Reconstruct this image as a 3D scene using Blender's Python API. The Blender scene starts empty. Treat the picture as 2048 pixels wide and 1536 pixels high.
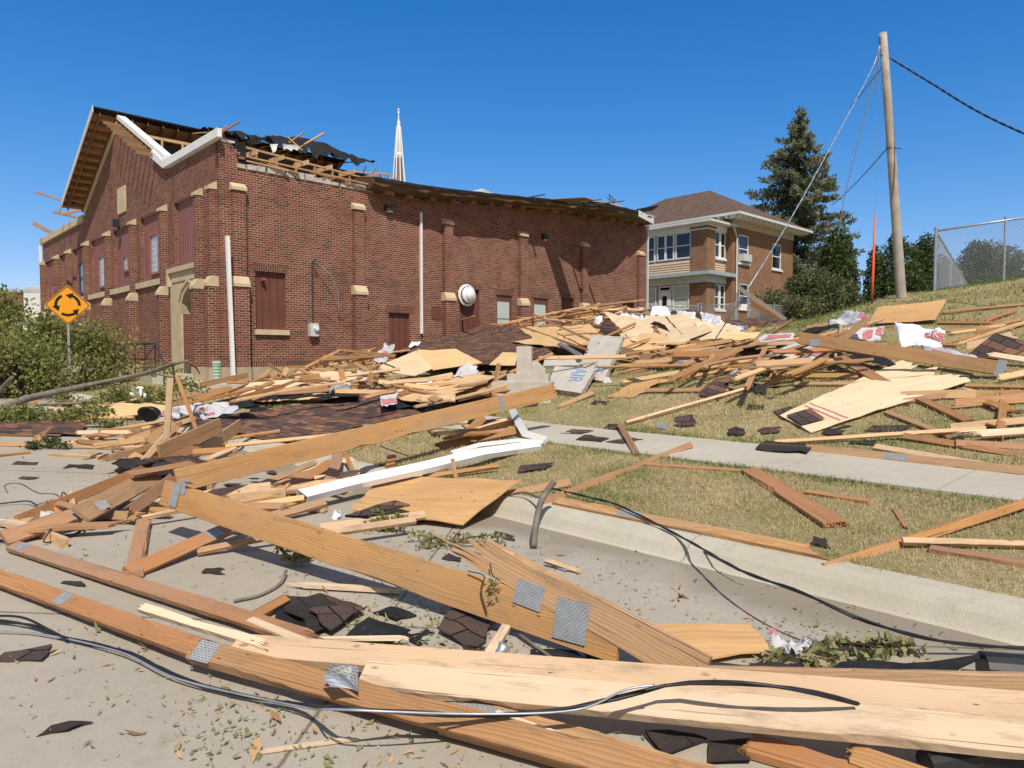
import bpy, bmesh, math, random
import numpy as np
from mathutils import Vector, Matrix, noise

C = bpy.context.scene.collection
SC = bpy.context.scene
RX = random.Random(7)

# ---------------------------------------------------------------- camera
F, CX, CY, EYE = 1410.0, 1024.0, 768.0, 1.6
PITCH = math.atan(59.0 / F)
cam_d = bpy.data.cameras.new("camera")
cam_d.sensor_width = 36.0
cam_d.lens = F / 2048.0 * 36.0
cam_d.clip_start = 0.05
cam_d.clip_end = 3000.0
cam = bpy.data.objects.new("camera", cam_d)
C.objects.link(cam)
cam.location = (0, 0, EYE)
cam.rotation_euler = (math.pi / 2 - PITCH, 0, 0)
SC.camera = cam

# ---------------------------------------------------------------- light
SUN_DIR = Vector((0.20, -1.10, 1.46)).normalized()      # towards the sun
SUN_EL = math.asin(SUN_DIR.z)
SUN_AZ = math.atan2(SUN_DIR.x, SUN_DIR.y)
W = bpy.data.worlds.new("World")
SC.world = W
W.use_nodes = True
wn = W.node_tree
wn.nodes.clear()
sky = wn.nodes.new("ShaderNodeTexSky")
sky.sky_type = 'NISHITA'
sky.sun_disc = False
sky.sun_elevation = SUN_EL
sky.sun_rotation = SUN_AZ
sky.altitude = 300
sky.air_density = 1.0
sky.dust_density = 0.0
sky.ozone_density = 4.0
hs = wn.nodes.new("ShaderNodeHueSaturation")
hs.inputs["Saturation"].default_value = 1.35
hs.inputs["Value"].default_value = 1.5
bg = wn.nodes.new("ShaderNodeBackground")
bg.inputs[1].default_value = 0.10
wo = wn.nodes.new("ShaderNodeOutputWorld")
wn.links.new(sky.outputs[0], hs.inputs["Color"])
# the photograph's sky keeps its blue down to the horizon: compress the bright band of haze there
v1 = wn.nodes.new("ShaderNodeVectorMath"); v1.operation = 'MULTIPLY_ADD'
v1.inputs[1].default_value = (0.055, 0.055, 0.055); v1.inputs[2].default_value = (1, 1, 1)
v2 = wn.nodes.new("ShaderNodeVectorMath"); v2.operation = 'DIVIDE'
v3 = wn.nodes.new("ShaderNodeVectorMath"); v3.operation = 'MULTIPLY'; v3.inputs[1].default_value = (1.10, 1.08, 1.36)
wn.links.new(hs.outputs[0], v1.inputs[0]); wn.links.new(hs.outputs[0], v2.inputs[0]); wn.links.new(v1.outputs[0], v2.inputs[1])
wn.links.new(v2.outputs[0], v3.inputs[0]); # pale sky glow added round the sun, behind the viewer, to neutralise blue fill
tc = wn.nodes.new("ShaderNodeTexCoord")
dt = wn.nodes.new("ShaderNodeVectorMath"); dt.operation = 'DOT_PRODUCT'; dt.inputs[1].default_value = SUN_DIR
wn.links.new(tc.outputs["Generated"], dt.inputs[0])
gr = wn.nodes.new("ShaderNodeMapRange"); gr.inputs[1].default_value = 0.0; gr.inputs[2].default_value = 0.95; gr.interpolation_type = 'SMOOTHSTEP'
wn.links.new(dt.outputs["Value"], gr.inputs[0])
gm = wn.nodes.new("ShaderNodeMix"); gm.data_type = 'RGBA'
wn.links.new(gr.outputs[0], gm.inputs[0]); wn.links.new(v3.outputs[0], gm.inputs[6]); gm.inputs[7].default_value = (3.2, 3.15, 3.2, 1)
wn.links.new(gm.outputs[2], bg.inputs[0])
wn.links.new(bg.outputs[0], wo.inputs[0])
sun_d = bpy.data.lights.new("sun", 'SUN')
sun_d.energy = 4.5
sun_d.angle = math.radians(0.53)
sun_d.color = (1.0, 0.935, 0.84)
sun = bpy.data.objects.new("sun", sun_d)
C.objects.link(sun)
sun.rotation_euler = SUN_DIR.to_track_quat('Z', 'Y').to_euler()
SC.view_settings.view_transform = 'Standard'
SC.view_settings.look = 'None'
SC.view_settings.exposure = 0.0
SC.view_settings.gamma = 1.0
SC.cycles.max_bounces = 5
SC.cycles.diffuse_bounces = 3
SC.cycles.glossy_bounces = 2
SC.cycles.transmission_bounces = 3
SC.cycles.use_denoising = True

# ---------------------------------------------------------------- site frame: R runs uphill away from the street, L runs left along it
TH = math.atan2(1410.0, 1484.0)
RV = Vector((math.cos(TH), math.sin(TH), 0))
LV = Vector((-math.sin(TH), math.cos(TH), 0))
COR = Vector((-9.034, 22.0, 0))                          # near corner of the brick hall
A_C, B_C = COR.dot(RV), COR.dot(LV)

def ab(a, b, z=0.0):
    return RV * a + LV * b + Vector((0, 0, z))

def lerp_tab(tab, x):
    if x <= tab[0][0]: return tab[0][1]
    for (x0, y0), (x1, y1) in zip(tab, tab[1:]):
        if x <= x1:
            return y0 + (y1 - y0) * (x - x0) / (x1 - x0)
    return tab[-1][1]

CREST = [(-40, 4.6), (-6, 4.6), (0, 4.35), (4.4, 3.86), (7.7, 3.56), (10, 2.92), (13, 2.65), (20, 2.55), (60, 2.5)]
def terrain_ab(a, b):
    rise = 0.02 * min(max(0.0, b - 8.0), 30.0)
    if a <= 4.68: p = 0.0
    elif a < 4.95: p = 0.15 * (a - 4.68) / 0.27
    elif a < 7.05: p = 0.15 + 0.22 * (a - 4.95) / 2.1
    elif a < 8.6: p = 0.37 + 0.05 * (a - 7.05) / 1.55
    else:
        zc = lerp_tab(CREST, b)
        u = (a - 8.6) / 15.4
        if u < 1.15:
            s = u if u < 0.85 else 0.85 + 0.15 * (1 - ((1.15 - u) / 0.3) ** 2)
            p = 0.42 + (zc - 0.42) * min(s, 1.0)
        else: p = zc
        rise *= max(0.0, 1 - max(0, a - 8.6) / 10.0)
    return p + rise

def terrain(x, y):
    return terrain_ab(x * RV.x + y * RV.y, x * LV.x + y * LV.y)

def ray(px, py):
    x = (px - CX) / F; y = (CY - py) / F
    return Vector((x, math.cos(PITCH) + y * math.sin(PITCH), -math.sin(PITCH) + y * math.cos(PITCH)))

def G(px, py, h=0.0):
    """The point at height h above the ground that shows at photo pixel (px, py)."""
    d = ray(px, py)
    k0, k, gap, kg = 0.8, 0.8, 9e9, 1.0
    while k < 48:
        g = EYE + d.z * k - terrain(d.x * k, d.y * k) - h
        if g < 0: break
        if g < gap: gap, kg = g, k
        k0 = k
        k *= 1.015
    else:                                   # the ray clears the crest: take the ground it passes nearest
        kg = min(kg, 29.0) if h >= 0.15 else kg
        p = d * kg
        return Vector((p.x, p.y, EYE + p.z if h >= 0.15 else terrain(p.x, p.y) + h))
    lo, hi = k0, k
    for _ in range(24):
        m = (lo + hi) / 2
        if EYE + d.z * m < terrain(d.x * m, d.y * m) + h: hi = m
        else: lo = m
    p = d * lo
    return Vector((p.x, p.y, EYE + p.z))

def D(px, py, y):
    """The point at distance y in front of the viewer that shows at photo pixel (px, py)."""
    d = ray(px, py)
    d = d * (y / d.y)
    return Vector((d.x, d.y, EYE + d.z))

def on_b(px, py, b):
    d = ray(px, py); k = b / d.dot(LV); p = d * k
    return p.dot(RV), EYE + p.z
def on_a(px, py, a):
    d = ray(px, py); k = a / d.dot(RV); p = d * k
    return p.dot(LV), EYE + p.z

# ---------------------------------------------------------------- mesh helpers
class MB:
    def __init__(s):
        s.v = []; s.f = []; s.m = []
    def add(s, vs, fs, mi=0):
        n = len(s.v)
        s.v += [tuple(v) for v in vs]
        for f in fs:
            s.f.append(tuple(i + n for i in f)); s.m.append(mi)
        return s
    def box(s, x0, x1, y0, y1, z0, z1, mi=0):
        return s.add([(x0, y0, z0), (x1, y0, z0), (x1, y1, z0), (x0, y1, z0), (x0, y0, z1), (x1, y0, z1), (x1, y1, z1), (x0, y1, z1)],
                     [(0, 3, 2, 1), (4, 5, 6, 7), (0, 1, 5, 4), (1, 2, 6, 5), (2, 3, 7, 6), (3, 0, 4, 7)], mi)
    def prism(s, pts, vec, mi=0):
        n = len(pts); vec = Vector(vec)
        a = [Vector(p) for p in pts]; b = [p + vec for p in a]
        fs = [tuple(range(n))[::-1], tuple(range(n, 2 * n))]
        fs += [(i, (i + 1) % n, n + (i + 1) % n, n + i) for i in range(n)]
        return s.add(a + b, fs, mi)
    def bar(s, p, q, w, t, up=(0, 0, 1), mi=0):
        p = Vector(p); q = Vector(q); x = (q - p).normalized(); up = Vector(up)
        y = up.cross(x)
        if y.length < 1e-4: y = Vector((1, 0, 0)).cross(x)
        y.normalize(); z = x.cross(y)
        y *= w / 2; z *= t / 2
        vs = [p - y - z, p + y - z, p + y + z, p - y + z, q - y - z, q + y - z, q + y + z, q - y + z]
        return s.add(vs, [(0, 1, 2, 3), (7, 6, 5, 4), (0, 4, 5, 1), (1, 5, 6, 2), (2, 6, 7, 3), (3, 7, 4, 0)], mi)
    def tube(s, path, r, n=6, mi=0):
        path = [Vector(p) for p in path]
        rs = r if isinstance(r, (list, tuple)) else [r] * len(path)
        vs = []; fs = []
        ref = None
        for i, p in enumerate(path):
            t = (path[min(i + 1, len(path) - 1)] - path[max(i - 1, 0)]).normalized()
            if ref is None:
                ref = t.orthogonal().normalized()
            ref = (ref - t * ref.dot(t)).normalized()
            o = t.cross(ref)
            for k in range(n):
                an = 2 * math.pi * k / n
                vs.append(p + (ref * math.cos(an) + o * math.sin(an)) * rs[i])
        for i in range(len(path) - 1):
            for k in range(n):
                a = i * n + k; b = i * n + (k + 1) % n
                fs.append((a, b, b + n, a + n))
        fs.append(tuple(range(n))[::-1]); fs.append(tuple(range((len(path) - 1) * n, len(path) * n)))
        return s.add(vs, fs, mi)
    def build(s, name, mats, parent=None, smooth=False, fix=True):
        me = bpy.data.meshes.new(name)
        me.from_pydata(s.v, [], s.f)
        if not isinstance(mats, (list, tuple)): mats = [mats]
        for m in mats: me.materials.append(m)
        me.polygons.foreach_set("material_index", s.m)
        if fix:
            bm = bmesh.new(); bm.from_mesh(me)
            bmesh.ops.recalc_face_normals(bm, faces=bm.faces)
            bm.to_mesh(me); bm.free()
        if smooth:
            me.polygons.foreach_set("use_smooth", [True] * len(me.polygons))
        me.update()
        o = bpy.data.objects.new(name, me)
        C.objects.link(o)
        if parent: o.parent = parent
        return o

def np_mesh(name, verts, quads, mat, parent=None, attr=None, k=4):
    me = bpy.data.meshes.new(name)
    nv, nf = len(verts), len(quads)
    me.vertices.add(nv); me.vertices.foreach_set("co", np.asarray(verts, dtype=np.float32).ravel())
    me.loops.add(nf * k); me.loops.foreach_set("vertex_index", np.asarray(quads, dtype=np.int32).ravel())
    me.polygons.add(nf)
    me.polygons.foreach_set("loop_start", np.arange(0, nf * k, k, dtype=np.int32))
    me.update(calc_edges=True)
    if attr is not None:
        at = me.attributes.new("tint", 'FLOAT', 'POINT')
        at.data.foreach_set("value", np.asarray(attr, dtype=np.float32))
    me.materials.append(mat)
    o = bpy.data.objects.new(name, me); C.objects.link(o)
    if parent: o.parent = parent
    return o

def tag(o, label=None, cat=None, group=None, kind=None):
    if label: o["label"] = label
    if cat: o["category"] = cat
    if group: o["group"] = group
    if kind: o["kind"] = kind
    return o

def empty(name, loc, label, cat, group=None, rz=0.0):
    o = bpy.data.objects.new(name, None); C.objects.link(o)
    o.location = loc; o.rotation_euler = (0, 0, rz)
    o.empty_display_size = 0.2
    return tag(o, label, cat, group)

def nz(p, s=1.0, seed=0.0):
    return noise.noise(Vector((p[0] * s + seed, p[1] * s + seed * 1.7, p[2] * s - seed)))
# ---------------------------------------------------------------- materials
class NT:
    def __init__(s, name, rough=0.8, spec=0.3):
        s.m = bpy.data.materials.new(name); s.m.use_nodes = True
        s.t = s.m.node_tree; s.b = s.t.nodes["Principled BSDF"]
        s.b.inputs["Roughness"].default_value = rough
        s.b.inputs["Specular IOR Level"].default_value = spec
    def n(s, t, **kw):
        x = s.t.nodes.new(t)
        for k, v in kw.items(): setattr(x, k, v)
        return x
    def l(s, a, b): s.t.links.new(a, b)
    def val(s, sock, v):
        if hasattr(v, "is_linked") or isinstance(v, bpy.types.NodeSocket): s.l(v, sock)
        else: sock.default_value = v
    def math(s, op, a, b=0.0, c=None):
        x = s.n("ShaderNodeMath", operation=op)
        s.val(x.inputs[0], a); s.val(x.inputs[1], b)
        if c is not None: s.val(x.inputs[2], c)
        return x.outputs[0]
    def coord(s, which="Object"):
        return s.n("ShaderNodeTexCoord").outputs[which]
    def mapping(s, v, scale=(1, 1, 1), loc=(0, 0, 0), rot=(0, 0, 0)):
        x = s.n("ShaderNodeMapping"); s.l(v, x.inputs[0])
        x.inputs["Scale"].default_value = scale; x.inputs["Location"].default_value = loc; x.inputs["Rotation"].default_value = rot
        return x.outputs[0]
    def noise(s, v, scale, detail=4.0, rough=0.55, dist=0.0, out=0):
        x = s.n("ShaderNodeTexNoise"); s.l(v, x.inputs["Vector"])
        x.inputs["Scale"].default_value = scale; x.inputs["Detail"].default_value = detail
        x.inputs["Roughness"].default_value = rough; x.inputs["Distortion"].default_value = dist
        return x.outputs[out]
    def ramp(s, fac, stops, interp='LINEAR'):
        x = s.n("ShaderNodeValToRGB"); s.l(fac, x.inputs[0])
        cr = x.color_ramp; cr.interpolation = interp
        while len(cr.elements) < len(stops): cr.elements.new(0.5)
        for e, (p, c) in zip(cr.elements, stops):
            e.position = p; e.color = (c[0], c[1], c[2], 1) if not isinstance(c, (int, float)) else (c, c, c, 1)
        return x.outputs[0]
    def mix(s, fac, a, b, mode='MIX'):
        x = s.n("ShaderNodeMix", data_type='RGBA', blend_type=mode)
        s.val(x.inputs[0], fac)
        for sock, v in ((x.inputs[6], a), (x.inputs[7], b)):
            if isinstance(v, bpy.types.NodeSocket): s.l(v, sock)
            else: sock.default_value = (v[0], v[1], v[2], 1)
        return x.outputs[2]
    def color(s, c):
        if isinstance(c, bpy.types.NodeSocket): s.l(c, s.b.inputs["Base Color"])
        else: s.b.inputs["Base Color"].default_value = (c[0], c[1], c[2], 1)
        return s
    def bump(s, h, strength=0.4, dist=0.01):
        x = s.n("ShaderNodeBump"); s.l(h, x.inputs["Height"])
        x.inputs["Strength"].default_value = strength; x.inputs["Distance"].default_value = dist
        s.l(x.outputs[0], s.b.inputs["Normal"])
        return s
    def rnd(s): return s.n("ShaderNodeObjectInfo").outputs["Random"]

def soft(name, c, var=0.25, scale=3.0, rough=0.8, spec=0.3, bump=0.0, metal=0.0, hue=None):
    """A plain surface with blotchy wear."""
    k = NT(name, rough, spec); v = k.coord()
    f = k.noise(v, scale, 6, 0.6)
    lo = [x * (1 - var) for x in c]; hi = [min(1, x * (1 + var)) for x in c]
    k.color(k.ramp(f, [(0.3, lo), (0.7, hi)]))
    if bump: k.bump(k.noise(v, scale * 12, 3), bump, 0.01)
    k.b.inputs["Metallic"].default_value = metal
    return k.m

def mat_wood(name, base, dark, knot=0.5, ring=26.0, rough=0.65):
    k = NT(name, rough, 0.25)
    v = k.coord()
    r = k.rnd()
    off = k.n("ShaderNodeCombineXYZ")
    k.l(k.math('MULTIPLY', r, 37.0), off.inputs[0]); k.l(k.math('MULTIPLY', k.math('FRACT', k.math('MULTIPLY', r, 7.31)), 0.5), off.inputs[1])
    k.l(k.math('MULTIPLY_ADD', k.math('FRACT', k.math('MULTIPLY', r, 3.77)), 0.12, 0.03), off.inputs[2])
    add = k.n("ShaderNodeVectorMath", operation='ADD'); k.l(v, add.inputs[0]); k.l(off.outputs[0], add.inputs[1])
    p = add.outputs[0]
    # growth rings: cylinders along the length, wandering
    wob = k.noise(k.mapping(p, (1.1, 5, 5)), 1.0, 3, 0.5, 0, 1)
    wv = k.n("ShaderNodeVectorMath", operation='MULTIPLY_ADD'); k.l(wob, wv.inputs[0]); wv.inputs[1].default_value = (0.0, 0.10, 0.10); k.l(k.mapping(p, (0.04, 1, 1)), wv.inputs[2])
    w = k.n("ShaderNodeTexWave", wave_type='RINGS', rings_direction='X', wave_profile='SAW')
    k.l(wv.outputs[0], w.inputs["Vector"]); w.inputs["Scale"].default_value = ring
    w.inputs["Distortion"].default_value = 1.2; w.inputs["Detail"].default_value = 2; w.inputs["Detail Scale"].default_value = 1.5
    fine = k.noise(k.mapping(p, (2.5, 160, 160)), 1.0, 3, 0.6)
    blot = k.noise(k.mapping(p, (0.9, 6, 6)), 1.0, 3, 0.6)
    g = k.math('MULTIPLY_ADD', w.outputs[1], 0.55, k.math('MULTIPLY', fine, 0.45))
    col = k.mix(k.ramp(g, [(0.15, 0.0), (0.85, 1.0)]), base, dark)
    col = k.mix(k.ramp(blot, [(0.35, 0.0), (0.8, 0.55)]), col, [dark[0] * 0.85, dark[1] * 0.8, dark[2] * 0.75])
    # knots
    vo = k.n("ShaderNodeTexVoronoi"); k.l(k.mapping(p, (3.2, 6.5, 6.5)), vo.inputs["Vector"]); vo.inputs["Scale"].default_value = 1.0
    kn = k.ramp(vo.outputs["Distance"], [(0.06, 1.0), (0.11, 0.0)])
    kc = k.math('MULTIPLY', kn, knot)
    col = k.mix(kc, col, (0.13, 0.055, 0.022))
    dirt = k.noise(k.mapping(p, (2.2, 9, 9)), 1.0, 5, 0.7)
    col = k.mix(k.ramp(dirt, [(0.52, 0.0), (0.70, 0.55)]), col, (0.22, 0.145, 0.085))
    crk = k.noise(k.mapping(p, (0.7, 60, 60)), 1.0, 2, 0.5)
    col = k.mix(k.ramp(crk, [(0.66, 0.0), (0.70, 0.7)]), col, (0.11, 0.06, 0.03))
    grey = k.noise(k.mapping(p, (0.5, 1.5, 1.5)), 1.0, 2, 0.5)
    col = k.mix(k.ramp(grey, [(0.5, 0.0), (0.75, 0.35)]), col, (0.36, 0.29, 0.22))
    v2 = k.n("ShaderNodeTexVoronoi"); k.l(k.mapping(p, (4.5, 14, 14)), v2.inputs["Vector"]); v2.inputs["Scale"].default_value = 1.0
    col = k.mix(k.ramp(v2.outputs["Distance"], [(0.05, 0.75), (0.075, 0.0)]), col, (0.05, 0.03, 0.02))
    hv = k.n("ShaderNodeHueSaturation"); k.l(col, hv.inputs["Color"])
    k.l(k.math('MULTIPLY_ADD', r, 0.30, 0.84), hv.inputs["Value"])
    k.l(k.math('MULTIPLY_ADD', k.math('FRACT', k.math('MULTIPLY', r, 5.3)), 0.18, 0.86), hv.inputs["Saturation"])
    k.color(hv.outputs[0])
    k.bump(k.math('ADD', fine, k.math('MULTIPLY', w.outputs[1], 0.5)), 0.25, 0.003)
    return k.m

def mat_ply(name, base, dark, streak=1.0):
    k = NT(name, 0.75, 0.2); v = k.coord(); r = k.rnd()
    off = k.n("ShaderNodeCombineXYZ"); k.l(k.math('MULTIPLY', r, 23.0), off.inputs[0]); k.l(k.math('MULTIPLY', r, 11.0), off.inputs[1])
    add = k.n("ShaderNodeVectorMath", operation='ADD'); k.l(v, add.inputs[0]); k.l(off.outputs[0], add.inputs[1]); p = add.outputs[0]
    a = k.noise(k.mapping(p, (1.3, 22, 22)), 1.0, 4, 0.6, 0.6)
    b = k.noise(k.mapping(p, (0.8, 1.4, 1.4)), 1.0, 3, 0.5)
    f = k.noise(k.mapping(p, (4, 120, 120)), 1.0, 2, 0.6)
    col = k.mix(k.ramp(a, [(0.35, 0.0), (0.72, 0.85 * streak)]), base, dark)
    col = k.mix(k.ramp(b, [(0.4, 0.0), (0.75, 0.45)]), col, dark)
    col = k.mix(k.ramp(f, [(0.55, 0.0), (0.8, 0.3)]), col, [x * 0.6 for x in dark])
    vo = k.n("ShaderNodeTexVoronoi"); k.l(k.mapping(p, (4.2, 5.5, 5.5)), vo.inputs["Vector"]); vo.inputs["Scale"].default_value = 1.0
    col = k.mix(k.ramp(vo.outputs["Distance"], [(0.05, 0.8), (0.10, 0.0)]), col, (0.10, 0.05, 0.025))
    hv = k.n("ShaderNodeHueSaturation"); k.l(col, hv.inputs["Color"]); k.l(k.math('MULTIPLY_ADD', r, 0.3, 0.85), hv.inputs["Value"])
    k.color(hv.outputs[0]); k.bump(a, 0.2, 0.004)
    return k.m

def brick_nodes(k, u, v, bw=0.215, bh=0.075, mort=0.011):
    cv = k.n("ShaderNodeCombineXYZ"); k.l(u, cv.inputs[0]); k.l(v, cv.inputs[1])
    br = k.n("ShaderNodeTexBrick", offset=0.5); k.l(cv.outputs[0], br.inputs["Vector"])
    br.inputs["Color1"].default_value = (0, 0, 0, 1); br.inputs["Color2"].default_value = (1, 1, 1, 1); br.inputs["Mortar"].default_value = (0.5, 0.5, 0.5, 1)
    br.inputs["Scale"].default_value = 1.0; br.inputs["Mortar Size"].default_value = mort; br.inputs["Mortar Smooth"].default_value = 0.25
    br.inputs["Brick Width"].default_value = bw; br.inputs["Row Height"].default_value = bh; br.inputs["Bias"].default_value = 0.0
    return br, cv.outputs[0]

def wall_uv(k):
    """Metres along the wall and up it, whichever way the wall faces in its own object's axes."""
    sep = k.n("ShaderNodeSeparateXYZ"); k.l(k.coord(), sep.inputs[0])
    ge = k.n("ShaderNodeNewGeometry"); vt = k.n("ShaderNodeVectorTransform", vector_type='NORMAL', convert_from='WORLD', convert_to='OBJECT')
    k.l(ge.outputs["True Normal"], vt.inputs[0]); sn = k.n("ShaderNodeSeparateXYZ"); k.l(vt.outputs[0], sn.inputs[0])
    fx = k.math('GREATER_THAN', k.math('ABSOLUTE', sn.outputs[0]), 0.6)
    u = k.math('ADD', k.math('MULTIPLY', sep.outputs[1], fx), k.math('MULTIPLY', sep.outputs[0], k.math('SUBTRACT', 1.0, fx)))
    return u, sep.outputs[2]

def mat_brick(name, stops, mortar, bw=0.215, bh=0.075, mort=0.011, swap=False):
    k = NT(name, 0.9, 0.15); u, v = wall_uv(k)
    if swap: u, v = v, u
    br, cv = brick_nodes(k, u, v, bw, bh, mort)
    col = k.ramp(br.outputs["Color"], stops)
    n1 = k.noise(k.coord(), 0.45, 4, 0.6)
    col = k.mix(k.ramp(n1, [(0.35, 0.0), (0.75, 0.45)]), col, [stops[-1][1][0] * 0.9, stops[-1][1][1] * 0.95, stops[-1][1][2]])
    n2 = k.noise(k.coord(), 60, 2, 0.5)
    col = k.mix(k.ramp(n2, [(0.3, 0.35), (0.7, 0.0)]), col, (0.05, 0.03, 0.03))
    n3 = k.noise(k.coord(), 1.3, 3, 0.5)
    mc = k.mix(k.ramp(n3, [(0.3, 0.0), (0.7, 1.0)]), mortar, [x * 0.55 for x in mortar])
    k.color(k.mix(br.outputs["Fac"], col, mc))
    k.bump(k.math('SUBTRACT', 1.0, br.outputs["Fac"]), 0.5, 0.006)
    return k.m

def mat_shingle(name, stops, tab=0.26, row=0.135, gap=0.006):
    k = NT(name, 0.95, 0.1); sep = k.n("ShaderNodeSeparateXYZ"); k.l(k.coord(), sep.inputs[0])
    br, cv = brick_nodes(k, sep.outputs[0], sep.outputs[1], tab, row, gap)
    col = k.ramp(br.outputs["Color"], stops, 'LINEAR')
    n2 = k.noise(k.coord(), 90, 2, 0.7); col = k.mix(k.ramp(n2, [(0.35, 0.45), (0.65, 0.0)]), col, (0.02, 0.017, 0.016))
    n1 = k.noise(k.coord(), 1.2, 4, 0.6); col = k.mix(k.ramp(n1, [(0.4, 0.0), (0.8, 0.4)]), col, stops[0][1])
    k.color(k.mix(br.outputs["Fac"], col, (0.012, 0.01, 0.01)))  # tab-edge shadows put into the colour as near-black lines
    fr = k.math('FRACT', k.math('DIVIDE', sep.outputs[1], row))
    k.bump(k.math('SUBTRACT', k.math('MULTIPLY', fr, -0.6), br.outputs["Fac"]), 0.9, 0.012)
    return k.m

def mat_leaf(name, stops, trans=0.25):
    k = NT(name, 0.6, 0.25)
    at = k.n("ShaderNodeAttribute", attribute_name="tint")
    c = k.ramp(at.outputs["Fac"], stops); k.color(c)
    tr = k.n("ShaderNodeBsdfTranslucent"); k.l(c, tr.inputs[0])
    mx = k.n("ShaderNodeMixShader"); mx.inputs[0].default_value = trans
    k.l(k.b.outputs[0], mx.inputs[1]); k.l(tr.outputs[0], mx.inputs[2])
    k.l(mx.outputs[0], k.t.nodes["Material Output"].inputs[0])
    return k.m

M = {}
M['wood_fresh'] = mat_wood('fresh_lumber', (0.76, 0.52, 0.30), (0.61, 0.375, 0.185), 0.6)
M['wood_tan'] = mat_wood('tan_lumber', (0.61, 0.365, 0.165), (0.38, 0.19, 0.068), 0.5, 19.0)
M['wood_orange'] = mat_wood('orange_lumber', (0.53, 0.285, 0.115), (0.35, 0.158, 0.055), 0.5, 20.0)
M['wood_red'] = mat_wood('red_brown_lumber', (0.50, 0.26, 0.115), (0.34, 0.15, 0.058), 0.3)
M['wood_pale'] = mat_wood('pale_lumber', (0.86, 0.68, 0.49), (0.72, 0.51, 0.32), 0.8)
M['wood_grey'] = mat_wood('weathered_timber', (0.38, 0.32, 0.25), (0.24, 0.19, 0.14), 0.4)
M['wood_old'] = mat_wood('old_roof_timber', (0.34, 0.19, 0.08), (0.19, 0.095, 0.035), 0.3)
M['soffit'] = mat_ply('red_brown_soffit', (0.56, 0.30, 0.155), (0.40, 0.19, 0.09))  # lightened: bounced light on the underside is put into this brown
M['wood_rot'] = mat_wood('decayed_roof_timber', (0.20, 0.115, 0.05), (0.075, 0.042, 0.02), 0.2)
M['ply'] = mat_ply('plywood', (0.74, 0.52, 0.28), (0.60, 0.37, 0.17))
M['ply_pale'] = mat_ply('pale_plywood', (0.82, 0.65, 0.44), (0.68, 0.48, 0.28))
M['ply_orange'] = mat_ply('orange_plywood', (0.64, 0.40, 0.185), (0.48, 0.255, 0.10))
M['ply_old'] = mat_ply('old_sheathing', (0.30, 0.155, 0.062), (0.19, 0.088, 0.034))
BRK = [(0.0, (0.045, 0.026, 0.026)), (0.09, (0.075, 0.034, 0.030)), (0.28, (0.145, 0.042, 0.031)), (0.65, (0.245, 0.060, 0.039)), (1.0, (0.265, 0.085, 0.055))]
M['brick'] = mat_brick('red_brick', BRK, (0.47, 0.365, 0.275), 0.215, 0.075, 0.009)
M['brick_soldier'] = mat_brick('soldier_brick', [(0.0, (0.10, 0.035, 0.026)), (1.0, (0.19, 0.062, 0.04))], (0.33, 0.23, 0.175), swap=True)
M['brick_tan'] = mat_brick('orange_brick', [(0.0, (0.225, 0.102, 0.058)), (0.5, (0.295, 0.138, 0.077)), (1.0, (0.35, 0.185, 0.105))], (0.40, 0.28, 0.18))
SH = [(0.0, (0.075, 0.06, 0.058)), (0.35, (0.14, 0.088, 0.075)), (0.65, (0.225, 0.122, 0.088)), (1.0, (0.36, 0.18, 0.105))]
M['shingle'] = mat_shingle('brown_shingles', SH)
M['shingle_dark'] = mat_shingle('dark_shingles', [(0.0, (0.04, 0.036, 0.036)), (0.6, (0.085, 0.06, 0.052)), (1.0, (0.18, 0.095, 0.065))], 0.42, 0.14, 0.0025)
M['shingle_house'] = mat_shingle('house_shingles', [(0.0, (0.15, 0.10, 0.078)), (1.0, (0.22, 0.15, 0.12))], 0.3, 0.14)
M['felt'] = soft('black_roofing_felt', (0.024, 0.024, 0.026), 0.4, 5, 0.9, 0.12, 0.3)
M['stone'] = soft('cream_stone', (0.56, 0.45, 0.30), 0.14, 2.5, 0.85, 0.2, 0.15)
M['stone_base'] = soft('limestone_base', (0.42, 0.34, 0.24), 0.2, 2, 0.9, 0.2, 0.2)
M['panel'] = soft('brown_panel_paint', (0.155, 0.058, 0.042), 0.12, 1.5, 0.65, 0.3)
M['panel_dark'] = soft('brown_panel_joint', (0.055, 0.022, 0.018), 0.1, 1.5, 0.7, 0.3)
M['panel_mauve'] = soft('faded_panel_paint', (0.30, 0.125, 0.11), 0.10, 1.2, 0.65, 0.3)
M['white'] = soft('white_paint', (0.80, 0.80, 0.79), 0.06, 2, 0.55, 0.4)
M['white_metal'] = soft('white_sheet_metal', (0.82, 0.83, 0.85), 0.05, 3, 0.35, 0.5)
M['trim'] = soft('grey_white_trim', (0.62, 0.63, 0.62), 0.08, 2, 0.6, 0.3)
M['blue_trim'] = soft('grey_trim', (0.36, 0.42, 0.47), 0.1, 2, 0.6, 0.3)
M['siding'] = soft('tan_siding', (0.62, 0.47, 0.33), 0.06, 2, 0.6, 0.3)
M['steel'] = soft('galvanised_steel', (0.42, 0.45, 0.49), 0.18, 9, 0.45, 0.5, 0, 0.6)
M['steel_dark'] = soft('dark_steel', (0.04, 0.04, 0.042), 0.2, 6, 0.5, 0.4, 0, 0.2)
M['black'] = soft('black_rubber', (0.018, 0.018, 0.02), 0.3, 8, 0.45, 0.4)
M['alu'] = soft('bare_aluminium', (0.62, 0.63, 0.66), 0.12, 20, 0.35, 0.5, 0, 0.8)
M['dark'] = soft('dark_void', (0.012, 0.010, 0.009), 0.2, 2, 0.9, 0.1)  # near-black colour standing in for the shade inside openings
M['green_box'] = soft('pale_green_plastic', (0.33, 0.50, 0.40), 0.1, 4, 0.55, 0.3)
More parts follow.
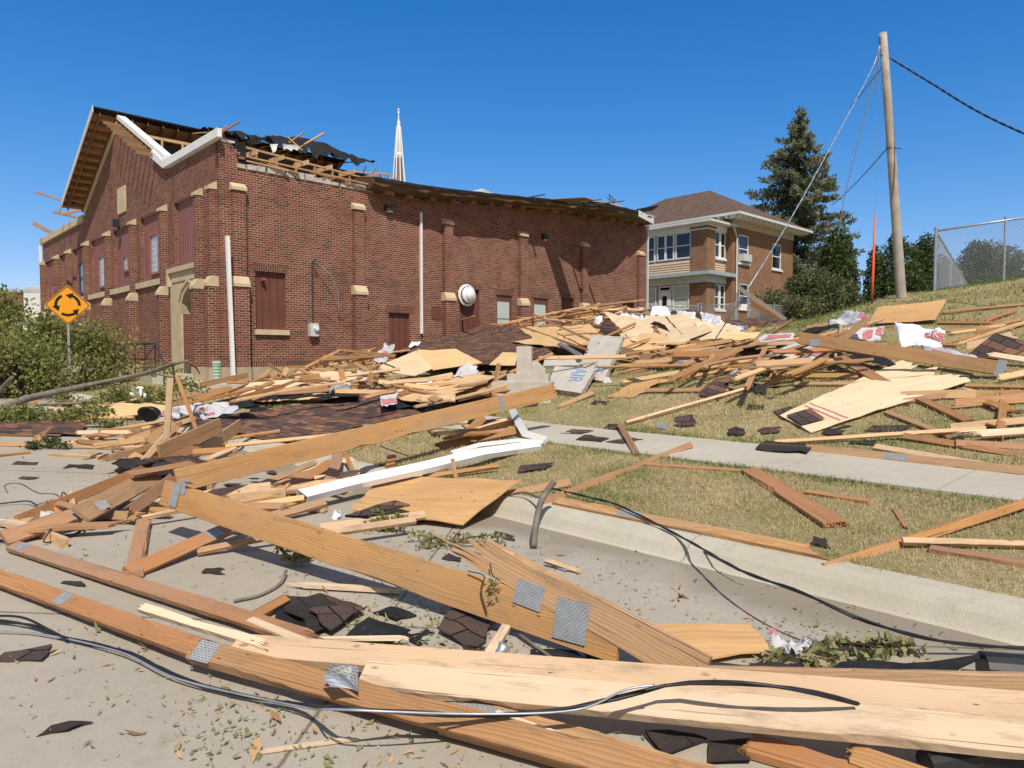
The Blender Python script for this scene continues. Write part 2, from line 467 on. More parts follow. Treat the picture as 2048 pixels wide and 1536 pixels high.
M['grey_box'] = soft('grey_box_paint', (0.55, 0.58, 0.58), 0.06, 4, 0.5, 0.3)
M['orange'] = soft('orange_plastic', (0.85, 0.12, 0.05), 0.1, 1.5, 0.5, 0.3)
M['sign'] = soft('amber_sign_face', (0.80, 0.33, 0.012), 0.05, 2, 0.5, 0.4)
M['sign_black'] = soft('sign_black', (0.012, 0.01, 0.01), 0.1, 2, 0.6, 0.3)
M['blue_paint'] = soft('faded_blue_letters', (0.17, 0.34, 0.66), 0.25, 14, 0.7, 0.2)
M['red_print'] = soft('faded_red_print', (0.50, 0.18, 0.20), 0.45, 22, 0.7, 0.2)
M['wrap'] = soft('white_underlayment', (0.52, 0.52, 0.545), 0.10, 4, 0.6, 0.3, 0.2)
M['wrap_white'] = soft('clean_white_plastic', (0.82, 0.83, 0.86), 0.05, 4, 0.5, 0.4, 0.2)
M['bark'] = soft('grey_bark', (0.20, 0.175, 0.14), 0.35, 7, 0.9, 0.15, 0.5)
M['bark_dark'] = soft('dark_bark', (0.07, 0.055, 0.042), 0.35, 7, 0.9, 0.15, 0.5)
M['pole'] = soft('weathered_pole_wood', (0.40, 0.355, 0.30), 0.2, 3, 0.9, 0.15, 0.3)
M['slab'] = soft('weathered_concrete', (0.52, 0.48, 0.42), 0.16, 3.5, 0.9, 0.2, 0.3)
M['slab_broken'] = soft('broken_concrete', (0.40, 0.36, 0.31), 0.4, 9, 0.95, 0.15, 0.9)
M['plaster'] = soft('grey_mortar_bed', (0.50, 0.46, 0.41), 0.3, 5, 0.95, 0.15, 0.8)
M['blind'] = soft('pale_window_blind', (0.50, 0.55, 0.52), 0.05, 2, 0.6, 0.3)
k = NT('window_glass', 0.06, 0.6); k.color(k.ramp(k.noise(k.coord(), 0.8), [(0.3, (0.012, 0.016, 0.02)), (0.7, (0.03, 0.036, 0.042))])); M['glass'] = k.m
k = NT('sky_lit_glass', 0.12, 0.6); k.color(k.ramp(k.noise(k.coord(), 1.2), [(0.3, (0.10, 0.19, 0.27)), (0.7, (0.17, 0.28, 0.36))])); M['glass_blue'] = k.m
k = NT('glass_block', 0.2, 0.6); u, v = wall_uv(k); br, cv = brick_nodes(k, u, v, 0.2, 0.2, 0.02); br.offset = 0.0
k.color(k.mix(br.outputs["Fac"], k.ramp(br.outputs["Color"], [(0, (0.27, 0.33, 0.34)), (1, (0.40, 0.47, 0.48))]), (0.62, 0.62, 0.60))); M['glass_block'] = k.m
# steel nail plates: punched slots
k = NT('nail_plate_steel', 0.4, 0.5); sp = k.n("ShaderNodeSeparateXYZ"); k.l(k.coord(), sp.inputs[0])
br, cv = brick_nodes(k, sp.outputs[0], sp.outputs[1], 0.026, 0.0125, 0.006)
k.color(k.mix(br.outputs["Fac"], (0.09, 0.095, 0.10), k.mix(k.noise(k.coord(), 18, 3), (0.26, 0.27, 0.28), (0.50, 0.51, 0.52)))); k.b.inputs["Metallic"].default_value = 0.2; k.bump(br.outputs["Fac"], 0.8, 0.004); M['plate'] = k.m
# ground materials
k = NT('dry_lawn', 0.95, 0.1); v = k.coord("Object")
n1 = k.noise(v, 0.9, 5, 0.65); n2 = k.noise(v, 14, 4, 0.7); n3 = k.noise(v, 75, 3, 0.7)
c = k.mix(k.ramp(n1, [(0.38, 0.0), (0.62, 1.0)]), (0.58, 0.46, 0.27), (0.40, 0.345, 0.16))
c = k.mix(k.ramp(n2, [(0.4, 0.0), (0.7, 0.55)]), c, (0.15, 0.17, 0.05)); c = k.mix(k.ramp(n3, [(0.3, 0.6), (0.6, 0.0)]), c, (0.07, 0.06, 0.03))
k.color(c); k.bump(k.math('ADD', n3, n2), 0.8, 0.03); M['lawn'] = k.m
def mat_concrete(name, base, joint=None):
    k = NT(name, 0.9, 0.2); v = k.coord("Object")
    n1 = k.noise(v, 0.7, 5, 0.6); n2 = k.noise(v, 9, 5, 0.7); n3 = k.noise(v, 120, 2, 0.6); n4 = k.noise(v, 3.0, 6, 0.7)
    c = k.mix(k.ramp(n1, [(0.35, 0.0), (0.7, 1.0)]), base, [base[0] * 0.86, base[1] * 0.84, base[2] * 0.80])
    c = k.mix(k.ramp(n2, [(0.45, 0.0), (0.75, 0.35)]), c, [x * 0.62 for x in base])
    c = k.mix(k.ramp(n4, [(0.60, 0.0), (0.72, 0.45)]), c, [base[0] * 0.55, base[1] * 0.5, base[2] * 0.43])
    c = k.mix(k.ramp(n3, [(0.3, 0.4), (0.55, 0.0)]), c, [x * 0.5 for x in base])
    if joint:
        # washed-in dirt along the gutter
        sq = k.n("ShaderNodeSeparateXYZ"); k.l(v, sq.inputs[0])
        ga = k.math('ADD', k.math('MULTIPLY', sq.outputs[0], RV.x), k.math('MULTIPLY', sq.outputs[1], RV.y))
        ga = k.math('ADD', ga, k.math('MULTIPLY', k.math('SUBTRACT', n1, 0.5), 1.6))
        c = k.mix(k.ramp(k.math('SUBTRACT', ga, 3.6), [(0.42, 0.0), (0.78, 0.6)]), c, k.mix(n2, (0.13, 0.10, 0.072), (0.27, 0.225, 0.165)))
        sp = k.n("ShaderNodeSeparateXYZ"); k.l(v, sp.inputs[0])
        wob = k.math('MULTIPLY', k.math('SUBTRACT', n2, 0.5), 0.03)
        for (nx, ny, c0, per) in joint:
            d = k.math('ADD', k.math('SUBTRACT', k.math('ADD', k.math('MULTIPLY', sp.outputs[0], nx), k.math('MULTIPLY', sp.outputs[1], ny)), c0), wob)
            d = k.math('ABSOLUTE', k.math('SUBTRACT', k.math('FRACT', k.math('ADD', k.math('DIVIDE', d, per), 0.5)), 0.5))
            c = k.mix(k.ramp(d, [(0.004 / per, 0.85), (0.011 / per, 0.0)]), c, (0.075, 0.062, 0.045))
    k.color(c); k.bump(k.math('ADD', n3, n2), 0.25, 0.006)
    return k.m
M['road'] = mat_concrete('road_concrete', (0.445, 0.40, 0.33), ((0.995, -0.095, -1.155, 3.7), (0.095, 0.995, 8.6, 4.6)))
M['walk'] = mat_concrete('sidewalk_concrete', (0.54, 0.50, 0.42))
M['curb'] = mat_concrete('curb_concrete', (0.55, 0.51, 0.42))
M['grass'] = mat_leaf('grass_blades', [(0.0, (0.70, 0.57, 0.34)), (0.45, (0.60, 0.48, 0.26)), (0.62, (0.31, 0.335, 0.115)), (1.0, (0.15, 0.235, 0.05))], 0.4)
M['leaf'] = mat_leaf('green_leaves', [(0.0, (0.14, 0.16, 0.05)), (0.5, (0.28, 0.30, 0.095)), (1.0, (0.50, 0.47, 0.20))], 0.45)
M['leaf_dark'] = mat_leaf('dark_leaves', [(0.0, (0.035, 0.058, 0.02)), (0.6, (0.085, 0.122, 0.038)), (1.0, (0.18, 0.215, 0.07))], 0.35)
M['leaf_olive'] = mat_leaf('olive_leaves', [(0.0, (0.08, 0.095, 0.042)), (0.6, (0.18, 0.195, 0.09)), (1.0, (0.34, 0.33, 0.18))], 0.35)
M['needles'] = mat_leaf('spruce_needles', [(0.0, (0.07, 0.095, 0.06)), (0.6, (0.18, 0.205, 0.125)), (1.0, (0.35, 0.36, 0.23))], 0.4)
M['litter'] = mat_leaf('wilted_leaves', [(0.0, (0.36, 0.28, 0.14)), (0.35, (0.30, 0.27, 0.13)), (0.7, (0.20, 0.22, 0.09)), (1.0, (0.30, 0.36, 0.17))], 0.2)
M['chips'] = mat_leaf('wood_chips', [(0.0, (0.60, 0.38, 0.18)), (0.6, (0.44, 0.24, 0.095)), (1.0, (0.06, 0.045, 0.04))], 0.0)
# ---------------------------------------------------------------- ground, street, pavement
def grid_sheet(name, As, Bs, mat, dz=0.0, bump=0.0, kind='structure'):
    vs = []
    for a in As:
        for b in Bs:
            z = terrain_ab(a, b) + (dz(a, b) if callable(dz) else dz)
            if bump: z += bump * nz((a, b, 0), 0.7) + bump * 0.5 * nz((a, b, 3), 2.3)
            vs.append(ab(a, b, z))
    nb = len(Bs)
    fs = [(i * nb + j, (i + 1) * nb + j, (i + 1) * nb + j + 1, i * nb + j + 1) for i in range(len(As) - 1) for j in range(nb - 1)]
    mb = MB(); mb.add(vs, fs)
    o = mb.build(name, mat, smooth=True, fix=False)
    return tag(o, kind=kind)
def steps(*segs):
    out = []
    for a, b, s in segs:
        n = max(1, round((b - a) / s)); out += [a + (b - a) * i / n for i in range(n)]
    return out + [segs[-1][1]]
grid_sheet("lawn", steps((-1500, -60, 240), (-60, -9.2, 8), (-9.2, 4.3, 1.5), (4.3, 4.96, 0.33), (4.96, 9, 0.3), (9, 30, 0.35), (30, 60, 3), (60, 1500, 240)),
           steps((-1500, -60, 240), (-60, -6, 4), (-6, 22, 0.5), (22, 60, 2), (60, 1500, 240)), M['lawn'],
           lambda a, b: -0.06 if -9.1 < a < 4.94 else 0.0, 0.025)
grid_sheet("road", steps((-9.0, 4.5, 0.5), (4.5, 4.66, 0.08)), steps((-300, -12, 24), (-12, 30, 0.6), (30, 300, 20)), M['road'], 0.0)
mb = MB()
prof = [(4.63, 0.004), (4.67, 0.014), (4.70, 0.05), (4.735, 0.10), (4.785, 0.144), (4.86, 0.163), (5.0, 0.166), (5.0, -0.2), (4.63, -0.2)]
b = -30.0
while b < 70:
    b1 = b + 3.0 - 0.012
    nseg = 4
    for i in range(nseg):
        u0 = b + (b1 - b) * i / nseg; u1 = b + (b1 - b) * (i + 1) / nseg
        r0 = 0.02 * min(max(0, u0 - 8), 30); r1 = 0.02 * min(max(0, u1 - 8), 30)
        vs = [ab(a, u0, z + r0) for a, z in prof] + [ab(a, u1, z + r1) for a, z in prof]
        n = len(prof)
        mb.add(vs, [(i2, (i2 + 1) % n, n + (i2 + 1) % n, n + i2) for i2 in range(n)] + ([tuple(range(n))] if i == 0 else []) + ([tuple(range(n, 2 * n))] if i == nseg - 1 else []))
    b += 3.0
tag(mb.build("curb", M['curb']), kind='structure')
mb = MB(); b = -30.0
while b < 60:
    for (u0, u1) in ((b, b + 0.75), (b + 0.75, b + 1.51)):
        vs = []
        for (a, bb) in ((7.05, u0), (8.6, u0), (8.6, u1), (7.05, u1)):
            z = terrain_ab(a, bb) + 0.022
            vs.append(ab(a, bb, z))
        vs += [v - Vector((0, 0, 0.12)) for v in vs]
        mb.add(vs, [(0, 1, 2, 3), (0, 4, 5, 1), (1, 5, 6, 2), (2, 6, 7, 3), (3, 7, 4, 0)])
    b += 1.52
tag(mb.build("sidewalk", M['walk']), kind='structure')

# ---------------------------------------------------------------- the brick hall with its roof torn open
hall = empty("brick_hall", COR, "long red brick hall with cream stone trim and its roof torn open", "building", rz=TH)
def wl(px, py, off=0.0):            # long wall: (metres from the corner, height) on the plane off in front of it
    a, z = on_b(px, py, B_C - off); return a - A_C, z
def wf(px, py, off=0.0):            # front wall
    b, z = on_a(px, py, A_C - off); return b - B_C, z
LONG = lambda u, v, d: (u, d, v)     # d is depth into the building
FRONT = lambda u, v, d: (d, u, v)

def wall_holes(mb, fn, u0, u1, v0, v1, holes, depth=0.14):
    us = sorted({u0, u1} | {h[0] for h in holes} | {h[1] for h in holes})
    vs = sorted({v0, v1} | {h[2] for h in holes} | {h[3] for h in holes})
    us = [u for u in us if u0 <= u <= u1]; vs = [v for v in vs if v0 <= v <= v1]
    def inh(u, v): return any(h[0] < u < h[1] and h[2] < v < h[3] for h in holes)
    for i in range(len(us) - 1):
        for j in range(len(vs) - 1):
            if inh((us[i] + us[i + 1]) / 2, (vs[j] + vs[j + 1]) / 2): continue
            mb.add([fn(us[i], vs[j], 0), fn(us[i + 1], vs[j], 0), fn(us[i + 1], vs[j + 1], 0), fn(us[i], vs[j + 1], 0)], [(0, 1, 2, 3)])
    for h in holes:
        a, b, c, d = h[:4]; dp = h[4] if len(h) > 4 else depth
        for (p, q) in (((a, c), (b, c)), ((b, c), (b, d)), ((b, d), (a, d)), ((a, d), (a, c))):
            mb.add([fn(p[0], p[1], 0), fn(q[0], q[1], 0), fn(q[0], q[1], dp), fn(p[0], p[1], dp)], [(0, 1, 2, 3)])

def fbox(mb, fn, u0, u1, v0, v1, d0, d1, mi=0):
    ps = [fn(u, v, d) for d in (d0, d1) for v in (v0, v1) for u in (u0, u1)]
    xs, ys, zs = zip(*ps); mb.box(min(xs), max(xs), min(ys), max(ys), min(zs), max(zs), mi)

TL, TF, ZB, ZE = 22.2, 26.3, 0.6, 8.3
long_holes = [(1.09, 2.13, 2.40, 4.29), (6.15, 7.1, 1.2, 3.16), (9.55, 10.6, 1.6, 4.27), (11.58, 12.45, 2.7, 4.13), (13.8, 14.72, 2.7, 4.12), (15.6, 16.5, 2.7, 4.24), (20.2, 21.2, 2.8, 4.25)]
front_holes = [(2.1, 4.1, 4.45, 6.9), (5.4, 7.95, 4.42, 6.9), (9.1, 11.75, 4.36, 6.9), (12.85, 15.5, 4.36, 6.9), (16.55, 19.1, 4.36, 6.85), (20.15, 22.0, 4.36, 6.85), (22.95, 25.6, 4.36, 6.85), (1.85, 3.4, 0.95, 3.95, 1.5)]
mb = MB()
wall_holes(mb, LONG, 0, TL, 1.2, 7.38, [h for h in long_holes if h[2] >= 1.2])
# ragged top of the long wall, stepping in courses
rj = random.Random(3)
top = [(0, 8.32), (0.28, 8.30), (0.36, 7.95), (0.52, 7.90), (0.60, 7.62), (0.85, 7.58), (1.1, 7.50), (1.4, 7.46)]
s = 1.7
while s < 5.3:
    top.append((s, 7.42 + rj.choice([0, .04, .075])))
    s += 0.3
top += [(5.35, 7.46), (7.8, 7.56), (11.7, 7.85), (14.8, 8.05), (18.5, 8.2), (TL, 8.32)]
for (s0, z0), (s1, z1) in zip(top, top[1:]):
    mb.add([(s0, 0, 7.38), (s1, 0, 7.38), (s1, 0, z1), (s0, 0, z0), (s0, 0.32, 7.38), (s1, 0.32, 7.38), (s1, 0.32, z1), (s0, 0.32, z0)], [(0, 1, 2, 3), (3, 2, 6, 7), (4, 5, 6, 7), (0, 4, 7, 3), (1, 5, 6, 2)])
mb.add([(TL, 0, 1.2), (TL, TF, 1.2), (TL, TF, 8.0), (TL, 0, 8.32)], [(0, 1, 2, 3)])
hall_long = mb.build("long_wall", M['brick'], hall)
mb = MB()
wall_holes(mb, FRONT, 0, TF, 1.2, 8.15, front_holes)
gab = [(4.6, 8.15), (16.4, 8.15), (16.4, 8.3), (10.75, 11.1), (4.75, 8.22)]
mb.prism([(0, t, z) for t, z in gab], (0.3, 0, 0))
mb.box(0.02, 0.32, 0.02, 4.7, 8.15, 8.2)
mb.box(0.02, 0.32, 16.3, TF, 8.15, 8.22)
mb.add([(0, TF, 1.2), (18, TF, 1.2), (18, TF, 8.0), (0, TF, 8.1)], [(0, 1, 2, 3)])
hall_front = mb.build("front_wall", M['brick'], hall)
mb = MB()
mb.box(-0.02, 0.3, -0.02, 1.85, ZB, 1.2); mb.box(-0.02, 0.3, 3.4, TF, ZB, 1.2); mb.box(0.3, TL, -0.02, 0.3, ZB, 1.2)
mb.build("base_course", M['stone_base'], hall)
mb = MB()
for s0, s1 in ((0.75, 4.45), (5.1, 8.45), (9.15, 12.6)):
    mb.box(s0, s1, -0.006, 0.0, 1.2, 1.42)
mb.build("plinth_course", M['brick_soldier'], hall)
for (s0, s1, z) in ((1.0, 2.2, 4.29), (6.0, 7.25, 3.16), (9.4, 10.75, 4.27), (11.45, 12.55, 4.13), (13.65, 14.85, 4.12), (15.45, 16.6, 4.24), (20.05, 21.1, 4.25)):
    mb = MB(); mb.box(s0, s1, -0.008, 0.0, z, z + 0.225); mb.build("soldier_lintel", M['brick_soldier'], hall)
# exposed mortar bed under the torn roof
mb = MB(); s = 0.55
while s < 5.3:
    z0 = 7.43; h = rj.uniform(0.06, 0.20)
    mb.box(s, s + rj.uniform(0.24, 0.32), -0.02 - rj.uniform(0, 0.03), 0.3, z0 + 0.03, z0 + 0.06 + h); s += 0.33
mb.build("broken_coping", M['plaster'], hall)
for i in range(26):
    s = rj.uniform(0.15, 5.6); z = 8.2 - 0.7 * min(1, s / 0.9) + 0.08
    s0 = min(5.5, s); mb = MB(); mb.box(s0, s0 + 0.2, -0.03 + rj.uniform(0, .1), 0.1, z - rj.uniform(0.0, .06), z + 0.07); mb.build("loose_brick", M['brick'], hall)

def buttress(fn, u, w, zb=1.2, pl=0.46, pu=0.33):
    mb = MB()
    fbox(mb, fn, u - w / 2 - 0.03, u + w / 2 + 0.03, zb, 3.76, -pl, 0.02)
    fbox(mb, fn, u - w / 2, u + w / 2, 3.76, 6.74, -pu, 0.02)
    o = mb.build("buttress", M['brick'], hall)
    mb = MB()
    fbox(mb, fn, u - w / 2 - 0.05, u + w / 2 + 0.05, ZB, zb, -pl - 0.02, 0.0)
    mb.build("footing", M['stone_base'], o)
    for (z, p, ww, dh) in ((3.72, pl + 0.04, w + 0.1, 0.33), (6.72, pu + 0.05, w + 0.06, 0.24)):
        mb = MB(); h = ww / 2
        q = [(z, -p), (z + 0.10, -p), (z + dh, -(pu if z < 5 else 0.06)), (z + dh, -0.003), (z, -0.003)]
        mb.prism([fn(u - h, v, d) for v, d in q], Vector(fn(u + h, 0, 0)) - Vector(fn(u - h, 0, 0)))
        mb.build("stone_cap", M['stone'], o)
for s in (0.46, 4.76, 8.80, 12.94, 17.06, 21.5): buttress(LONG, s + 0.08, 0.42, 1.2, 0.28, 0.18)
for t in (0.45, 1.62, 5.05, 8.72, 12.40, 16.1, 19.65, 22.45, 26.0): buttress(FRONT, t - 0.1, 0.27, 1.2, 0.33, 0.22)

def panel(fn, h, dep, mat, gap=0.2, joint=True, name="boarded_window"):
    a, b, c, d = h[:4]
    mb = MB(); fbox(mb, fn, a, b, c, d, dep, dep + 0.05)
    if joint:
        u = a + gap
        while u < b - 0.05:
            fbox(mb, fn, u - 0.009, u + 0.009, c + 0.01, d - 0.01, dep - 0.004, dep - 0.001, 1); u += gap
    return mb.build(name, [mat, M['panel_dark']], hall)
def sill(fn, a, b, z, h=0.16, p=0.10, dep=0.14, mat='stone'):
    mb = MB(); fbox(mb, fn, a - 0.06, b + 0.06, z - h, z + 0.002, -p, -0.002); fbox(mb, fn, a + 0.002, b - 0.002, z - h, z + 0.012, -0.002, dep - 0.002)
    return mb.build("stone_sill", M[mat], hall)
for i, h in enumerate(long_holes):
    if i in (3, 4): continue
    panel(LONG, (h[0], h[1], h[2], h[3]), 0.12, M['panel'], 0.27)
sill(LONG, 1.09, 2.13, 2.40)
mb = MB(); mb.box(1.30, 1.42, -0.02, 0.12, 3.98, 4.08); mb.box(1.33, 1.39, -0.10, -0.02, 4.0, 4.06); mb.build("wall_lamp", M['panel_mauve'], hall)
for (a, b, c, d) in (long_holes[3][:4], long_holes[4][:4]):
    mb = MB()
    for q in ((a, a + .07, c, d), (b - .07, b, c, d), (a + .07, b - .07, d - .22, d)): fbox(mb, LONG, *q, 0.05, 0.13)
    w = mb.build("window", M['panel'], hall)
    mb = MB(); fbox(mb, LONG, a + .07, b - .07, c, d - .22, 0.09, 0.12); mb.build("pane", M['blind'], w)
    mb = MB(); fbox(mb, LONG, a + .07, b - .07, c + 0.42, c + 0.46, 0.075, 0.09); mb.build("sash_bar", M['steel'], w)
mb = MB(); fbox(mb, LONG, 8.13, 8.59, 2.96, 3.47, -0.02, 0); mb.build("wall_patch", M['panel'], hall)
for (s, z) in ((6.13, 6.98), (14.41, 6.86)):
    mb = MB(); mb.prism([(s - .13, 0, z - .12), (s - .13, -.2, z - .12), (s - .13, -.16, z + .1), (s - .13, 0, z + .14)], (0.26, 0, 0))
    o = mb.build("flood_lamp", M['steel_dark'], hall)
    mb = MB(); mb.box(s - .11, s + .11, -.19, -.03, z - .15, z - .121); mb.build("lens", M['stone'], o)
# front panels
for i, h in enumerate(front_holes[:7]):
    panel(FRONT, h[:4], 0.12, M['panel_mauve'], 0.21)
for (a, b) in ((5.3, 8.45), (9.0, 12.12), (12.68, 15.82), (16.4, 19.36), (19.95, 22.15), (22.75, 25.7)):
    mb = MB(); fbox(mb, FRONT, a, b, 4.18, 4.40, -0.09, -0.002); mb.build("stone_sill", M['stone'], hall)
def front_window(a, b, c, d, mat, frame, bar=True):
    mb = MB()
    for q in ((a, a + .06, c, d), (b - .06, b, c, d), (a + .06, b - .06, d - .07, d), (a + .06, b - .06, c, c + .08)): fbox(mb, FRONT, *q, 0.03, 0.12)
    if bar: fbox(mb, FRONT, a + .06, b - .06, (c + d) / 2 - .03, (c + d) / 2 + .03, 0.04, 0.12)
    w = mb.build("window", M[frame], hall)
    mb = MB(); fbox(mb, FRONT, a + .06, b - .06, c + .08, d - .07, 0.08, 0.115); mb.build("pane", M[mat], w)
front_window(6.0, 7.0, 4.62, 6.15, 'glass_block', 'panel_mauve', False)
front_window(9.85, 10.55, 5.03, 5.71, 'glass_block', 'panel_mauve', False)
front_window(13.4, 14.4, 4.62, 6.08, 'glass_block', 'panel_mauve', False)
front_window(17.1, 18.05, 4.58, 6.12, 'glass_blue', 'steel_dark')
front_window(20.15, 21.05, 4.45, 5.66, 'glass_blue', 'panel_mauve', False)
front_window(23.2, 24.3, 4.45, 5.62, 'glass_blue', 'panel_mauve', False)
mb = MB(); fbox(mb, FRONT, 9.75, 10.85, 7.45, 8.5, -0.05, 0)
o = mb.build("stone_plaque", M['stone'], hall)
mb = MB(); fbox(mb, FRONT, 10.72, 10.95, 6.95, 7.25, -0.25, 0); fbox(mb, FRONT, 10.8, 10.86, 6.6, 6.95, -0.06, 0); mb.build("security_lamp", M['steel_dark'], hall)
# doorway with its four-centred arch
mb = MB()
arch = [(1.85, 3.0), (1.92, 3.38), (2.15, 3.66), (2.62, 3.9), (3.1, 3.66), (3.33, 3.38), (3.4, 3.0)]
mb.prism([FRONT(t, z, -0.07) for t, z in [(3.4, 0.95)] + arch[:2:-1] + [(2.62, 4.45), (4.45, 4.45), (4.45, 0.95)]], (0.069, 0, 0))
mb.prism([FRONT(t, z, -0.07) for t, z in [(1.85, 0.95), (1.78, 0.95), (1.78, 4.45), (2.62, 4.45)] + arch[3::-1]], (0.069, 0, 0))
mb.prism([FRONT(t, z, 0.0) for t, z in arch + [(3.4, 3.94), (1.86, 3.94)]], (0.28, 0, 0))
for q in ((1.78, 4.55, 4.452, 4.62), (4.38, 4.55, 4.0, 4.45)): fbox(mb, FRONT, *q, -0.17, -0.002)
fbox(mb, FRONT, 2.0, 4.2, 4.12, 4.26, -0.1, -0.071)
hood = [(1.80, 3.45), (2.05, 3.80), (2.62, 4.06), (3.2, 3.80), (3.5, 3.45)]
mb.prism([FRONT(t, z, -0.11) for t, z in hood] + [FRONT(t + (t - 2.62) * .09, z + .10, -0.11) for t, z in hood[::-1]], (0.039, 0, 0))
mb.build("stone_doorway", M['stone'], hall)
mb = MB(); mb.box(1.42, 1.5, 1.85, 3.4, 0.95, 3.95); mb.build("door", M['panel'], hall)
mb = MB(); fbox(mb, FRONT, 1.5, 4.9, 0.2, 0.95, -1.6, 1.5); fbox(mb, FRONT, 1.2, 1.49, 0.2, 0.6, -1.6, -0.5); fbox(mb, FRONT, 0.85, 1.19, 0.2, 0.42, -1.6, -0.5)
mb.build("door_steps", M['walk'], hall)
mb = MB()
def P3(t, z, d): return FRONT(t, z, d)
mb.tube([P3(4.8, 0.95, -1.5), P3(4.8, 1.95, -1.5), P3(3.0, 1.95, -1.5), P3(1.5, 1.95, -1.5), P3(0.7, 1.35, -1.5), P3(0.7, 0.5, -1.5)], 0.025, 6)
mb.tube([P3(4.8, 1.45, -1.5), P3(1.5, 1.45, -1.5)], 0.018, 6)
for t in (3.6, 2.5, 1.5): mb.tube([P3(t, 0.9, -1.5), P3(t, 1.95, -1.5)], 0.02, 6)
mb.tube([P3(4.8, 1.95, -1.5), P3(4.8, 1.95, -0.5), P3(6.2, 1.35, -0.5), P3(6.2, 0.4, -0.5)], 0.025, 6)
mb.tube([P3(4.8, 0.9, -0.5), P3(4.8, 1.95, -0.5)], 0.02, 6)
mb.build("hand_railing", M['steel_dark'], hall)
# coping and eave boards
mb = MB(); fbox(mb, FRONT, 16.5, TF + 0.1, 7.93, 8.25, -0.12, -0.003); mb.build("coping_board", M['stone'], hall)
mb = MB(); fbox(mb, FRONT, -0.32, 4.72, 8.21, 8.47, -0.16, -0.02)
mb.prism([FRONT(4.72, 8.21, -0.16), FRONT(4.72, 8.47, -0.16), FRONT(5.9, 9.1, -0.16), FRONT(6.1, 8.88, -0.16)], (0.14, 0, 0))
mb.build("eave_fascia", M['white'], hall)
mb = MB(); mb.box(-0.02, 0.5, 0.0, 4.6, 8.20, 8.26); mb.build("eave_flashing", M['trim'], hall)
SL = (11.62 - 8.62) / (16.9 - 10.75)     # roof pitch
def roof_z(t): return 11.62 - SL * abs(t - 10.75)
# surviving slope: sheathing seen from below, shingles above
mb = MB()
for (x0, x1) in ((-0.85, 4.0), (4.0, 7.5), (7.5, 10.6)):
    mb.add([(x0, 10.75, 11.62), (x1, 10.75, 11.62), (x1, 17.0, roof_z(17.0)), (x0, 17.0, roof_z(17.0))], [(0, 1, 2, 3)])
left = mb.build("roof_slope", M['soffit'], hall, fix=False)
mb = MB(); mb.add([(-0.88, 10.70, 11.68), (10.7, 10.70, 11.68), (10.6, 17.1, roof_z(17.1) + .06), (-0.88, 17.1, roof_z(17.1) + .06)], [(0, 1, 2, 3)])
mb.prism([(-0.88, 10.68, 11.64), (-0.88, 10.68, 11.70), (-0.88, 10.95, 11.66), (-0.88, 10.95, 11.5)], (11.55, 0, 0))
mb.build("roof_shingles", M['felt'], left, fix=False)
x = -0.62
while x < 10.5:
    if x > 0.35 or True:
        mb = MB(); mb.bar((x, 10.8, 11.62 - .12), (x, 16.9, roof_z(16.9) - .12), 0.045, 0.18); mb.build("rafter", M['wood_old'], left)
    x += 0.61
mb = MB(); mb.prism([(-0.92, 10.7, 11.74), (-0.92, 10.7, 11.46), (-0.92, 17.1, roof_z(17.1) - .2), (-0.92, 17.1, roof_z(17.1) + .06)], (0.035, 0, 0)); mb.build("rake_fascia", M['trim'], left)
for i in range(13):
    t = 10.95 + i * 0.47
    mb = MB(); mb.box(-0.86, -0.02, t - .03, t + .03, roof_z(t) - .19, roof_z(t) - .02); mb.build("lookout", M['wood_old'], left)
mb = MB(); mb.prism([FRONT(10.75, 11.28, -.05), FRONT(10.75, 11.0, -.05), FRONT(16.45, roof_z(16.45) - .62, -.05), FRONT(16.45, roof_z(16.45) - .34, -.05)], (0.045, 0, 0)); mb.build("frieze_board", M['stone'], hall)
# stripped slope: rake board and bare lookouts
mb = MB(); mb.prism([(-0.10, 10.4, 11.46), (-0.10, 4.75, 8.70), (0.22, 4.75, 8.70), (0.22, 10.4, 11.46)], (0, 0.02, -0.17))
mb.build("rake_board", M['white'], hall)
for i in range(9):
    t = 9.95 - i * 0.52; z = roof_z(t) - 0.02
    mb = MB(); mb.box(-0.72, 0.28, t - .025, t + .025, z - .36, z - .24); mb.build("lookout", M['wood_old'], hall)
# knee wall of studs under the ridge and ceiling joists
mb = MB()
for z in (8.75, 9.75, 10.6): mb.box(0.3, 10.5, 9.55, 9.65, z - .06, z + .06)
mb.build("wall_plate", M['wood_fresh'], hall)
x = 0.5
while x < 10.4:
    mb = MB(); mb.box(x, x + .07, 9.52, 9.6, 8.3, 10.6); mb.build("stud", M['wood_fresh'], hall); x += 0.82
mb = MB(); mb.box(0.3, 10.6, 10.2, 10.25, 7.5, 10.55); mb.build("shade_backing", M['dark'], hall)  # near-black sheet put in for the shade between the studs
x = 0.5
while x < 7:
    mb = MB(); mb.bar((x, 0.4, 8.2), (x, 9.5, 8.75), 0.045, 0.15); mb.build("ceiling_joist", M['wood_fresh'], hall); x += 0.9
mb = MB(); mb.add([(0.35, 0.4, 8.0), (5.2, 0.4, 7.6), (8.5, 9.4, 8.45), (0.35, 9.4, 8.45)], [(0, 1, 2, 3)]); mb.build("ceiling", M['plaster'], hall, fix=False)
# corner post, wrecked eave corner
mb = MB(); mb.box(0.30, 0.62, 0.05, 0.3, 7.65, 8.35); mb.box(0.40, 0.9, 0.1, 0.2, 7.6, 8.3); mb.build("eave_stub", M['felt'], hall)
mb = MB(); mb.bar((0.1, 0.1, 8.45), (0.6, -0.2, 8.85), 0.1, 0.03); mb.build("bent_flashing", M['wood_red'], hall)
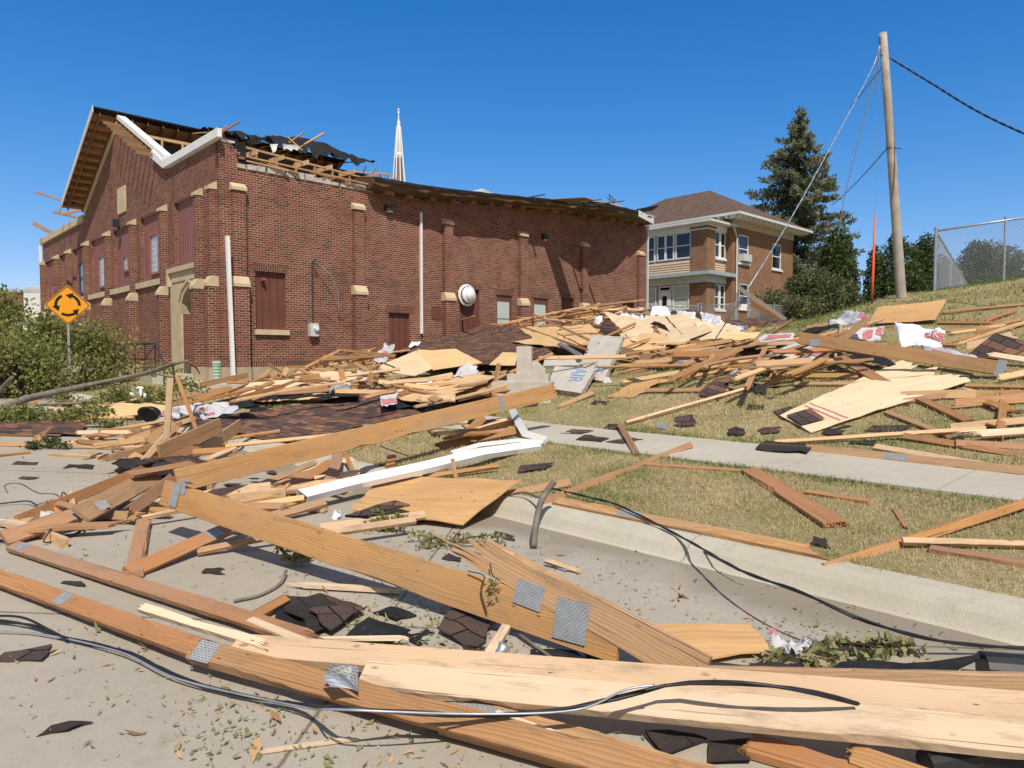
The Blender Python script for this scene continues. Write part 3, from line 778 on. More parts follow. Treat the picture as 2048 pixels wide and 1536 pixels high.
# torn edge of the roof hanging over the long wall: black felt flap and inner boards
def flap(name, pts_top, mat, thick=0.03, y=None):
    mb = MB(); mb.prism(pts_top, (0, thick, 0)); return mb.build(name, M[mat], hall)
fl = []
nn = 46
vs = []; fs = []
for i in range(nn + 1):
    u = i / nn
    s = 3.3 + u * 7.7
    for j in range(9):
        w = j / 8
        hump = (0.15 + 0.85 * math.exp(-((u - .62) / .27) ** 2)) * (1 + .25 * nz((s, 3, 0), 1.7))
        t = 10.9 - w * 2.5 + 0.35 * nz((s, w, 0), 0.9)
        z = 11.66 + hump * (0.55 + 0.9 * w - 1.55 * w ** 2) - 0.55 * w + 0.12 * nz((s, w * 2, 5), 2.2) + (0.45 * nz((s * 3, j, 9), 1.3) if j in (0, 8) else 0.10 * nz((s * 2, t * 2, 4), 1.5))
        vs.append((s, t, z))
for i in range(nn):
    for j in range(8):
        a = i * 9 + j
        if j == 7 and nz((i * .7, 2, 2), 1.0) > .28: continue
        fs.append((a, a + 1, a + 10, a + 9))
mb = MB(); mb.add(vs, fs); mb.build("torn_roofing_felt", M['felt'], hall, smooth=True, fix=False)
rk = random.Random(8)
for i in range(12):
    s = 3.0 + i * .62 + rk.uniform(-.2, .2); mb = MB(); l = rk.uniform(.5, 1.3); an = rk.uniform(.1, 1.0)
    mb.bar((s, 10.2, 11.3), (s + l * rk.uniform(-.6, .9), 9.6, 11.3 + l * math.sin(an) * rk.uniform(.1, .9)), .07, .04); mb.build("broken_rafter", M[rk.choice(('wood_tan', 'wood_red', 'wood_old'))], hall)
x = 0.8
while x < 8.0:
    mb = MB(); mb.box(x, x + .06, 0.75, 0.82, 7.55, 8.35 - 0.03 * x); mb.build("stud", M['wood_tan'], hall); x += 0.7
mb = MB(); mb.bar((0.6, 0.78, 8.4), (8.2, 0.78, 8.0), 0.09, 0.05); mb.bar((0.6, 0.6, 7.68), (6.2, 0.3, 7.72), 0.09, 0.05); mb.build("wall_plate", M['wood_tan'], hall)
mb = MB(); mb.add([(0.5, 1.4, 7.4), (8.6, 1.4, 7.4), (8.6, 1.5, 8.5), (0.5, 1.5, 8.5)], [(0, 1, 2, 3)]); mb.build("shade_backing", M['dark'], hall, fix=False)  # second near-black sheet, standing in for shade behind the wall-top studs
for (p, q, w) in (((0.9, .1, 7.75), (2.2, -.15, 7.62), .09), ((1.4, .2, 7.85), (2.6, -.12, 7.60), .09), ((1.0, .15, 7.9), (5.5, -.2, 7.66), .07), ((3.2, .3, 7.85), (4.4, -.1, 7.66), .09)):
    mb = MB(); mb.bar(p, q, w, .045); mb.build("broken_joist", M['wood_tan'], hall)
# the part of the roof that slumped onto the wall: decayed boards below, felt above
edge0 = [(5.2, 7.50, 7.86), (6.4, 7.50, 7.84), (7.84, 7.60, 7.86), (9.6, 7.74, 7.97), (11.7, 7.92, 8.13), (13.4, 8.02, 8.27), (14.9, 8.12, 8.37), (17.0, 8.18, 8.52), (19.5, 8.28, 8.62), (21.0, 8.34, 8.68), (22.0, 8.36, 8.66)]
OV = lambda s: -lerp_tab([(5.2, .55), (8, .85), (12, .9), (14, 1.1), (16, 1.75), (18, 1.7), (20, 1.1), (22.2, .35)], s) + 0.06 * nz((s, 0, 1), 1.5)
def edge_fine():
    out = []
    s = 5.2
    while s < 22.01:
        zl, zu = lerp_tab([(e[0], e[1]) for e in edge0], s), lerp_tab([(e[0], e[2]) for e in edge0], s)
        k_ = max(0, -OV(s) - .9) * .16; out.append((s, zl, zu - k_)); s += 0.42
    return out
edge = edge_fine(); mb = MB(); n = len(edge); vs = []
for (s, zl, zu) in edge:
    y = OV(s); vs += [(s, y, zu - .20 + .20 * nz((s, 2, 0), 2.6)), (s, y, zu), (s, 5.5, zu + 1.0), (s, 0.1, zl - 0.02), (s, y + 0.25, zl)]
fs = []
for i in range(n - 1):
    a, c = i * 5, i * 5 + 5
    for k, l in ((0, 1), (3, 4), (4, 0)): fs.append((a + k, a + l, c + l, c + k))
fs += [(0, 1, 2, 3, 4), tuple((n - 1) * 5 + x for x in range(5))]
mb.add(vs, fs); slump = mb.build("slumped_roof_edge", M['wood_rot'], hall)
mb = MB(); vs = []
for (s, zl, zu) in edge:
    y = OV(s) - 0.05; vs += [(s, y - .02, zu - .08 + .10 * nz((s, 7, 0), 3.1)), (s, y, zu + 0.02 + .03 * nz((s, 9, 0), 2.0)), (s, 5.5, zu + 1.02)]
fs = []
for i in range(n - 1):
    a, c = i * 3, i * 3 + 3
    fs += [(a, a + 1, c + 1, c), (a + 1, a + 2, c + 2, c + 1)]
mb.add(vs, fs); mb.build("roofing_felt", M['felt'], slump, fix=False)
for i in range(16):
    s = 5.8 + i * 0.98 + rj.uniform(-.2, .2); z = lerp_tab([(e[0], e[1]) for e in edge], s)
    mb = MB(); l = rj.uniform(.15, .55); mb.box(s, s + l, -0.42, 0.0, z - rj.uniform(.10, .17), z - 0.0); mb.build("rafter_end", M['wood_old'], slump)
mb = MB(); mb.prism([(19.9, -1.2, 8.36), (22.25, -0.42, 8.38), (22.25, -0.42, 8.68), (19.9, -1.2, 8.66)], (0, 0.04, 0)); mb.box(22.21, 22.25, -0.37, 5, 8.38, 8.68); mb.build("eave_fascia", M['white'], slump)
mb = MB(); mb.prism([(16.9, -1.6, 8.52), (22.3, -0.45, 8.74), (22.3, 1.5, 9.05), (16.9, 1.5, 9.2)], (0, 0, 0.05)); mb.build("loose_roof_sheet", M['trim'], slump)
for (s0, s1, p0, p1, w0) in ((14.0, 14.35, 1.0, 2.75, .75), (15.9, 16.35, 1.6, 3.0, .12), (15.2, 15.4, 1.3, 2.5, .10), (12.9, 12.95, .8, 1.5, .10)):
    mb = MB(); mb.bar((s0, -p0 + .5, 8.32), (s1, -p1, 8.12 if w0 > .5 else 8.3), w0, .03); mb.build("loose_roof_board", M['wood_old'], slump)
mb = MB(); mb.prism([(11.7, 1.5, 8.3), (13.3, 1.5, 8.4), (12.8, 1.5, 8.78), (12.1, 1.5, 8.92)], (0, 1.2, 0)); mb.build("skylight_box", M['trim'], hall)
mb = MB(); mb.prism([(17.3, 4.0, 8.9), (22.4, 4.0, 9.0), (22.4, 4.0, 9.35), (18.8, 4.0, 9.55)], (0, 2.2, 0)); mb.build("rear_roof", M['shingle_dark'], hall)
# pipes
def downspout(s, y, z0, z1, w, mat, lean=0.0):
    mb = MB(); mb.bar((s, y, z0), (s + lean, y, z1), w, w * .75, (1, 0, 0)); return mb.build("downspout", M[mat], hall)
downspout(7.6, -0.06, 2.4, 7.02, 0.10, 'white')
downspout(22.24, -0.06, 2.6, 8.35, 0.09, 'trim')
# ---------------------------------------------------------------- neighbouring brick house
A_H, B_H = 39.1, 23.6
house = empty("brick_house", ab(A_H, B_H), "two storey orange brick house with brown hip roof and white porch windows", "house", rz=TH)
def hr(px, py, y=0.0):       # right side planes: (x, z)
    a, z = on_b(px, py, B_H + y); return a - A_H, z
def hl(px, py, x=0.0):       # front planes: (y, z)
    b, z = on_a(px, py, A_H + x); return b - B_H, z
RIGHT = lambda u, v, d: (u, d, v)
YM = -0.4                    # the main block stands out this far past the porch
x_end = hr(1586, 500, YM)[0]
zt = 10.25
main_h = []
for (p0, q0, p1, q1) in ((1478, 468, 1497, 528), (1545, 486, 1562, 540), (1479, 566, 1497, 618)):
    a0, z1 = hr(p0, q0, YM); a1, z0 = hr(p1, q1, YM); main_h.append((a0, a1, z0, z1))
mb = MB()
wall_holes(mb, lambda u, v, d: (u, YM + d, v), 2.4, x_end, 2.3, zt, main_h, 0.12)
mb.add([(2.4, YM, 2.3), (2.4, YM, zt), (2.4, 9.5, zt), (2.4, 9.5, 2.3)], [(0, 1, 2, 3)])
mb.add([(x_end, YM, 2.3), (x_end, YM, zt), (x_end, 9.5, zt), (x_end, 9.5, 2.3)], [(0, 1, 2, 3)])
mb.build("wall", M['brick_tan'], house)
def sash(x0, x1, z0, z1, fn, d0, par=house, mat='glass', fr=0.075, split=True, name="window"):
    mb = MB()
    for q in ((x0, x0 + fr, z0, z1), (x1 - fr, x1, z0, z1), (x0 + fr, x1 - fr, z1 - fr, z1), (x0 + fr, x1 - fr, z0, z0 + fr)): fbox(mb, fn, *q, d0, d0 + .09)
    if split: fbox(mb, fn, x0 + fr, x1 - fr, (z0 + z1) / 2 - .03, (z0 + z1) / 2 + .03, d0 + .01, d0 + .08)
    w = mb.build(name, M['white'], par)
    mb = MB(); fbox(mb, fn, x0 + fr, x1 - fr, z0 + fr, z1 - fr, d0 + .05, d0 + .07); mb.build("pane", M[mat], w)
    return w
FM = lambda u, v, d: (u, YM + d, v)
for i, (a0, a1, z0, z1) in enumerate(main_h):
    w = sash(a0, a1, z0, z1, FM, 0.02)
    mb = MB(); fbox(mb, FM, a0 - .1, a1 + .1, z0 - .14, z0 - .002, -0.10, -0.002); mb.build("sill", M['white'], w)
a0, a1, z0, z1 = main_h[0]
mb = MB(); fbox(mb, FM, a0 + .1, a1 - .1, z0 + .1, z0 + .55, -0.30, 0.02); mb.build("air_conditioner", M['grey_box'], house)
# porch: right face
xr = hr(1452, 500)[0]
u1z1 = hr(1416, 458)[1]; u1z0 = hr(1416, 512)[1]; l1z1 = hr(1416, 566)[1]; l1z0 = hr(1416, 617)[1]
sidz0 = hr(1416, 541)[1]
FL = lambda u, v, d: (d, u, v)          # porch front face
YF = 7.2
pil = 1.15
for (z0, z1) in ((2.3, l1z1 + 0.05), (sidz0 + .02, u1z1 + .35)):
    mb = MB(); mb.box(-0.02, 0.95, -0.02, pil, z0, z1); p = mb.build("brick_pillar", M['brick_tan'], house)
    mb = MB(); mb.box(-0.08, 1.0, -0.08, pil + .05, z1 - .26, z1 - .12); mb.build("pillar_cap", M['brick_tan'], p)
xp = 1.0
for (z0, z1) in ((u1z0, u1z1), (l1z0, l1z1)):
    m = (xp + xr) / 2
    for (a, b) in ((xp, m - .05), (m + .05, xr)): sash(a, b, z0, z1, RIGHT, 0.04)
    mb = MB(); mb.box(m - .048, m + .048, 0.03, 0.12, z0, z1); mb.box(xp, xr, -0.08, 0.1, z0 - .14, z0 - .003); mb.build("window_trim", M['white'], house)
def clap(mb, fn, u0, u1, z0, z1):
    n = max(1, int((z1 - z0) / 0.14)); h = (z1 - z0) / n
    for i in range(n): mb.prism([fn(u0, z0 + i * h, 0.02), fn(u0, z0 + i * h + h - .004, 0.06), fn(u0, z0 + i * h + h - .004, .1), fn(u0, z0 + i * h, .1)], Vector(fn(u1, 0, 0)) - Vector(fn(u0, 0, 0)))
mb = MB(); clap(mb, RIGHT, xp, xr, sidz0, u1z0 - .145); mb.build("side_siding", M['siding'], house)
mb = MB(); clap(mb, FL, pil, YF, sidz0, u1z0 - .145); mb.build("front_siding", M['siding'], house)
mb = MB(); mb.box(0.96, xr + .3, 0.0, 0.3, 2.3, l1z0 - .145); mb.box(xr + .02, 2.38, 0.0, 0.2, 2.3, zt - .5); mb.build("porch_wall", M['brick_tan'], house)
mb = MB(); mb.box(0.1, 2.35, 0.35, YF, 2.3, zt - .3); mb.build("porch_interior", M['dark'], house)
# ledge between floors, porch cornice
lz = sidz0
mb = MB(); mb.box(-0.55, xr + .35, -0.55, YF, lz - .28, lz - .06); mb.build("porch_ledge", M['blue_trim'], house)
mb = MB(); mb.box(-0.05, xr + .02, -0.05, YF, l1z1 + .06, lz - .285); mb.build("porch_frieze", M['trim'], house)
ez = u1z1 + .36
mb = MB(); mb.box(-0.06, xr + .02, -0.06, YF, u1z1 + .005, ez); mb.build("porch_top_frieze", M['white'], house)
mb = MB(); mb.box(-0.6, xr + .3, -0.6, YF, ez + .002, ez + .14); mb.build("porch_cornice", M['trim'], house)
# front windows
def hw(p0, p1, z0, z1, mat='glass', split=True):
    y1 = hl(p0, 500)[0]; y0 = hl(p1, 500)[0]; return sash(y0, y1, z0, z1, FL, 0.04, mat=mat, split=split)
hw(1350, 1381, u1z0, u1z1); hw(1330, 1347, u1z0, u1z1); hw(1313, 1330, u1z0, u1z1); hw(1294, 1309, u1z0, u1z1); hw(1272, 1290, u1z0, u1z1)
hw(1345, 1378, l1z0, l1z1, 'blind'); hw(1290, 1312, l1z0 + .2, l1z1, 'blind')
mb = MB(); mb.box(0.1, 0.14, pil, YF, 2.3, ez - .01); mb.build("front_trim_wall", M['white'], house)
y1 = hl(1317, 600)[0]; y0 = hl(1341, 600)[0]
mb = MB(); fbox(mb, FL, y0, y1, 2.4, l1z1 - .35, 0.03, 0.09); d = mb.build("door", M['white'], house)
mb = MB(); fbox(mb, FL, y0 + .3, y1 - .28, 3.6, l1z1 - .65, 0.02, 0.029); mb.build("door_pane", M['glass'], d)
sash(y0, y1, l1z1 - .33, l1z1, FL, 0.04, split=False, name="transom")
# hip roof over the main block
x0, x1, y0, y1 = 1.5, x_end + 0.95, YM - 0.95, 11.5
zr = 10.5; hx = (x1 - x0) / 2; rz_ = zr + hx * 0.565
xa = x0 + hx; ya = y0 + hx
mb = MB()
mb.add([(x0, y0, zr), (x1, y0, zr), (x1, y1, zr), (x0, y1, zr), (xa, ya, rz_), (xa, y1 - hx * .75, rz_)], [(0, 1, 4), (1, 2, 5, 4), (2, 3, 5), (3, 0, 4, 5)])
roof = mb.build("hip_roof", M['shingle_house'], house)
mb = MB(); mb.box(x0 - .05, x1 + .05, y0 - .05, y0 + .1, zr - .16, zr - .005); mb.box(x0 - .05, x0 + .1, y0 + .1, y1, zr - .16, zr - .005); mb.box(x0 + .1, x1, y0 + .1, y1, zr - .14, zr - .06); mb.build("eave", M['trim'], roof)
mb = MB(); mb.box(2.35, x_end, YM - .06, YM - .002, zt - .45, zr - .145); mb.build("frieze_board", M['stone'], house)
n = 15
for i in range(n):
    x = 1.9 + (x_end + .5 - 1.9) * i / (n - 1)
    mb = MB(); mb.box(x - .06, x + .06, y0 + .12, YM - .07, zr - .30, zr - .142); mb.build("eave_bracket", M['white'], roof)
for i in range(5):
    y = YM - .5 + i * .55
    mb = MB(); mb.box(x0 + .12, 2.3, y - .06, y + .06, zr - .30, zr - .142); mb.build("eave_bracket", M['white'], roof)
mb = MB(); px0 = hl(1275, 412, 4.0)[0]
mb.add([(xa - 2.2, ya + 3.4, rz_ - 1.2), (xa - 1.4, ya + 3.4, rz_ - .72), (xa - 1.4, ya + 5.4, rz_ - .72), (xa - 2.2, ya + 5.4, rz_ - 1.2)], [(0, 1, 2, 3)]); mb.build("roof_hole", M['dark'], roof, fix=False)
mb = MB(); mb.tube([(xr + .45, -0.52, 2.6), (xr + .45, -0.52, ez - .7), (xr + .3, -0.5, ez - .4), (xr + .05, -.5, ez)], 0.055, 6); mb.build("downspout", M['trim'], house)

# ---------------------------------------------------------------- church spire far behind
sx, sy = -0.1585 * 130, 130.0
sp = empty("church_spire", (sx, sy, 2.0), "slender white ribbed church spire with a cross far behind the hall", "spire")
def ring(r, z, n=8, ph=math.pi / 8): return [(r * math.cos(2 * math.pi * i / n + ph), r * math.sin(2 * math.pi * i / n + ph), z) for i in range(n)]
def zpx(py): return EYE + (709 - py) * 130 / F - 2.0
zb, zm, ztp = zpx(420), zpx(314), zpx(262)
mb = MB(); mb.add(ring(1.42, zb) + ring(0.33, ztp), [(i, (i + 1) % 8, 8 + (i + 1) % 8, 8 + i) for i in range(8)] + [tuple(range(8))[::-1], tuple(range(8, 16))])
mb.build("spire_faces", soft('spire_slate', (0.17, 0.13, 0.15), 0.1, 0.5, 0.6, 0.3), sp)
for i in range(8):
    a = ring(1.46, zb)[i]; c = ring(0.36, ztp)[i]; mb = MB(); mb.tube([a, c], [0.13, 0.09], 5); mb.build("rib", M['white'], sp)
    a = [sum(x) / 2 for x in zip(ring(1.42, zb)[i], ring(1.42, zb)[(i + 1) % 8])]; c = [sum(x) / 2 for x in zip(ring(0.33, ztp)[i], ring(0.33, ztp)[(i + 1) % 8])]
    mm = [p + (q - p) * 0.62 for p, q in zip(a, c)]
    mb = MB(); mb.tube([mm, c], [0.09, 0.06], 4); mb.build("rib", M['white'], sp)
mb = MB(); r = 1.42 + (0.33 - 1.42) * (zm - zb) / (ztp - zb) + .1
mb.add(ring(r, zm - .25) + ring(r, zm + .25), [(i, (i + 1) % 8, 8 + (i + 1) % 8, 8 + i) for i in range(8)] + [tuple(range(8))[::-1], tuple(range(8, 16))]); mb.build("spire_band", M['white'], sp)
mb = MB(); mb.tube([(0, 0, ztp - .3), (0, 0, ztp + .2), (0, 0, zpx(258)), (0, 0, zpx(252)), (0, 0, zpx(248)), (0, 0, zpx(232)), (0, 0, zpx(224))], [.42, .42, .28, .32, .14, .08, .06], 8); mb.build("finial", M['white'], sp)
mb = MB(); mb.box(-.2, .2, -.06, .06, zpx(233), zpx(231)); mb.tube([(0, 0, zpx(231)), (0, 0, zpx(228)), (0, 0, zpx(225))], [.05, .2, .05], 8); mb.build("cross", M['white'], sp)
mb = MB(); mb.box(-1.9, 1.9, -1.9, 1.9, 0, zb); mb.build("tower", M['brick'], sp)

# ---------------------------------------------------------------- flat roofed block beyond the hall on the left
p = D(20, 709, 75)
blk = empty("flat_roofed_block", (p.x - 6, 75, 0.5), "low flat roofed brick block far left behind the fallen tree", "building", rz=0.15)
def zq(py, y=75): return EYE + (709 - py) * y / F - 0.5
mb = MB(); mb.box(-9, 10.5, 0, 12, -1, zq(584)); mb.build("wall", M['brick'], blk)
mb = MB(); mb.box(-9.2, 10.7, -.2, 12.2, zq(584), zq(577)); mb.build("cornice", M['blue_trim'], blk)
mb = MB(); mb.box(6.2, 9.6, 2, 6, zq(577), zq(569)); mb.build("roof_unit", M['stone'], blk)
mb = MB(); mb.box(8.2, 10.4, -2.5, -.25, -1, zq(588)); mb.build("annex", M['trim'], blk)
for i in range(6):
    mb = MB(); x = -7 + i * 2.6; mb.box(x, x + 1, -.06, -.002, 2.6, 4.4); w = mb.build("window", M['white'], blk)
    mb = MB(); mb.box(x + .1, x + .9, -.08, -.062, 2.7, 4.3); mb.build("pane", M['glass'], w)

# ---------------------------------------------------------------- utility pole, its wires, guy guard
base = G(1803, 596); yb = base.y
topp = D(1766, 66, yb - 0.3)
pole = empty("utility_pole", base, "tall leaning weathered wooden utility pole on the grassy slope", "pole")
mb = MB(); ax = topp - base
mb.tube([(0, 0, -.5)] + [tuple(ax * u) for u in (0, .25, .5, .75, 1.0)], [x * yb / 22.0 for x in (.152, .148, .14, .13, .12, .108)], 12); mb.build("pole_shaft", M['pole'], pole, smooth=True)
mb = MB(); q = ax * 0.965; mb.tube([q + Vector((-.13, -.06, .12)), q + Vector((-.15, -.08, -.05))], .03, 6); mb.build("insulator", M['steel_dark'], pole)
mb = MB(); q = ax * 0.90; mb.tube([q + Vector((-.14, -.05, .12)), q + Vector((.16, -.05, .02))], .016, 5); mb.build("cable_clamp", M['steel_dark'], pole)
mb = MB(); q = ax * 0.57; mb.tube([q + Vector((-.2, -.1, .02)), q + Vector((.24, -.1, -.02))], .014, 5); mb.build("through_bolt", M['steel_dark'], pole)
def wire(name, label, pts, r, mat, cat="cable", sag=0.0, n=24, group=None, twist=0):
    """A strand through 3D points (Catmull-Rom), or twisted strands when twist is set."""
    P = [Vector(p) for p in pts]
    path = []
    if len(P) == 2:
        for i in range(n + 1):
            u = i / n; path.append(P[0].lerp(P[1], u) - Vector((0, 0, sag * 4 * u * (1 - u))))
    else:
        Q = [P[0] * 2 - P[1]] + P + [P[-1] * 2 - P[-2]]
        for i in range(1, len(Q) - 2):
            for j in range(8):
                u = j / 8; a, b, c, d = Q[i - 1], Q[i], Q[i + 1], Q[i + 2]
                path.append(0.5 * ((2 * b) + (c - a) * u + (2 * a - 5 * b + 4 * c - d) * u * u + (3 * b - a - 3 * c + d) * u ** 3))
        path.append(P[-1])
    mb = MB()
    if twist:
        L_ = 0.0; cum = [0.0]
        for p, q in zip(path, path[1:]): L_ += (q - p).length; cum.append(L_)
        def at(l):
            for i in range(len(cum) - 1):
                if l <= cum[i + 1]: return path[i].lerp(path[i + 1], (l - cum[i]) / max(1e-6, cum[i + 1] - cum[i]))
            return path[-1]
        m = int(L_ / twist * 8) + 2
        for s_ in (0, math.pi):
            pp = []
            for i in range(m):
                l = L_ * i / (m - 1); c = at(l); t = (at(min(L_, l + .02)) - at(max(0, l - .02))).normalized()
                u_ = t.orthogonal().normalized() if abs(t.z) > .95 else t.cross(Vector((0, 0, 1))).normalized(); w_ = t.cross(u_)
                an = 2 * math.pi * l / twist + s_
                pp.append(c + (u_ * math.cos(an) + w_ * math.sin(an)) * r * .6)
            mb.tube(pp, r, 5)
    else:
        mb.tube(path, r, 6)
    o = mb.build(name, M[mat], smooth=True)
    return tag(o, label, cat, group)
pw = lambda u, dx=-.14: base + ax * u + Vector((dx, -.05, 0))
wire("twisted_service_cable", "thick black twisted cable sagging from the pole to the right", [base + ax * .90 + Vector((.17, -.05, 0)), D(1860, 165, yb - 1.5), D(1950, 220, yb - 3), D(2048, 267, yb - 4.5), D(2200, 325, yb - 7)], 0.017, 'black', twist=0.6)
wire("service_drop", "grey cable slanting from the pole top down into the debris pile", [pw(.955), D(1738, 150, yb - .6), D(1600, 405, yb - 3.5), D(1500, 570, yb - 5.5), G(1428, 682, .35)], 0.010, 'steel', twist=0.6)
wire("brace_wire", "short dark wire joining the slanting cable to the pole", [pw(.87), D(1700, 215, yb - 1.2)], 0.014, 'steel_dark', sag=0.02)
wire("slack_wire", "pale slack wire hanging from pole top toward the spruce", [pw(.95), D(1737, 200, yb + 1), D(1712, 300, yb + 3), D(1690, 390, yb + 6), D(1676, 470, yb + 8)], 0.016, 'trim')
wire("phone_wire", "thin dark wire running from mid pole behind the spruce", [pw(.57), D(1664, 410, yb + 14)], 0.016, 'steel_dark', sag=0.1)
g0 = D(1744, 606, yb + 1.2); g0 = G(1744, 606)
wire("guy_wire", "thin steel guy wire from the pole top to the orange guard", [pw(.96), g0 + (pw(.96) - g0) * 0.2], 0.006, 'steel')
gg = empty("guy_guard", g0, "bright orange plastic guy wire guard beside the utility pole", "cable guard")
mb = MB(); v = D(1750, 432, g0.y) - g0; mb.tube([v * 0.04, v * 0.3, v], [.036, .038, .03], 8); mb.build("guard_sleeve", M['orange'], gg, smooth=True)
mb = MB(); mb.tube([(0, 0, -.2), v * 0.05], .03, 6); mb.build("anchor_rod", M['steel_dark'], gg)

# ---------------------------------------------------------------- chain link fences
def chainlink(name, label, p, q, h, cell=0.085, wr=0.0032, posts=None, mesh_tone='steel', slat=False, group=None, rail=0.024, bottom=True):
    p = Vector(p); q = Vector(q)
    e = empty(name, p, label, "fence", group); d = q - p
    L_ = Vector((d.x, d.y, 0)).length; x = d.normalized(); hz = Vector((0, 0, 1))
    mb = MB(); mb.tube([hz * h, d + hz * h], rail, 8); mb.build("top_rail", M['steel'], e, smooth=True)
    if bottom:
        mb = MB(); mb.tube([hz * .06, d + hz * .06], rail * .6, 6); mb.build("bottom_rail", M['steel'], e, smooth=True)
    n = posts or max(1, round(L_ / 2.6))
    for i in range(n + 1):
        c = d * (i / n); r = .042 if i in (0, n) else .03
        mb = MB(); mb.tube([c - hz * .3, c + hz * (h + .06)], r, 8)
        mb.tube([c + hz * (h + .05), c + hz * (h + .11)], r * 1.25, 8); mb.build("post", M['steel'], e)
    mb = MB(); m = int((L_ + h) / cell)
    off = x.cross(hz) * 0.012
    for k in range(m):
        for sgn in (1, -1):
            u0 = k * cell - (h if sgn > 0 else 0); z0 = 0.05
            if sgn > 0: a_, b_ = (u0, 0.0), (u0 + h, h)
            else: a_, b_ = (u0, 0.0), (u0 - h, h)
            def clip(a_, b_):
                (ua, za), (ub, zb_) = a_, b_
                t0, t1 = 0.0, 1.0; du = ub - ua
                lo, hi = ((0 - ua) / du, (L_ - ua) / du); lo, hi = min(lo, hi), max(lo, hi)
                t0, t1 = max(t0, lo), min(t1, hi)
                return None if t1 - t0 < 0.02 else ((ua + du * t0, za + (zb_ - za) * t0), (ua + du * t1, za + (zb_ - za) * t1))
            c = clip(a_, b_)
            if c:
                A_ = x * (c[0][0] * d.length / L_) + hz * (c[0][1] * .97 + .04) + off * sgn * .3; B_ = x * (c[1][0] * d.length / L_) + hz * (c[1][1] * .97 + .04) + off * sgn * .3
                mb.bar(A_, B_, wr * 2, wr * 2, x.cross(hz))
    mb.build("wire_mesh", M[mesh_tone], e)
    return e
f0 = G(1869, 582)
hgt = 2.05
f1 = D(2150, 543, f0.y - 0.6)
tr_z = D(1872, 462, f0.y).z - f0.z
fence_h = tr_z
chainlink("chain_link_fence", "tall chain link fence at the top of the grassy slope running right", f0, f1, fence_h, 0.085, 0.0026, 2, rail=.03, bottom=False)
f2 = D(1952, 570, f0.y + 16); f2.z = terrain(f2.x, f2.y) - 0.1
chainlink("chain_link_fence", "pale chain link fence run going back from the tall corner post", f0 + Vector((.1, .15, 0)), f2, fence_h, 0.16, 0.0024, 4, rail=.03)
y_h = 33.0
def gpt(px, y): q = D(px, 640, y); return Vector((q.x, q.y, terrain(q.x, q.y)))
zt_ = lambda py, y: EYE + (709 - py) * y / F
def lowfence(px0, px1, y0, y1, label):
    a_, b_ = gpt(px0, y0), gpt(px1, y1); return chainlink("yard_fence", label, a_, b_, 1.45, 0.075, 0.0035, None, rail=.022)
for (px0, px1, y0, y1, lab) in ((1300, 1396, 35.5, 34.8, "low chain link fence run below the white porch door"), (1402, 1470, 34.8, 34.2, "low chain link fence run below the paired porch windows"), (1497, 1640, 34.0, 38.0, "low chain link fence run in front of the dark hedge")):
    lowfence(px0, px1, y0, y1, lab)
ga, gb = gpt(1472, 34.2), gpt(1496, 34.0)
gate = empty("yard_gate", ga, "open chain link yard gate with a small white plate", "gate")
d = gb - ga
for c in (Vector((0, 0, 0)), d):
    mb = MB(); mb.tube([c - Vector((0, 0, .2)), c + Vector((0, 0, 2.0))], .045, 8); mb.build("gate_post", M['steel'], gate)
mb = MB(); mb.tube([Vector((0.06, 0, .15)), d * .92 + Vector((0, 0, .15)), d * .92 + Vector((0, 0, 1.4)), Vector((0.06, 0, 1.4)), Vector((.06, 0, .15))], .02, 6); mb.build("gate_frame", M['steel'], gate)
mb = MB(); c = d * .62 + Vector((0, -.06, 1.28)); mb.bar(c - d * .26, c + d * .26, 0.02, 0.30); mb.build("gate_plate", M['white'], gate)

# ---------------------------------------------------------------- roundabout warning sign on the verge
sb = G(140, 786)
sg = empty("roundabout_sign", sb, "diamond amber roundabout warning sign with three black arrows on a steel post", "road sign")
pc = D(140, 610, sb.y); hc = pc.z - sb.z
half = 39.5 / F * pc.y
mb = MB(); mb.box(-.03, .03, .02, .065, -.4, hc + half * .8); mb.build("sign_post", M['steel'], sg)
yaw = math.atan2(pc.x, pc.y)
pl_ = bpy.data.objects.new("sign_plate", None)
def dia(h, y): return [(0, y, hc - h), (h, y, hc), (0, y, hc + h), (-h, y, hc)]
def rdia(h, y, r=0.1):
    out = []
    for (cx, cz) in ((0, -h), (h, 0), (0, h), (-h, 0)):
        pass
    cs = [Vector((0, 0, -h)), Vector((h, 0, 0)), Vector((0, 0, h)), Vector((-h, 0, 0))]
    for i in range(4):
        p, c, n = cs[i - 1], cs[i], cs[(i + 1) % 4]
        for u in (0, .33, .66, 1):
            a = c.lerp(p, r); b = c.lerp(n, r); q = a.lerp(c, u).lerp(c.lerp(b, u), u); out.append((q.x, y, hc + q.z))
    return out
mb = MB(); mb.prism(rdia(half, 0.0), (0, .004, 0)); face = mb.build("sign_face", M['sign'], sg)
mb = MB()
o_, i_ = rdia(half * .965, -.003), rdia(half * .925, -.003); n = len(o_)
mb.add(o_ + i_, [(k_, (k_ + 1) % n, n + (k_ + 1) % n, n + k_) for k_ in range(n)]); mb.build("border_line", M['sign_black'], face, fix=False)
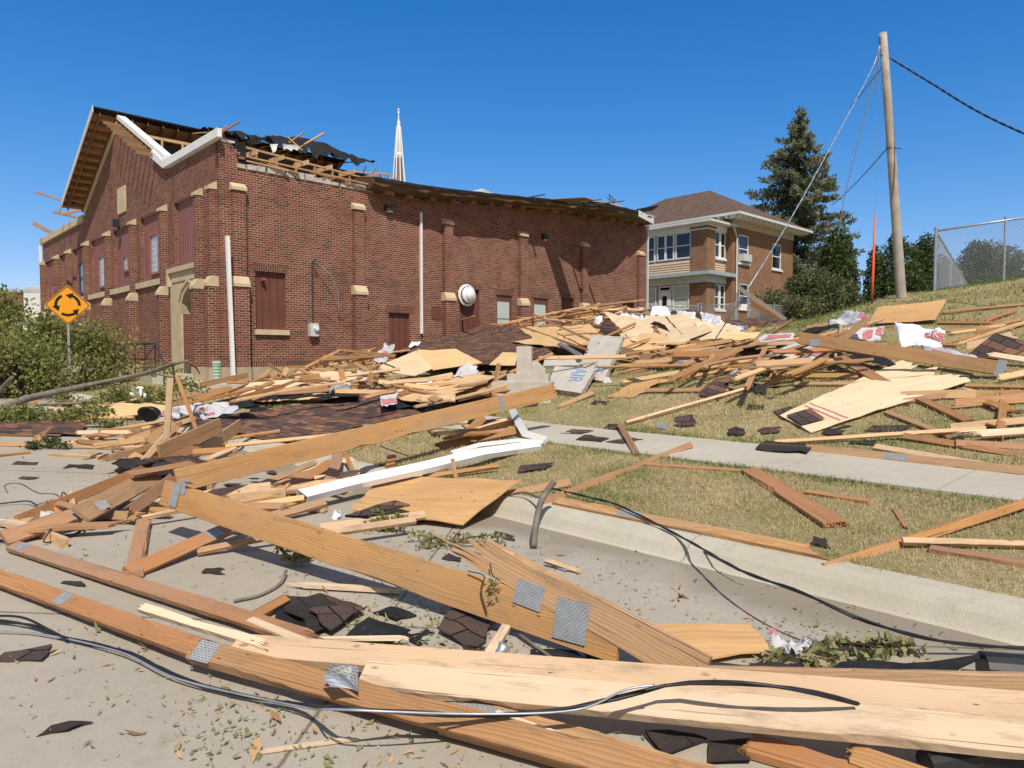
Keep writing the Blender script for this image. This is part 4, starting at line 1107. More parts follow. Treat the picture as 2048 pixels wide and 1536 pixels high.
def arc_arrow(c0):
    R0, R1 = half * .44, half * .57; span = math.radians(72)
    vs = []; fs = []; n = 12
    for i in range(n + 1):
        an = c0 + span * i / n
        for r in (R0, R1): vs.append((r * math.cos(an), -.004, hc + r * math.sin(an)))
    for i in range(n): fs.append((2 * i, 2 * i + 1, 2 * i + 3, 2 * i + 2))
    m = len(vs); an = c0 + span; tip = an + math.radians(30); rm = (R0 + R1) / 2
    vs += [((rm - half * .17) * math.cos(an - .06), -.004, hc + (rm - half * .17) * math.sin(an - .06)), ((rm + half * .17) * math.cos(an - .06), -.004, hc + (rm + half * .17) * math.sin(an - .06)), (rm * math.cos(tip), -.004, hc + rm * math.sin(tip))]
    fs.append((m, m + 1, m + 2)); mb = MB(); mb.add(vs, fs); return mb.build("arrow", M['sign_black'], face, fix=False)
for c0 in (math.radians(-2), math.radians(118), math.radians(238)): arc_arrow(c0)
for s_ in (-.5, .5):
    mb = MB(); mb.tube([(0, -.001, hc + s_ * half * 1.2), (0, -.008, hc + s_ * half * 1.2)], .012, 6); mb.build("bolt", M['steel'], sg)
sg.rotation_euler.z = -yaw
bpy.data.objects.remove(pl_)
# things fixed to or standing by the hall wall
pb = G(433, 766)
ped = empty("utility_pedestal", pb, "pale green ribbed plastic utility pedestal by the hall corner", "utility box")
mb = MB(); mb.tube([(0, 0, -.1), (0, 0, .08), (0, 0, .50), (0, 0, .60)], [.16, .16, .155, .15], 14); mb.build("body", M['green_box'], ped)
mb = MB(); mb.tube([(0, 0, .60), (0, 0, .66), (0, 0, .69)], [.175, .175, .14], 14); mb.build("cap", M['green_box'], ped)
for z in (.14, .24, .34, .44, .54):
    mb = MB(); mb.tube([(0, 0, z), (0, 0, z + .035)], [.178, .17], 14); mb.build("rib", M['green_box'], ped)
def hall_pt(s, z, off): return COR + RV * s - LV * off + Vector((0, 0, z))
em = empty("electric_meter", hall_pt(3.06, 2.22, .10), "grey electric meter box with conduit on the long brick wall", "meter", rz=TH)
mb = MB(); mb.box(-.15, .15, -.08, .098, 0, .44); mb.build("meter_box", M['grey_box'], em)
mb = MB(); mb.tube([(.04, -.08, .27), (.04, -.17, .27)], [.085, .08], 14); mb.build("meter_dial", M['white'], em)
mb = MB(); mb.tube([(0, .04, .44), (0, .04, 2.45), (0.0, -.12, 2.6), (0, -.2, 2.5)], .02, 6); mb.build("conduit", M['steel_dark'], em)
mb = MB(); mb.tube([(0.02, -.12, 2.55), (.5, -.3, 2.1), (.75, -.35, 1.5), (.8, -.3, .9)], .012, 5); mb.build("service_tail", M['steel'], em)
vt = empty("turbine_vent", hall_pt(9.85, 4.0, .02), "round silver roof vent lodged upright against the brown door", "vent", rz=TH)
mb = MB(); pf = [(.42, 0), (.45, .06), (.44, .10), (.34, .12), (.33, .2), (.29, .24), (.22, .26), (.20, .32), (.10, .37), (0.01, .385)]
mb.tube([(0, -d_, 0) for r_, d_ in pf], [r_ for r_, d_ in pf], 20); mb.build("dome", M['white_metal'], vt, smooth=False)
mb = MB(); mb.tube([(0, -.125, 0), (0, -.16, 0)], [.36, .36], 20); mb.build("collar", M['steel_dark'], vt)
q = COR - RV * .42 + LV * 0.0 - LV * 0.30 + RV * .5
ds = empty("white_downspout", COR + RV * 0.02 - LV * 0.45, "tall white square downspout standing loose at the hall corner", "pipe", rz=TH)
zt2 = EYE + (709 - 474) * 21.7 / F; zb2 = EYE + (709 - 756) * 21.7 / F
mb = MB(); mb.bar((0.13, 0, zb2), (0.02, 0, zt2), .13, .10, (1, 0, 0)); mb.build("pipe", M['white'], ds)
mb = MB(); mb.bar((.13, 0, zb2 + .05), (.22, -.12, zb2 - .03), .13, .10); mb.build("outlet_elbow", M['white'], ds)
q = D(66, 584, 46)
ds2 = empty("white_downspout", COR + LV * 26.35 - RV * .12, "white downspout at the far left end of the hall front", "pipe", rz=TH)
mb = MB(); mb.box(-.06, .06, -.06, .06, .8, 7.9); mb.build("pipe", M['white'], ds2)
# ---------------------------------------------------------------- plants
RNG = np.random.default_rng(11)
def rand_dirs(n, rng):
    v = rng.normal(size=(n, 3)); return v / np.linalg.norm(v, axis=1, keepdims=True)
def leaf_quads(c, size, rng, droop=0.0, aspect=0.55, tint=None, updir=None):
    """Small folded leaf faces at points c."""
    n = len(c); d = rand_dirs(n, rng); d[:, 2] -= droop; d /= np.linalg.norm(d, axis=1, keepdims=True)
    u = rand_dirs(n, rng); s = np.cross(d, u); s /= np.linalg.norm(s, axis=1, keepdims=True) + 1e-9
    L_ = (size * rng.uniform(0.6, 1.3, n))[:, None]
    p0 = c; p1 = c + d * L_ * .5 + s * L_ * aspect * .5; p2 = c + d * L_; p3 = c + d * L_ * .5 - s * L_ * aspect * .5
    V = np.stack([p0, p1, p2, p3], 1).reshape(-1, 3)
    Q = np.arange(4 * n).reshape(n, 4)
    t = rng.random(n) if tint is None else tint
    return V, Q, np.repeat(t, 4)
def clump_points(clumps, per, rng, shell=0.55):
    pts = []; tn = []
    for (x, y, z, rx, ry, rz) in clumps:
        n = max(4, int(per * rx * rz))
        d = rand_dirs(n, rng); r = shell + (1 - shell) * rng.random(n) ** 0.7
        r *= 1 + 0.18 * np.sin(d[:, 0] * 7 + x) * np.sin(d[:, 2] * 6 + y)
        pts.append(np.stack([x + d[:, 0] * r * rx, y + d[:, 1] * r * ry, z + d[:, 2] * r * rz], 1))
        tn.append(np.clip(rng.normal(0.45 + rng.uniform(-.15, .15), 0.2, n), 0, 1))
    return np.concatenate(pts), np.concatenate(tn)
def bush(name, label, cat, base, w, h, depth, mat, leaf, per, seed, group=None, nclump=14, trunk=True, droop=0.1, top_bias=1.0, tall=False, shell=0.55, loose=0.03):
    """A crown of leaf clumps on branching stems, base at the ground."""
    rng = np.random.default_rng(seed)
    e = empty(name, base, label, cat, group)
    cl = []
    mb = MB()
    for i in range(nclump):
        a = rng.uniform(0, 2 * math.pi); rr = math.sqrt(rng.random()) * 0.8
        zz = rng.uniform(0.06, 0.88)
        k_ = (1 - 0.55 * zz ** 2) if not tall else (0.5 + 0.5 * math.sin(math.pi * min(1, zz + .1)))
        x = math.cos(a) * rr * w / 2 * k_; y = math.sin(a) * rr * depth / 2 * k_; z = zz * h
        s = rng.uniform(0.16, 0.30)
        cl.append((x, y, z, s * w * .75, s * depth * .75, s * h * .62))
        if trunk:
            m = Vector((x * .35, y * .35, z * .5)); mb.tube([(x * .06, y * .06, -.15), m, (x, y, z)], [.05 + .012 * h, .03 + .006 * h, .008], 5)
    pts, tn = clump_points(cl, per, rng, shell)
    pts = pts + rng.normal(size=pts.shape) * loose
    pts[:, 2] = np.maximum(pts[:, 2], 0.02)
    V, Q, T = leaf_quads(pts, leaf, rng, droop, .6, tn)
    np_mesh("crown", V, Q, M[mat], e, T)
    if trunk: mb.build("trunk", M['bark_dark'], e, smooth=True)
    return e
def at_ground(px, y):
    q = D(px, 640, y); return Vector((q.x, q.y, terrain(q.x, q.y)))
def span(px0, px1, ytop, y, label, name, cat, mat, leaf, per, seed, ncl=14, group=None, depth=None, tall=False, droop=0.1, trunk=True, shell=0.55, loose=0.04):
    per *= 1.7; ncl = int(ncl * 1.6)
    b_ = at_ground((px0 + px1) / 2, y); w = 1.2 * (px1 - px0) * y / F; h = EYE + (709 - ytop) * y / F - b_.z
    return bush(name, label, cat, b_, w, h, depth or w * .8, mat, leaf, per, seed, group, ncl, trunk, droop, tall=tall, shell=shell, loose=loose)
# fallen trees and shrubs by the street on the left
LO = dict(shell=0.15, loose=0.22)
span(-100, 75, 575, 25, "broken leafy tree crown at the left picture edge by the hall", "fallen_tree", "tree", 'leaf', 0.15, 330, 21, 22, **LO)
span(20, 170, 625, 22.5, "leafy broken crown slumped behind the roundabout sign post", "fallen_tree", "tree", 'leaf', 0.14, 360, 22, 20, **LO)
span(-70, 110, 660, 20.5, "low spreading leafy crown at the left picture edge", "fallen_tree", "tree", 'leaf', 0.12, 380, 23, 20, **LO)
span(140, 275, 640, 22.8, "leafy shrub against the hall front beside the steps", "shrub", "shrub", 'leaf', 0.12, 420, 24, 20, **LO)
span(60, 240, 700, 21.0, "low tangle of leafy limbs below the roundabout sign", "fallen_tree", "tree", 'leaf', 0.11, 380, 25, 16, **LO)
# the spruce and the growth behind the house
def spruce(base, h, w, seed, label, lean=0.02):
    rng = np.random.default_rng(seed); e = empty("spruce_tree", base, label, "tree")
    mb = MB(); mb.tube([(0, 0, -.3), (lean * h * .5, 0, h * .5), (lean * h, 0, h)], [.32, .2, .03], 8)
    pts = []; tn = []; bm_ = mb
    z = h * 0.06
    while z < h * 0.985:
        u = z / h; r = w / 2 * (1 - u) ** 0.80 + 0.12
        nb = int(rng.integers(6, 10)) if u < .92 else 4
        for i in range(nb):
            if rng.random() < 0.06: continue
            a = rng.uniform(0, 2 * math.pi); L_ = r * rng.uniform(0.45, 1.28)
            n = max(12, int(L_ * 64))
            s = rng.random(n) ** 0.75
            side = rng.normal(0, 1, n) * (0.10 + 0.17 * L_ * .4) * (1.15 - s)
            drop = -0.28 * s * L_ + 0.22 * (s ** 2) * L_ + rng.normal(0, .07, n) - abs(side) * .2 - 0.16 * rng.random(n)
            x = np.cos(a) * s * L_ - np.sin(a) * side; y = np.sin(a) * s * L_ + np.cos(a) * side
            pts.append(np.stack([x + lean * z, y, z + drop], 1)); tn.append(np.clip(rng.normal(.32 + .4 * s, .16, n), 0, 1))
            bm_.tube([(lean * z, 0, z), (np.cos(a) * L_ * .85 + lean * z, np.sin(a) * L_ * .85, z - .12 * L_)], [.035, .008], 4)
        z += h * 0.024 * (1.15 - 0.4 * u)
    P = np.concatenate(pts); T = np.concatenate(tn)
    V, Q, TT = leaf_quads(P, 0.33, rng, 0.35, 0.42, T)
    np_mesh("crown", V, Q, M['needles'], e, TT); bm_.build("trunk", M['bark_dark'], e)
    return e
ys = 60.0; sbp = at_ground(1582, ys); sh_ = EYE + (709 - 218) * ys / F - sbp.z
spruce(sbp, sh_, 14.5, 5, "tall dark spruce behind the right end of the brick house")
span(1628, 1712, 462, 50, "dark broadleaf tree at the right foot of the spruce", "broadleaf_tree", "tree", 'leaf_dark', 0.22, 420, 31, 16, tall=True)
span(1200, 1250, 400, 70, "small tree top showing over the hall roof beside the house", "broadleaf_tree", "tree", 'leaf_dark', 0.24, 300, 32, 10, tall=True)
hg = "olive hedge shrubs before the house and spruce"
for i, (a_, b_, t_, y_) in enumerate(((1505, 1600, 575, 38), (1560, 1660, 535, 41), (1610, 1700, 552, 37), (1660, 1752, 560, 39), (1540, 1640, 590, 36))):
    lab = ("olive shrub hiding the lower right corner of the brick house", "tall olive shrub below the spruce, behind its neighbours", "round olive shrub in the middle of the hedge", "olive shrub left of the orange guy guard", "low front olive shrub at the yard fence")[i]
    span(a_, b_, t_, y_, lab, "shrub", "shrub", 'leaf_olive', 0.15, 620, 40 + i, 15, hg)
for i, (a_, b_, t_, y_, lab) in enumerate(((1730, 1782, 490, 33, "narrow dark vine covered tree behind the orange guy guard"), (1762, 1842, 468, 34, "dark leafy tree directly behind the utility pole"), (1812, 1898, 470, 35, "dark leafy tree between utility pole and fence corner"), (1745, 1800, 545, 32, "dark low bush left of the utility pole foot"), (1800, 1872, 540, 31, "dark low bush right of the utility pole foot"))):
    span(a_, b_, t_, y_, lab, "broadleaf_tree" if i < 3 else "shrub", "tree" if i < 3 else "shrub", 'leaf_dark', 0.15, 700, 50 + i, 15, None, 2.6, True)
for i, (a_, b_, t_, y_, lab) in enumerate(((1880, 1975, 492, 40, "dark pointed tree seen through the tall chain link fence"), (1955, 2048, 492, 42, "round bluish green tree behind the fence at the right edge"), (1850, 1945, 515, 37, "dark bush just behind the tall fence corner post"), (2000, 2110, 540, 36, "low green bush behind the fence at the right edge"), (1930, 2010, 545, 36, "low dark bush behind the tall fence"))):
    span(a_, b_, t_, y_, lab, "broadleaf_tree" if i < 2 else "shrub", "tree" if i < 2 else "shrub", 'leaf_dark' if i != 1 else 'leaf_olive', 0.16, 620, 60 + i, 14, None, 3.0, i < 2)
# the snapped trunk lying across the left
trk = [G(-40, 832, .25), G(55, 797, .42), G(130, 780, .55), G(215, 763, .72), G(300, 745, .95), G(345, 728, 1.15), G(375, 722, 1.2), G(392, 735, 1.0), G(400, 748, .8)]
tb = empty("snapped_tree", trk[1], "long grey snapped tree trunk lying across the left foreground", "tree trunk")
mb = MB(); mb.tube([p - trk[1] for p in trk[:7]], [.085, .082, .068, .06, .05, .04, .025], 9); mb.build("trunk", M['bark'], tb, smooth=True)
mb = MB(); mb.tube([p - trk[1] for p in trk[5:]], [.035, .03, .022, .012], 6); mb.build("limb", M['bark'], tb, smooth=True)
for k_, (a0, dx, dy, dz) in enumerate(((4, .9, .5, -.4), (3, .7, .3, -.35), (4, .3, .8, .25), (5, -.2, .5, -.45))):
    q = trk[a0] - trk[1]; mb = MB(); mb.tube([q, q + Vector((dx * .5, dy * .5, dz * .3)), q + Vector((dx, dy, dz))], [.03, .02, .008], 5); mb.build("limb", M['bark'], tb, smooth=True)
rng = np.random.default_rng(77); cl = []
for (px, py, h_) in ((300, 735, .9), (340, 742, .7), (360, 770, .5), (270, 780, .35), (235, 790, .3), (385, 770, .3), (320, 790, .3), (210, 800, .25), (180, 815, .2)):
    q = G(px, py, h_) - trk[1]; cl.append((q.x, q.y, q.z, rng.uniform(.25, .5), rng.uniform(.25, .5), rng.uniform(.15, .3)))
P, T = clump_points(cl, 1400, rng, .1); V, Q, TT = leaf_quads(P, 0.10, rng, .1, .6, T); np_mesh("leaves", V, Q, M['leaf'], tb, TT)
def branch_pile(label, px, py, w, d, h, seed, mat='leaf', leaf=.08, per=2600, n=7, name="leafy_branch"):
    rng = np.random.default_rng(seed); b_ = G(px, py); e = empty(name, b_, label, "branch"); cl = []; mb = MB()
    for i in range(n):
        x, y, z = rng.uniform(-w / 2, w / 2), rng.uniform(-d / 2, d / 2), rng.uniform(.03, h)
        zt_g = terrain(b_.x + x, b_.y + y) - b_.z
        cl.append((x, y, z + zt_g, w * .16, d * .2, h * .35)); mb.tube([(0, 0, .03), (x * .6, y * .6, z * .5 + .03 + zt_g), (x, y, z + zt_g)], [.012, .008, .003], 4)
    P, T = clump_points(cl, per, rng, .05); V, Q, TT = leaf_quads(P, leaf, rng, .1, .6, T)
    np_mesh("leaves", V, Q, M[mat], e, TT); mb.build("twigs", M['bark_dark'], e); return e
branch_pile("low leafy debris along the verge below the trunk", 90, 850, 3.2, 1.0, .35, 81, n=14, per=2400, leaf=.09)
branch_pile("leafy debris behind the roundabout sign foot", 200, 815, 2.6, 1.0, .3, 82, n=12, leaf=.09)
branch_pile("dark green leafy twig heap on the street at left", 95, 898, .75, .35, .16, 83, mat='leaf_dark', leaf=.05, per=9000, n=9)
branch_pile("wilted leaf bunch hanging by the long truss board", 585, 1130, .26, .2, .17, 84, mat='litter', leaf=.05, per=14000, n=7)
branch_pile("green wilted sprigs under the plywood edge", 800, 1062, .5, .22, .13, 85, mat='leaf', leaf=.05, per=12000, n=7)
branch_pile("wilted twigs by the splintered end of the truss", 895, 1092, .9, .3, .08, 86, mat='litter', leaf=.045, per=9000, n=9)
branch_pile("green wilted leaf drift over the black felt at right", 1760, 1312, .75, .22, .07, 87, mat='litter', leaf=.05, per=15000, n=10)
branch_pile("green leaves on the left edge of the black felt", 1600, 1335, .36, .12, .06, 88, mat='litter', leaf=.05, per=15000, n=7)
branch_pile("small green sprig in front of the pedestal", 444, 757, .3, .2, .4, 89, mat='leaf', leaf=.08, per=3000, n=5)

# ---------------------------------------------------------------- grass blades, leaf litter, chips
def on_ground_np(A, B):
    X = A * RV.x + B * LV.x; Y = A * RV.y + B * LV.y
    Z = np.array([terrain_ab(a, b) + 0.025 * nz((a, b, 0), 0.7) + .0125 * nz((a, b, 3), 2.3) for a, b in zip(A, B)])
    return X, Y, Z
rng = np.random.default_rng(5)
AA = []; BB = []
for (a0, a1, b0, b1, dens) in ((4.98, 7.06, -1.5, 5, 2000), (4.98, 7.06, 5, 10, 1200), (4.98, 7.06, 10, 22, 400), (8.58, 11, -2, 7, 900), (11, 15, -2, 9, 330), (8.58, 15, 7, 20, 170), (15, 20, -1, 12, 160), (20, 25, 0, 12, 110)):
    n = int((a1 - a0) * (b1 - b0) * dens); AA.append(rng.uniform(a0, a1, n)); BB.append(rng.uniform(b0, b1, n))
# ragged tufts spilling over the pavement and kerb edges
for (ac, n, b0, b1) in ((7.04, 2600, -1, 12), (8.62, 2600, -1, 12), (5.0, 2200, -1, 10)):
    AA.append(rng.normal(ac, .035, n)); BB.append(rng.uniform(b0, b1, n))
A = np.concatenate(AA); B = np.concatenate(BB)
X, Y, Z = on_ground_np(A, B); n = len(X)
dist = np.sqrt(X * X + Y * Y)
hh = rng.uniform(.02, .05, n) * np.clip(dist / 10, .85, 1.3); ww = 0.0028 * np.clip(dist / 4, 1, 6)
pat = np.array([nz((x, y, 0), 0.55, 3) + 0.6 * nz((x, y, 0), 1.9, 8) for x, y in zip(X, Y)])
edge = np.exp(-((A - 7.06) / .18) ** 2) + np.exp(-((A - 8.62) / .25) ** 2) + .6 * np.exp(-((A - 5.0) / .15) ** 2) + np.clip((A - 13) / 7, 0, 1) * .85
tint = np.clip(0.34 + 0.80 * pat + 0.42 * edge + rng.normal(0, .14, n), 0, 1)
hh *= 0.75 + 0.7 * np.clip(tint, 0, 1) * rng.uniform(.4, 1.5, n)
an = rng.uniform(0, 2 * math.pi, n); ln = rng.uniform(.15, 1.1, n) * hh
bx, by = np.cos(an) * ww, np.sin(an) * ww; lx, ly = np.cos(an + 1.57 + rng.normal(0, .6, n)) * ln, np.sin(an + 1.57 + rng.normal(0, .6, n)) * ln
V = np.stack([np.stack([X - bx, Y - by, Z - .005], 1), np.stack([X + bx, Y + by, Z - .005], 1), np.stack([X + lx, Y + ly, Z + hh], 1)], 1).reshape(-1, 3)
o = np_mesh("grass", V, np.arange(3 * n).reshape(n, 3), M['grass'], None, np.repeat(tint, 3), 3); tag(o, "dry and green grass blades of the lawn", "grass", kind="stuff")
# wilted leaves strewn on the street, thicker near the boards
def strew(name, label, cat, n_by_spot, mat, size, seed, flat=0.25, aspect=.6, lift=0.006):
    rng = np.random.default_rng(seed); P = []
    for (px, py, sx, sy, n) in n_by_spot:
        for _ in range(n):
            x, y = rng.normal(px, sx), rng.normal(py, sy)
            if y > 1640 or y < 740: continue
            g = G(x, y); P.append((g.x, g.y, g.z + lift * rng.uniform(.5, 2)))
    P = np.array(P); n = len(P)
    an = rng.uniform(0, 2 * math.pi, n); L_ = size * np.exp(rng.normal(-.35, .5, n))
    dx, dy = np.cos(an) * L_, np.sin(an) * L_; sx, sy = -np.sin(an) * L_ * aspect * .5, np.cos(an) * L_ * aspect * .5
    z1 = rng.normal(0, flat, n) * L_ * .5; z1 = np.abs(z1); z2 = np.abs(rng.normal(0, flat, n)) * L_
    p0 = P; p1 = P + np.stack([dx * .5 + sx, dy * .5 + sy, z1], 1); p2 = P + np.stack([dx, dy, z2], 1); p3 = P + np.stack([dx * .5 - sx, dy * .5 - sy, z1 * .4], 1)
    V = np.stack([p0, p1, p2, p3], 1).reshape(-1, 3)
    o = np_mesh(name, V, np.arange(4 * n).reshape(n, 4), M[mat], None, np.repeat(rng.random(n), 4)); tag(o, label, cat, kind="stuff")
strew("leaf_litter", "wilted leaves scattered over the street and shingles", "leaves",
      [(830, 1240, 120, 45, 620), (1150, 1480, 260, 45, 40), (520, 1460, 130, 40, 40), (250, 1280, 80, 18, 80), (600, 1400, 120, 30, 70), (480, 1500, 80, 25, 25), (820, 1090, 90, 25, 160), (620, 1150, 50, 25, 50), (430, 1470, 60, 30, 60),
       (1500, 1300, 260, 22, 200), (1560, 1250, 130, 16, 120), (1200, 1150, 120, 30, 90), (300, 1100, 150, 40, 50), (150, 950, 120, 40, 90), (1000, 1120, 90, 20, 60), (940, 1300, 60, 16, 90), (230, 1420, 160, 70, 25), (700, 1500, 160, 40, 40)], 'litter', .026, 91, .5, .45)
strew("wood_chips", "small splinters and roofing crumbs scattered over street, pavement and lawn", "splinters",
      [(400, 1330, 260, 90, 170), (250, 960, 160, 40, 110), (700, 1480, 300, 50, 120), (900, 1200, 250, 60, 110), (1300, 1000, 300, 80, 130), (1650, 900, 250, 80, 150), (1400, 1180, 250, 40, 110), (1500, 780, 250, 40, 160), (700, 800, 250, 40, 160), (1150, 860, 120, 30, 60)], 'chips', .045, 92, .15, .22)
# ---------------------------------------------------------------- debris builders
CAMP = Vector((0, 0, EYE))
SEED = [100]
def rs():
    SEED[0] += 1; return random.Random(SEED[0])
def pt(p):
    return p if isinstance(p, Vector) else G(*p)
def board_mesh(L_, w, t, e1, e2, bend, rr, sbend=0.0, detail=False):
    """A sawn board along +X with eased edges; e = 0 sawn, >0 splintered that many metres."""
    mb = MB(); b = 0.0035 if t > .03 else 0.001; n = max(2, int(L_ / (0.06 if detail else 0.25))); n = min(n, 64 if detail else 16)
    prof = [(-w / 2 + b, -t / 2), (w / 2 - b, -t / 2), (w / 2, -t / 2 + b), (w / 2, t / 2 - b), (w / 2 - b, t / 2), (-w / 2 + b, t / 2), (-w / 2, t / 2 - b), (-w / 2, -t / 2 + b)]
    tw = rr.uniform(-.05, .05); vs = []
    bites = [(rr.uniform(.1, .95), rr.uniform(.08, .45) / max(L_, .3), w * rr.uniform(.06, .22), rr.choice((-1, 1)), rr.choice((-1, 1))) for _ in range(rr.choice((1, 2, 3, 4)))] if detail else []
    dz = lambda u: bend * (4 * u * (1 - u)); dy = lambda u: sbend * (4 * u * (1 - u))
    for i in range(n + 1):
        u = i / n; a = tw * (u - .5); ca, sa = math.cos(a), math.sin(a)
        for q_, (y, z) in enumerate(prof):
            if detail:          # worn edges, and bites torn out along the grain
                y += (rr.uniform(-.0015, .0015) if q_ in (2, 3, 6, 7) else 0)
                for (bu, bl, bd, sd_, tp) in bites:
                    if abs(u - bu) < bl and (y > 0) == (sd_ > 0) and (z > 0) == (tp > 0): y -= sd_ * bd * (1 - abs(u - bu) / bl) * rr.uniform(.6, 1.0)
            vs.append((u * L_, y * ca - z * sa + dy(u), y * sa + z * ca + dz(u)))
    fs = [tuple(range(8))[::-1], tuple(range(n * 8, n * 8 + 8))]
    for i in range(n):
        for k_ in range(8):
            a = i * 8 + k_; c = i * 8 + (k_ + 1) % 8; fs.append((a, c, c + 8, a + 8))
    mb.add(vs, fs)
    for (x0, sg_, e) in ((0, -1, e1), (L_, 1, e2)):
        if not e: continue
        # shards of uneven width, each drawn out to a thin slanting tip
        cuts = [0.0]
        while cuts[-1] < 1.0: cuts.append(cuts[-1] + rr.uniform(.07, .30))
        cuts = [c / cuts[-1] for c in cuts]; m = len(cuts) - 1
        q = 2 if t > .03 and w > .07 else 1
        peak = rr.random(); 
        for i in range(m):
            for j in range(q):
                y0 = -w / 2 + w * cuts[i] + .0006; y1 = -w / 2 + w * cuts[i + 1] - .0006
                zm_ = -t / 2 + t * (.5 if q == 1 else rr.uniform(.35, .65)); z0, z1 = ((-t / 2, t / 2) if q == 1 else ((-t / 2, zm_ - .0006) if j == 0 else (zm_ + .0006, t / 2)))
                c_ = (cuts[i] + cuts[i + 1]) / 2
                l = e * max(.06, (1 - abs(c_ - peak)) ** 2 * rr.uniform(.35, 1.0))
                ty = y0 + (y1 - y0) * rr.choice((.08, .5, .85)); tz = z0 + (z1 - z0) * rr.uniform(.2, .8)
                bw_ = (y1 - y0) * rr.uniform(.04, .16); bt_ = (z1 - z0) * .14
                lm = l * rr.uniform(.35, .6); sh = rr.uniform(.55, .8)
                xa = x0 - sg_ * 0.004
                def qd(x, cy, cz, hy, hz): return [(x, cy - hy, cz - hz), (x, cy + hy, cz - hz), (x, cy + hy, cz + hz), (x, cy - hy, cz + hz)]
                cy0, cz0 = (y0 + y1) / 2, (z0 + z1) / 2
                vs_ = [(xa, y0, z0), (xa, y1, z0), (xa, y1, z1), (xa, y0, z1)] + qd(x0 + sg_ * lm, cy0 + (ty - cy0) * .4, cz0 + (tz - cz0) * .4, (y1 - y0) / 2 * sh, (z1 - z0) / 2 * sh) + qd(x0 + sg_ * l, ty, tz + rr.uniform(-.012, .012), bw_, bt_)
                mb.add(vs_, [(0, 1, 2, 3), (11, 10, 9, 8)] + [(a + k0, a + (k0 + 1) % 4, a + 4 + (k0 + 1) % 4, a + 4 + k0) for a in (0, 4) for k0 in range(4)])
    return mb
def frame_of(p1, p2, roll):
    x = (p2 - p1).normalized(); up = Vector((0, 0, 1)); z = up - x * up.dot(x)
    if z.length < .05: z = (CAMP - p1) - x * (CAMP - p1).dot(x)
    z.normalize(); side = x.cross(z)
    mid = (p1 + p2) / 2
    if side.dot(CAMP - mid) < 0: side = -side
    r = math.radians(roll); nrm = (z * math.cos(r) + side * math.sin(r)).normalized()
    y = nrm.cross(x)
    return Matrix((x, y, nrm)).transposed().to_4x4()
def plate(par, x, y, lx, ly, z, rot=0.0, name="nail_plate"):
    mb = MB(); mb.box(-lx / 2, lx / 2, -ly / 2, ly / 2, 0, .0015); o = mb.build(name, M['plate'], par)
    o.location = (x, y, z + .0008); o.rotation_euler = (0, 0, rot); return o
def plank(label, p1, p2, w=.089, roll=0, mat='wood_tan', e1=0, e2=0, plates=(), name="plank", cat="plank", t=.038, bend=0.0, sbend=0.0, group=None, parent=None):
    p1 = pt(p1); p2 = pt(p2); rr = rs(); L_ = (p2 - p1).length
    o = board_mesh(L_, w, t, e1, e2, bend, rr, sbend, min(p1.y, p2.y) < 9 and L_ > .5).build(name, M[mat], parent)
    o.matrix_basis = Matrix.Translation(p1) @ frame_of(p1, p2, roll)
    if label: tag(o, label, cat, group)
    for (f, lx, ly, *r) in plates:
        u = f if f <= 1 else f / L_
        plate(o, u * L_, (r[1] if len(r) > 1 else 0), lx, ly, t / 2 + bend * 4 * u * (1 - u) + (.004 if bend else 0), r[0] if r else 0)
    return o
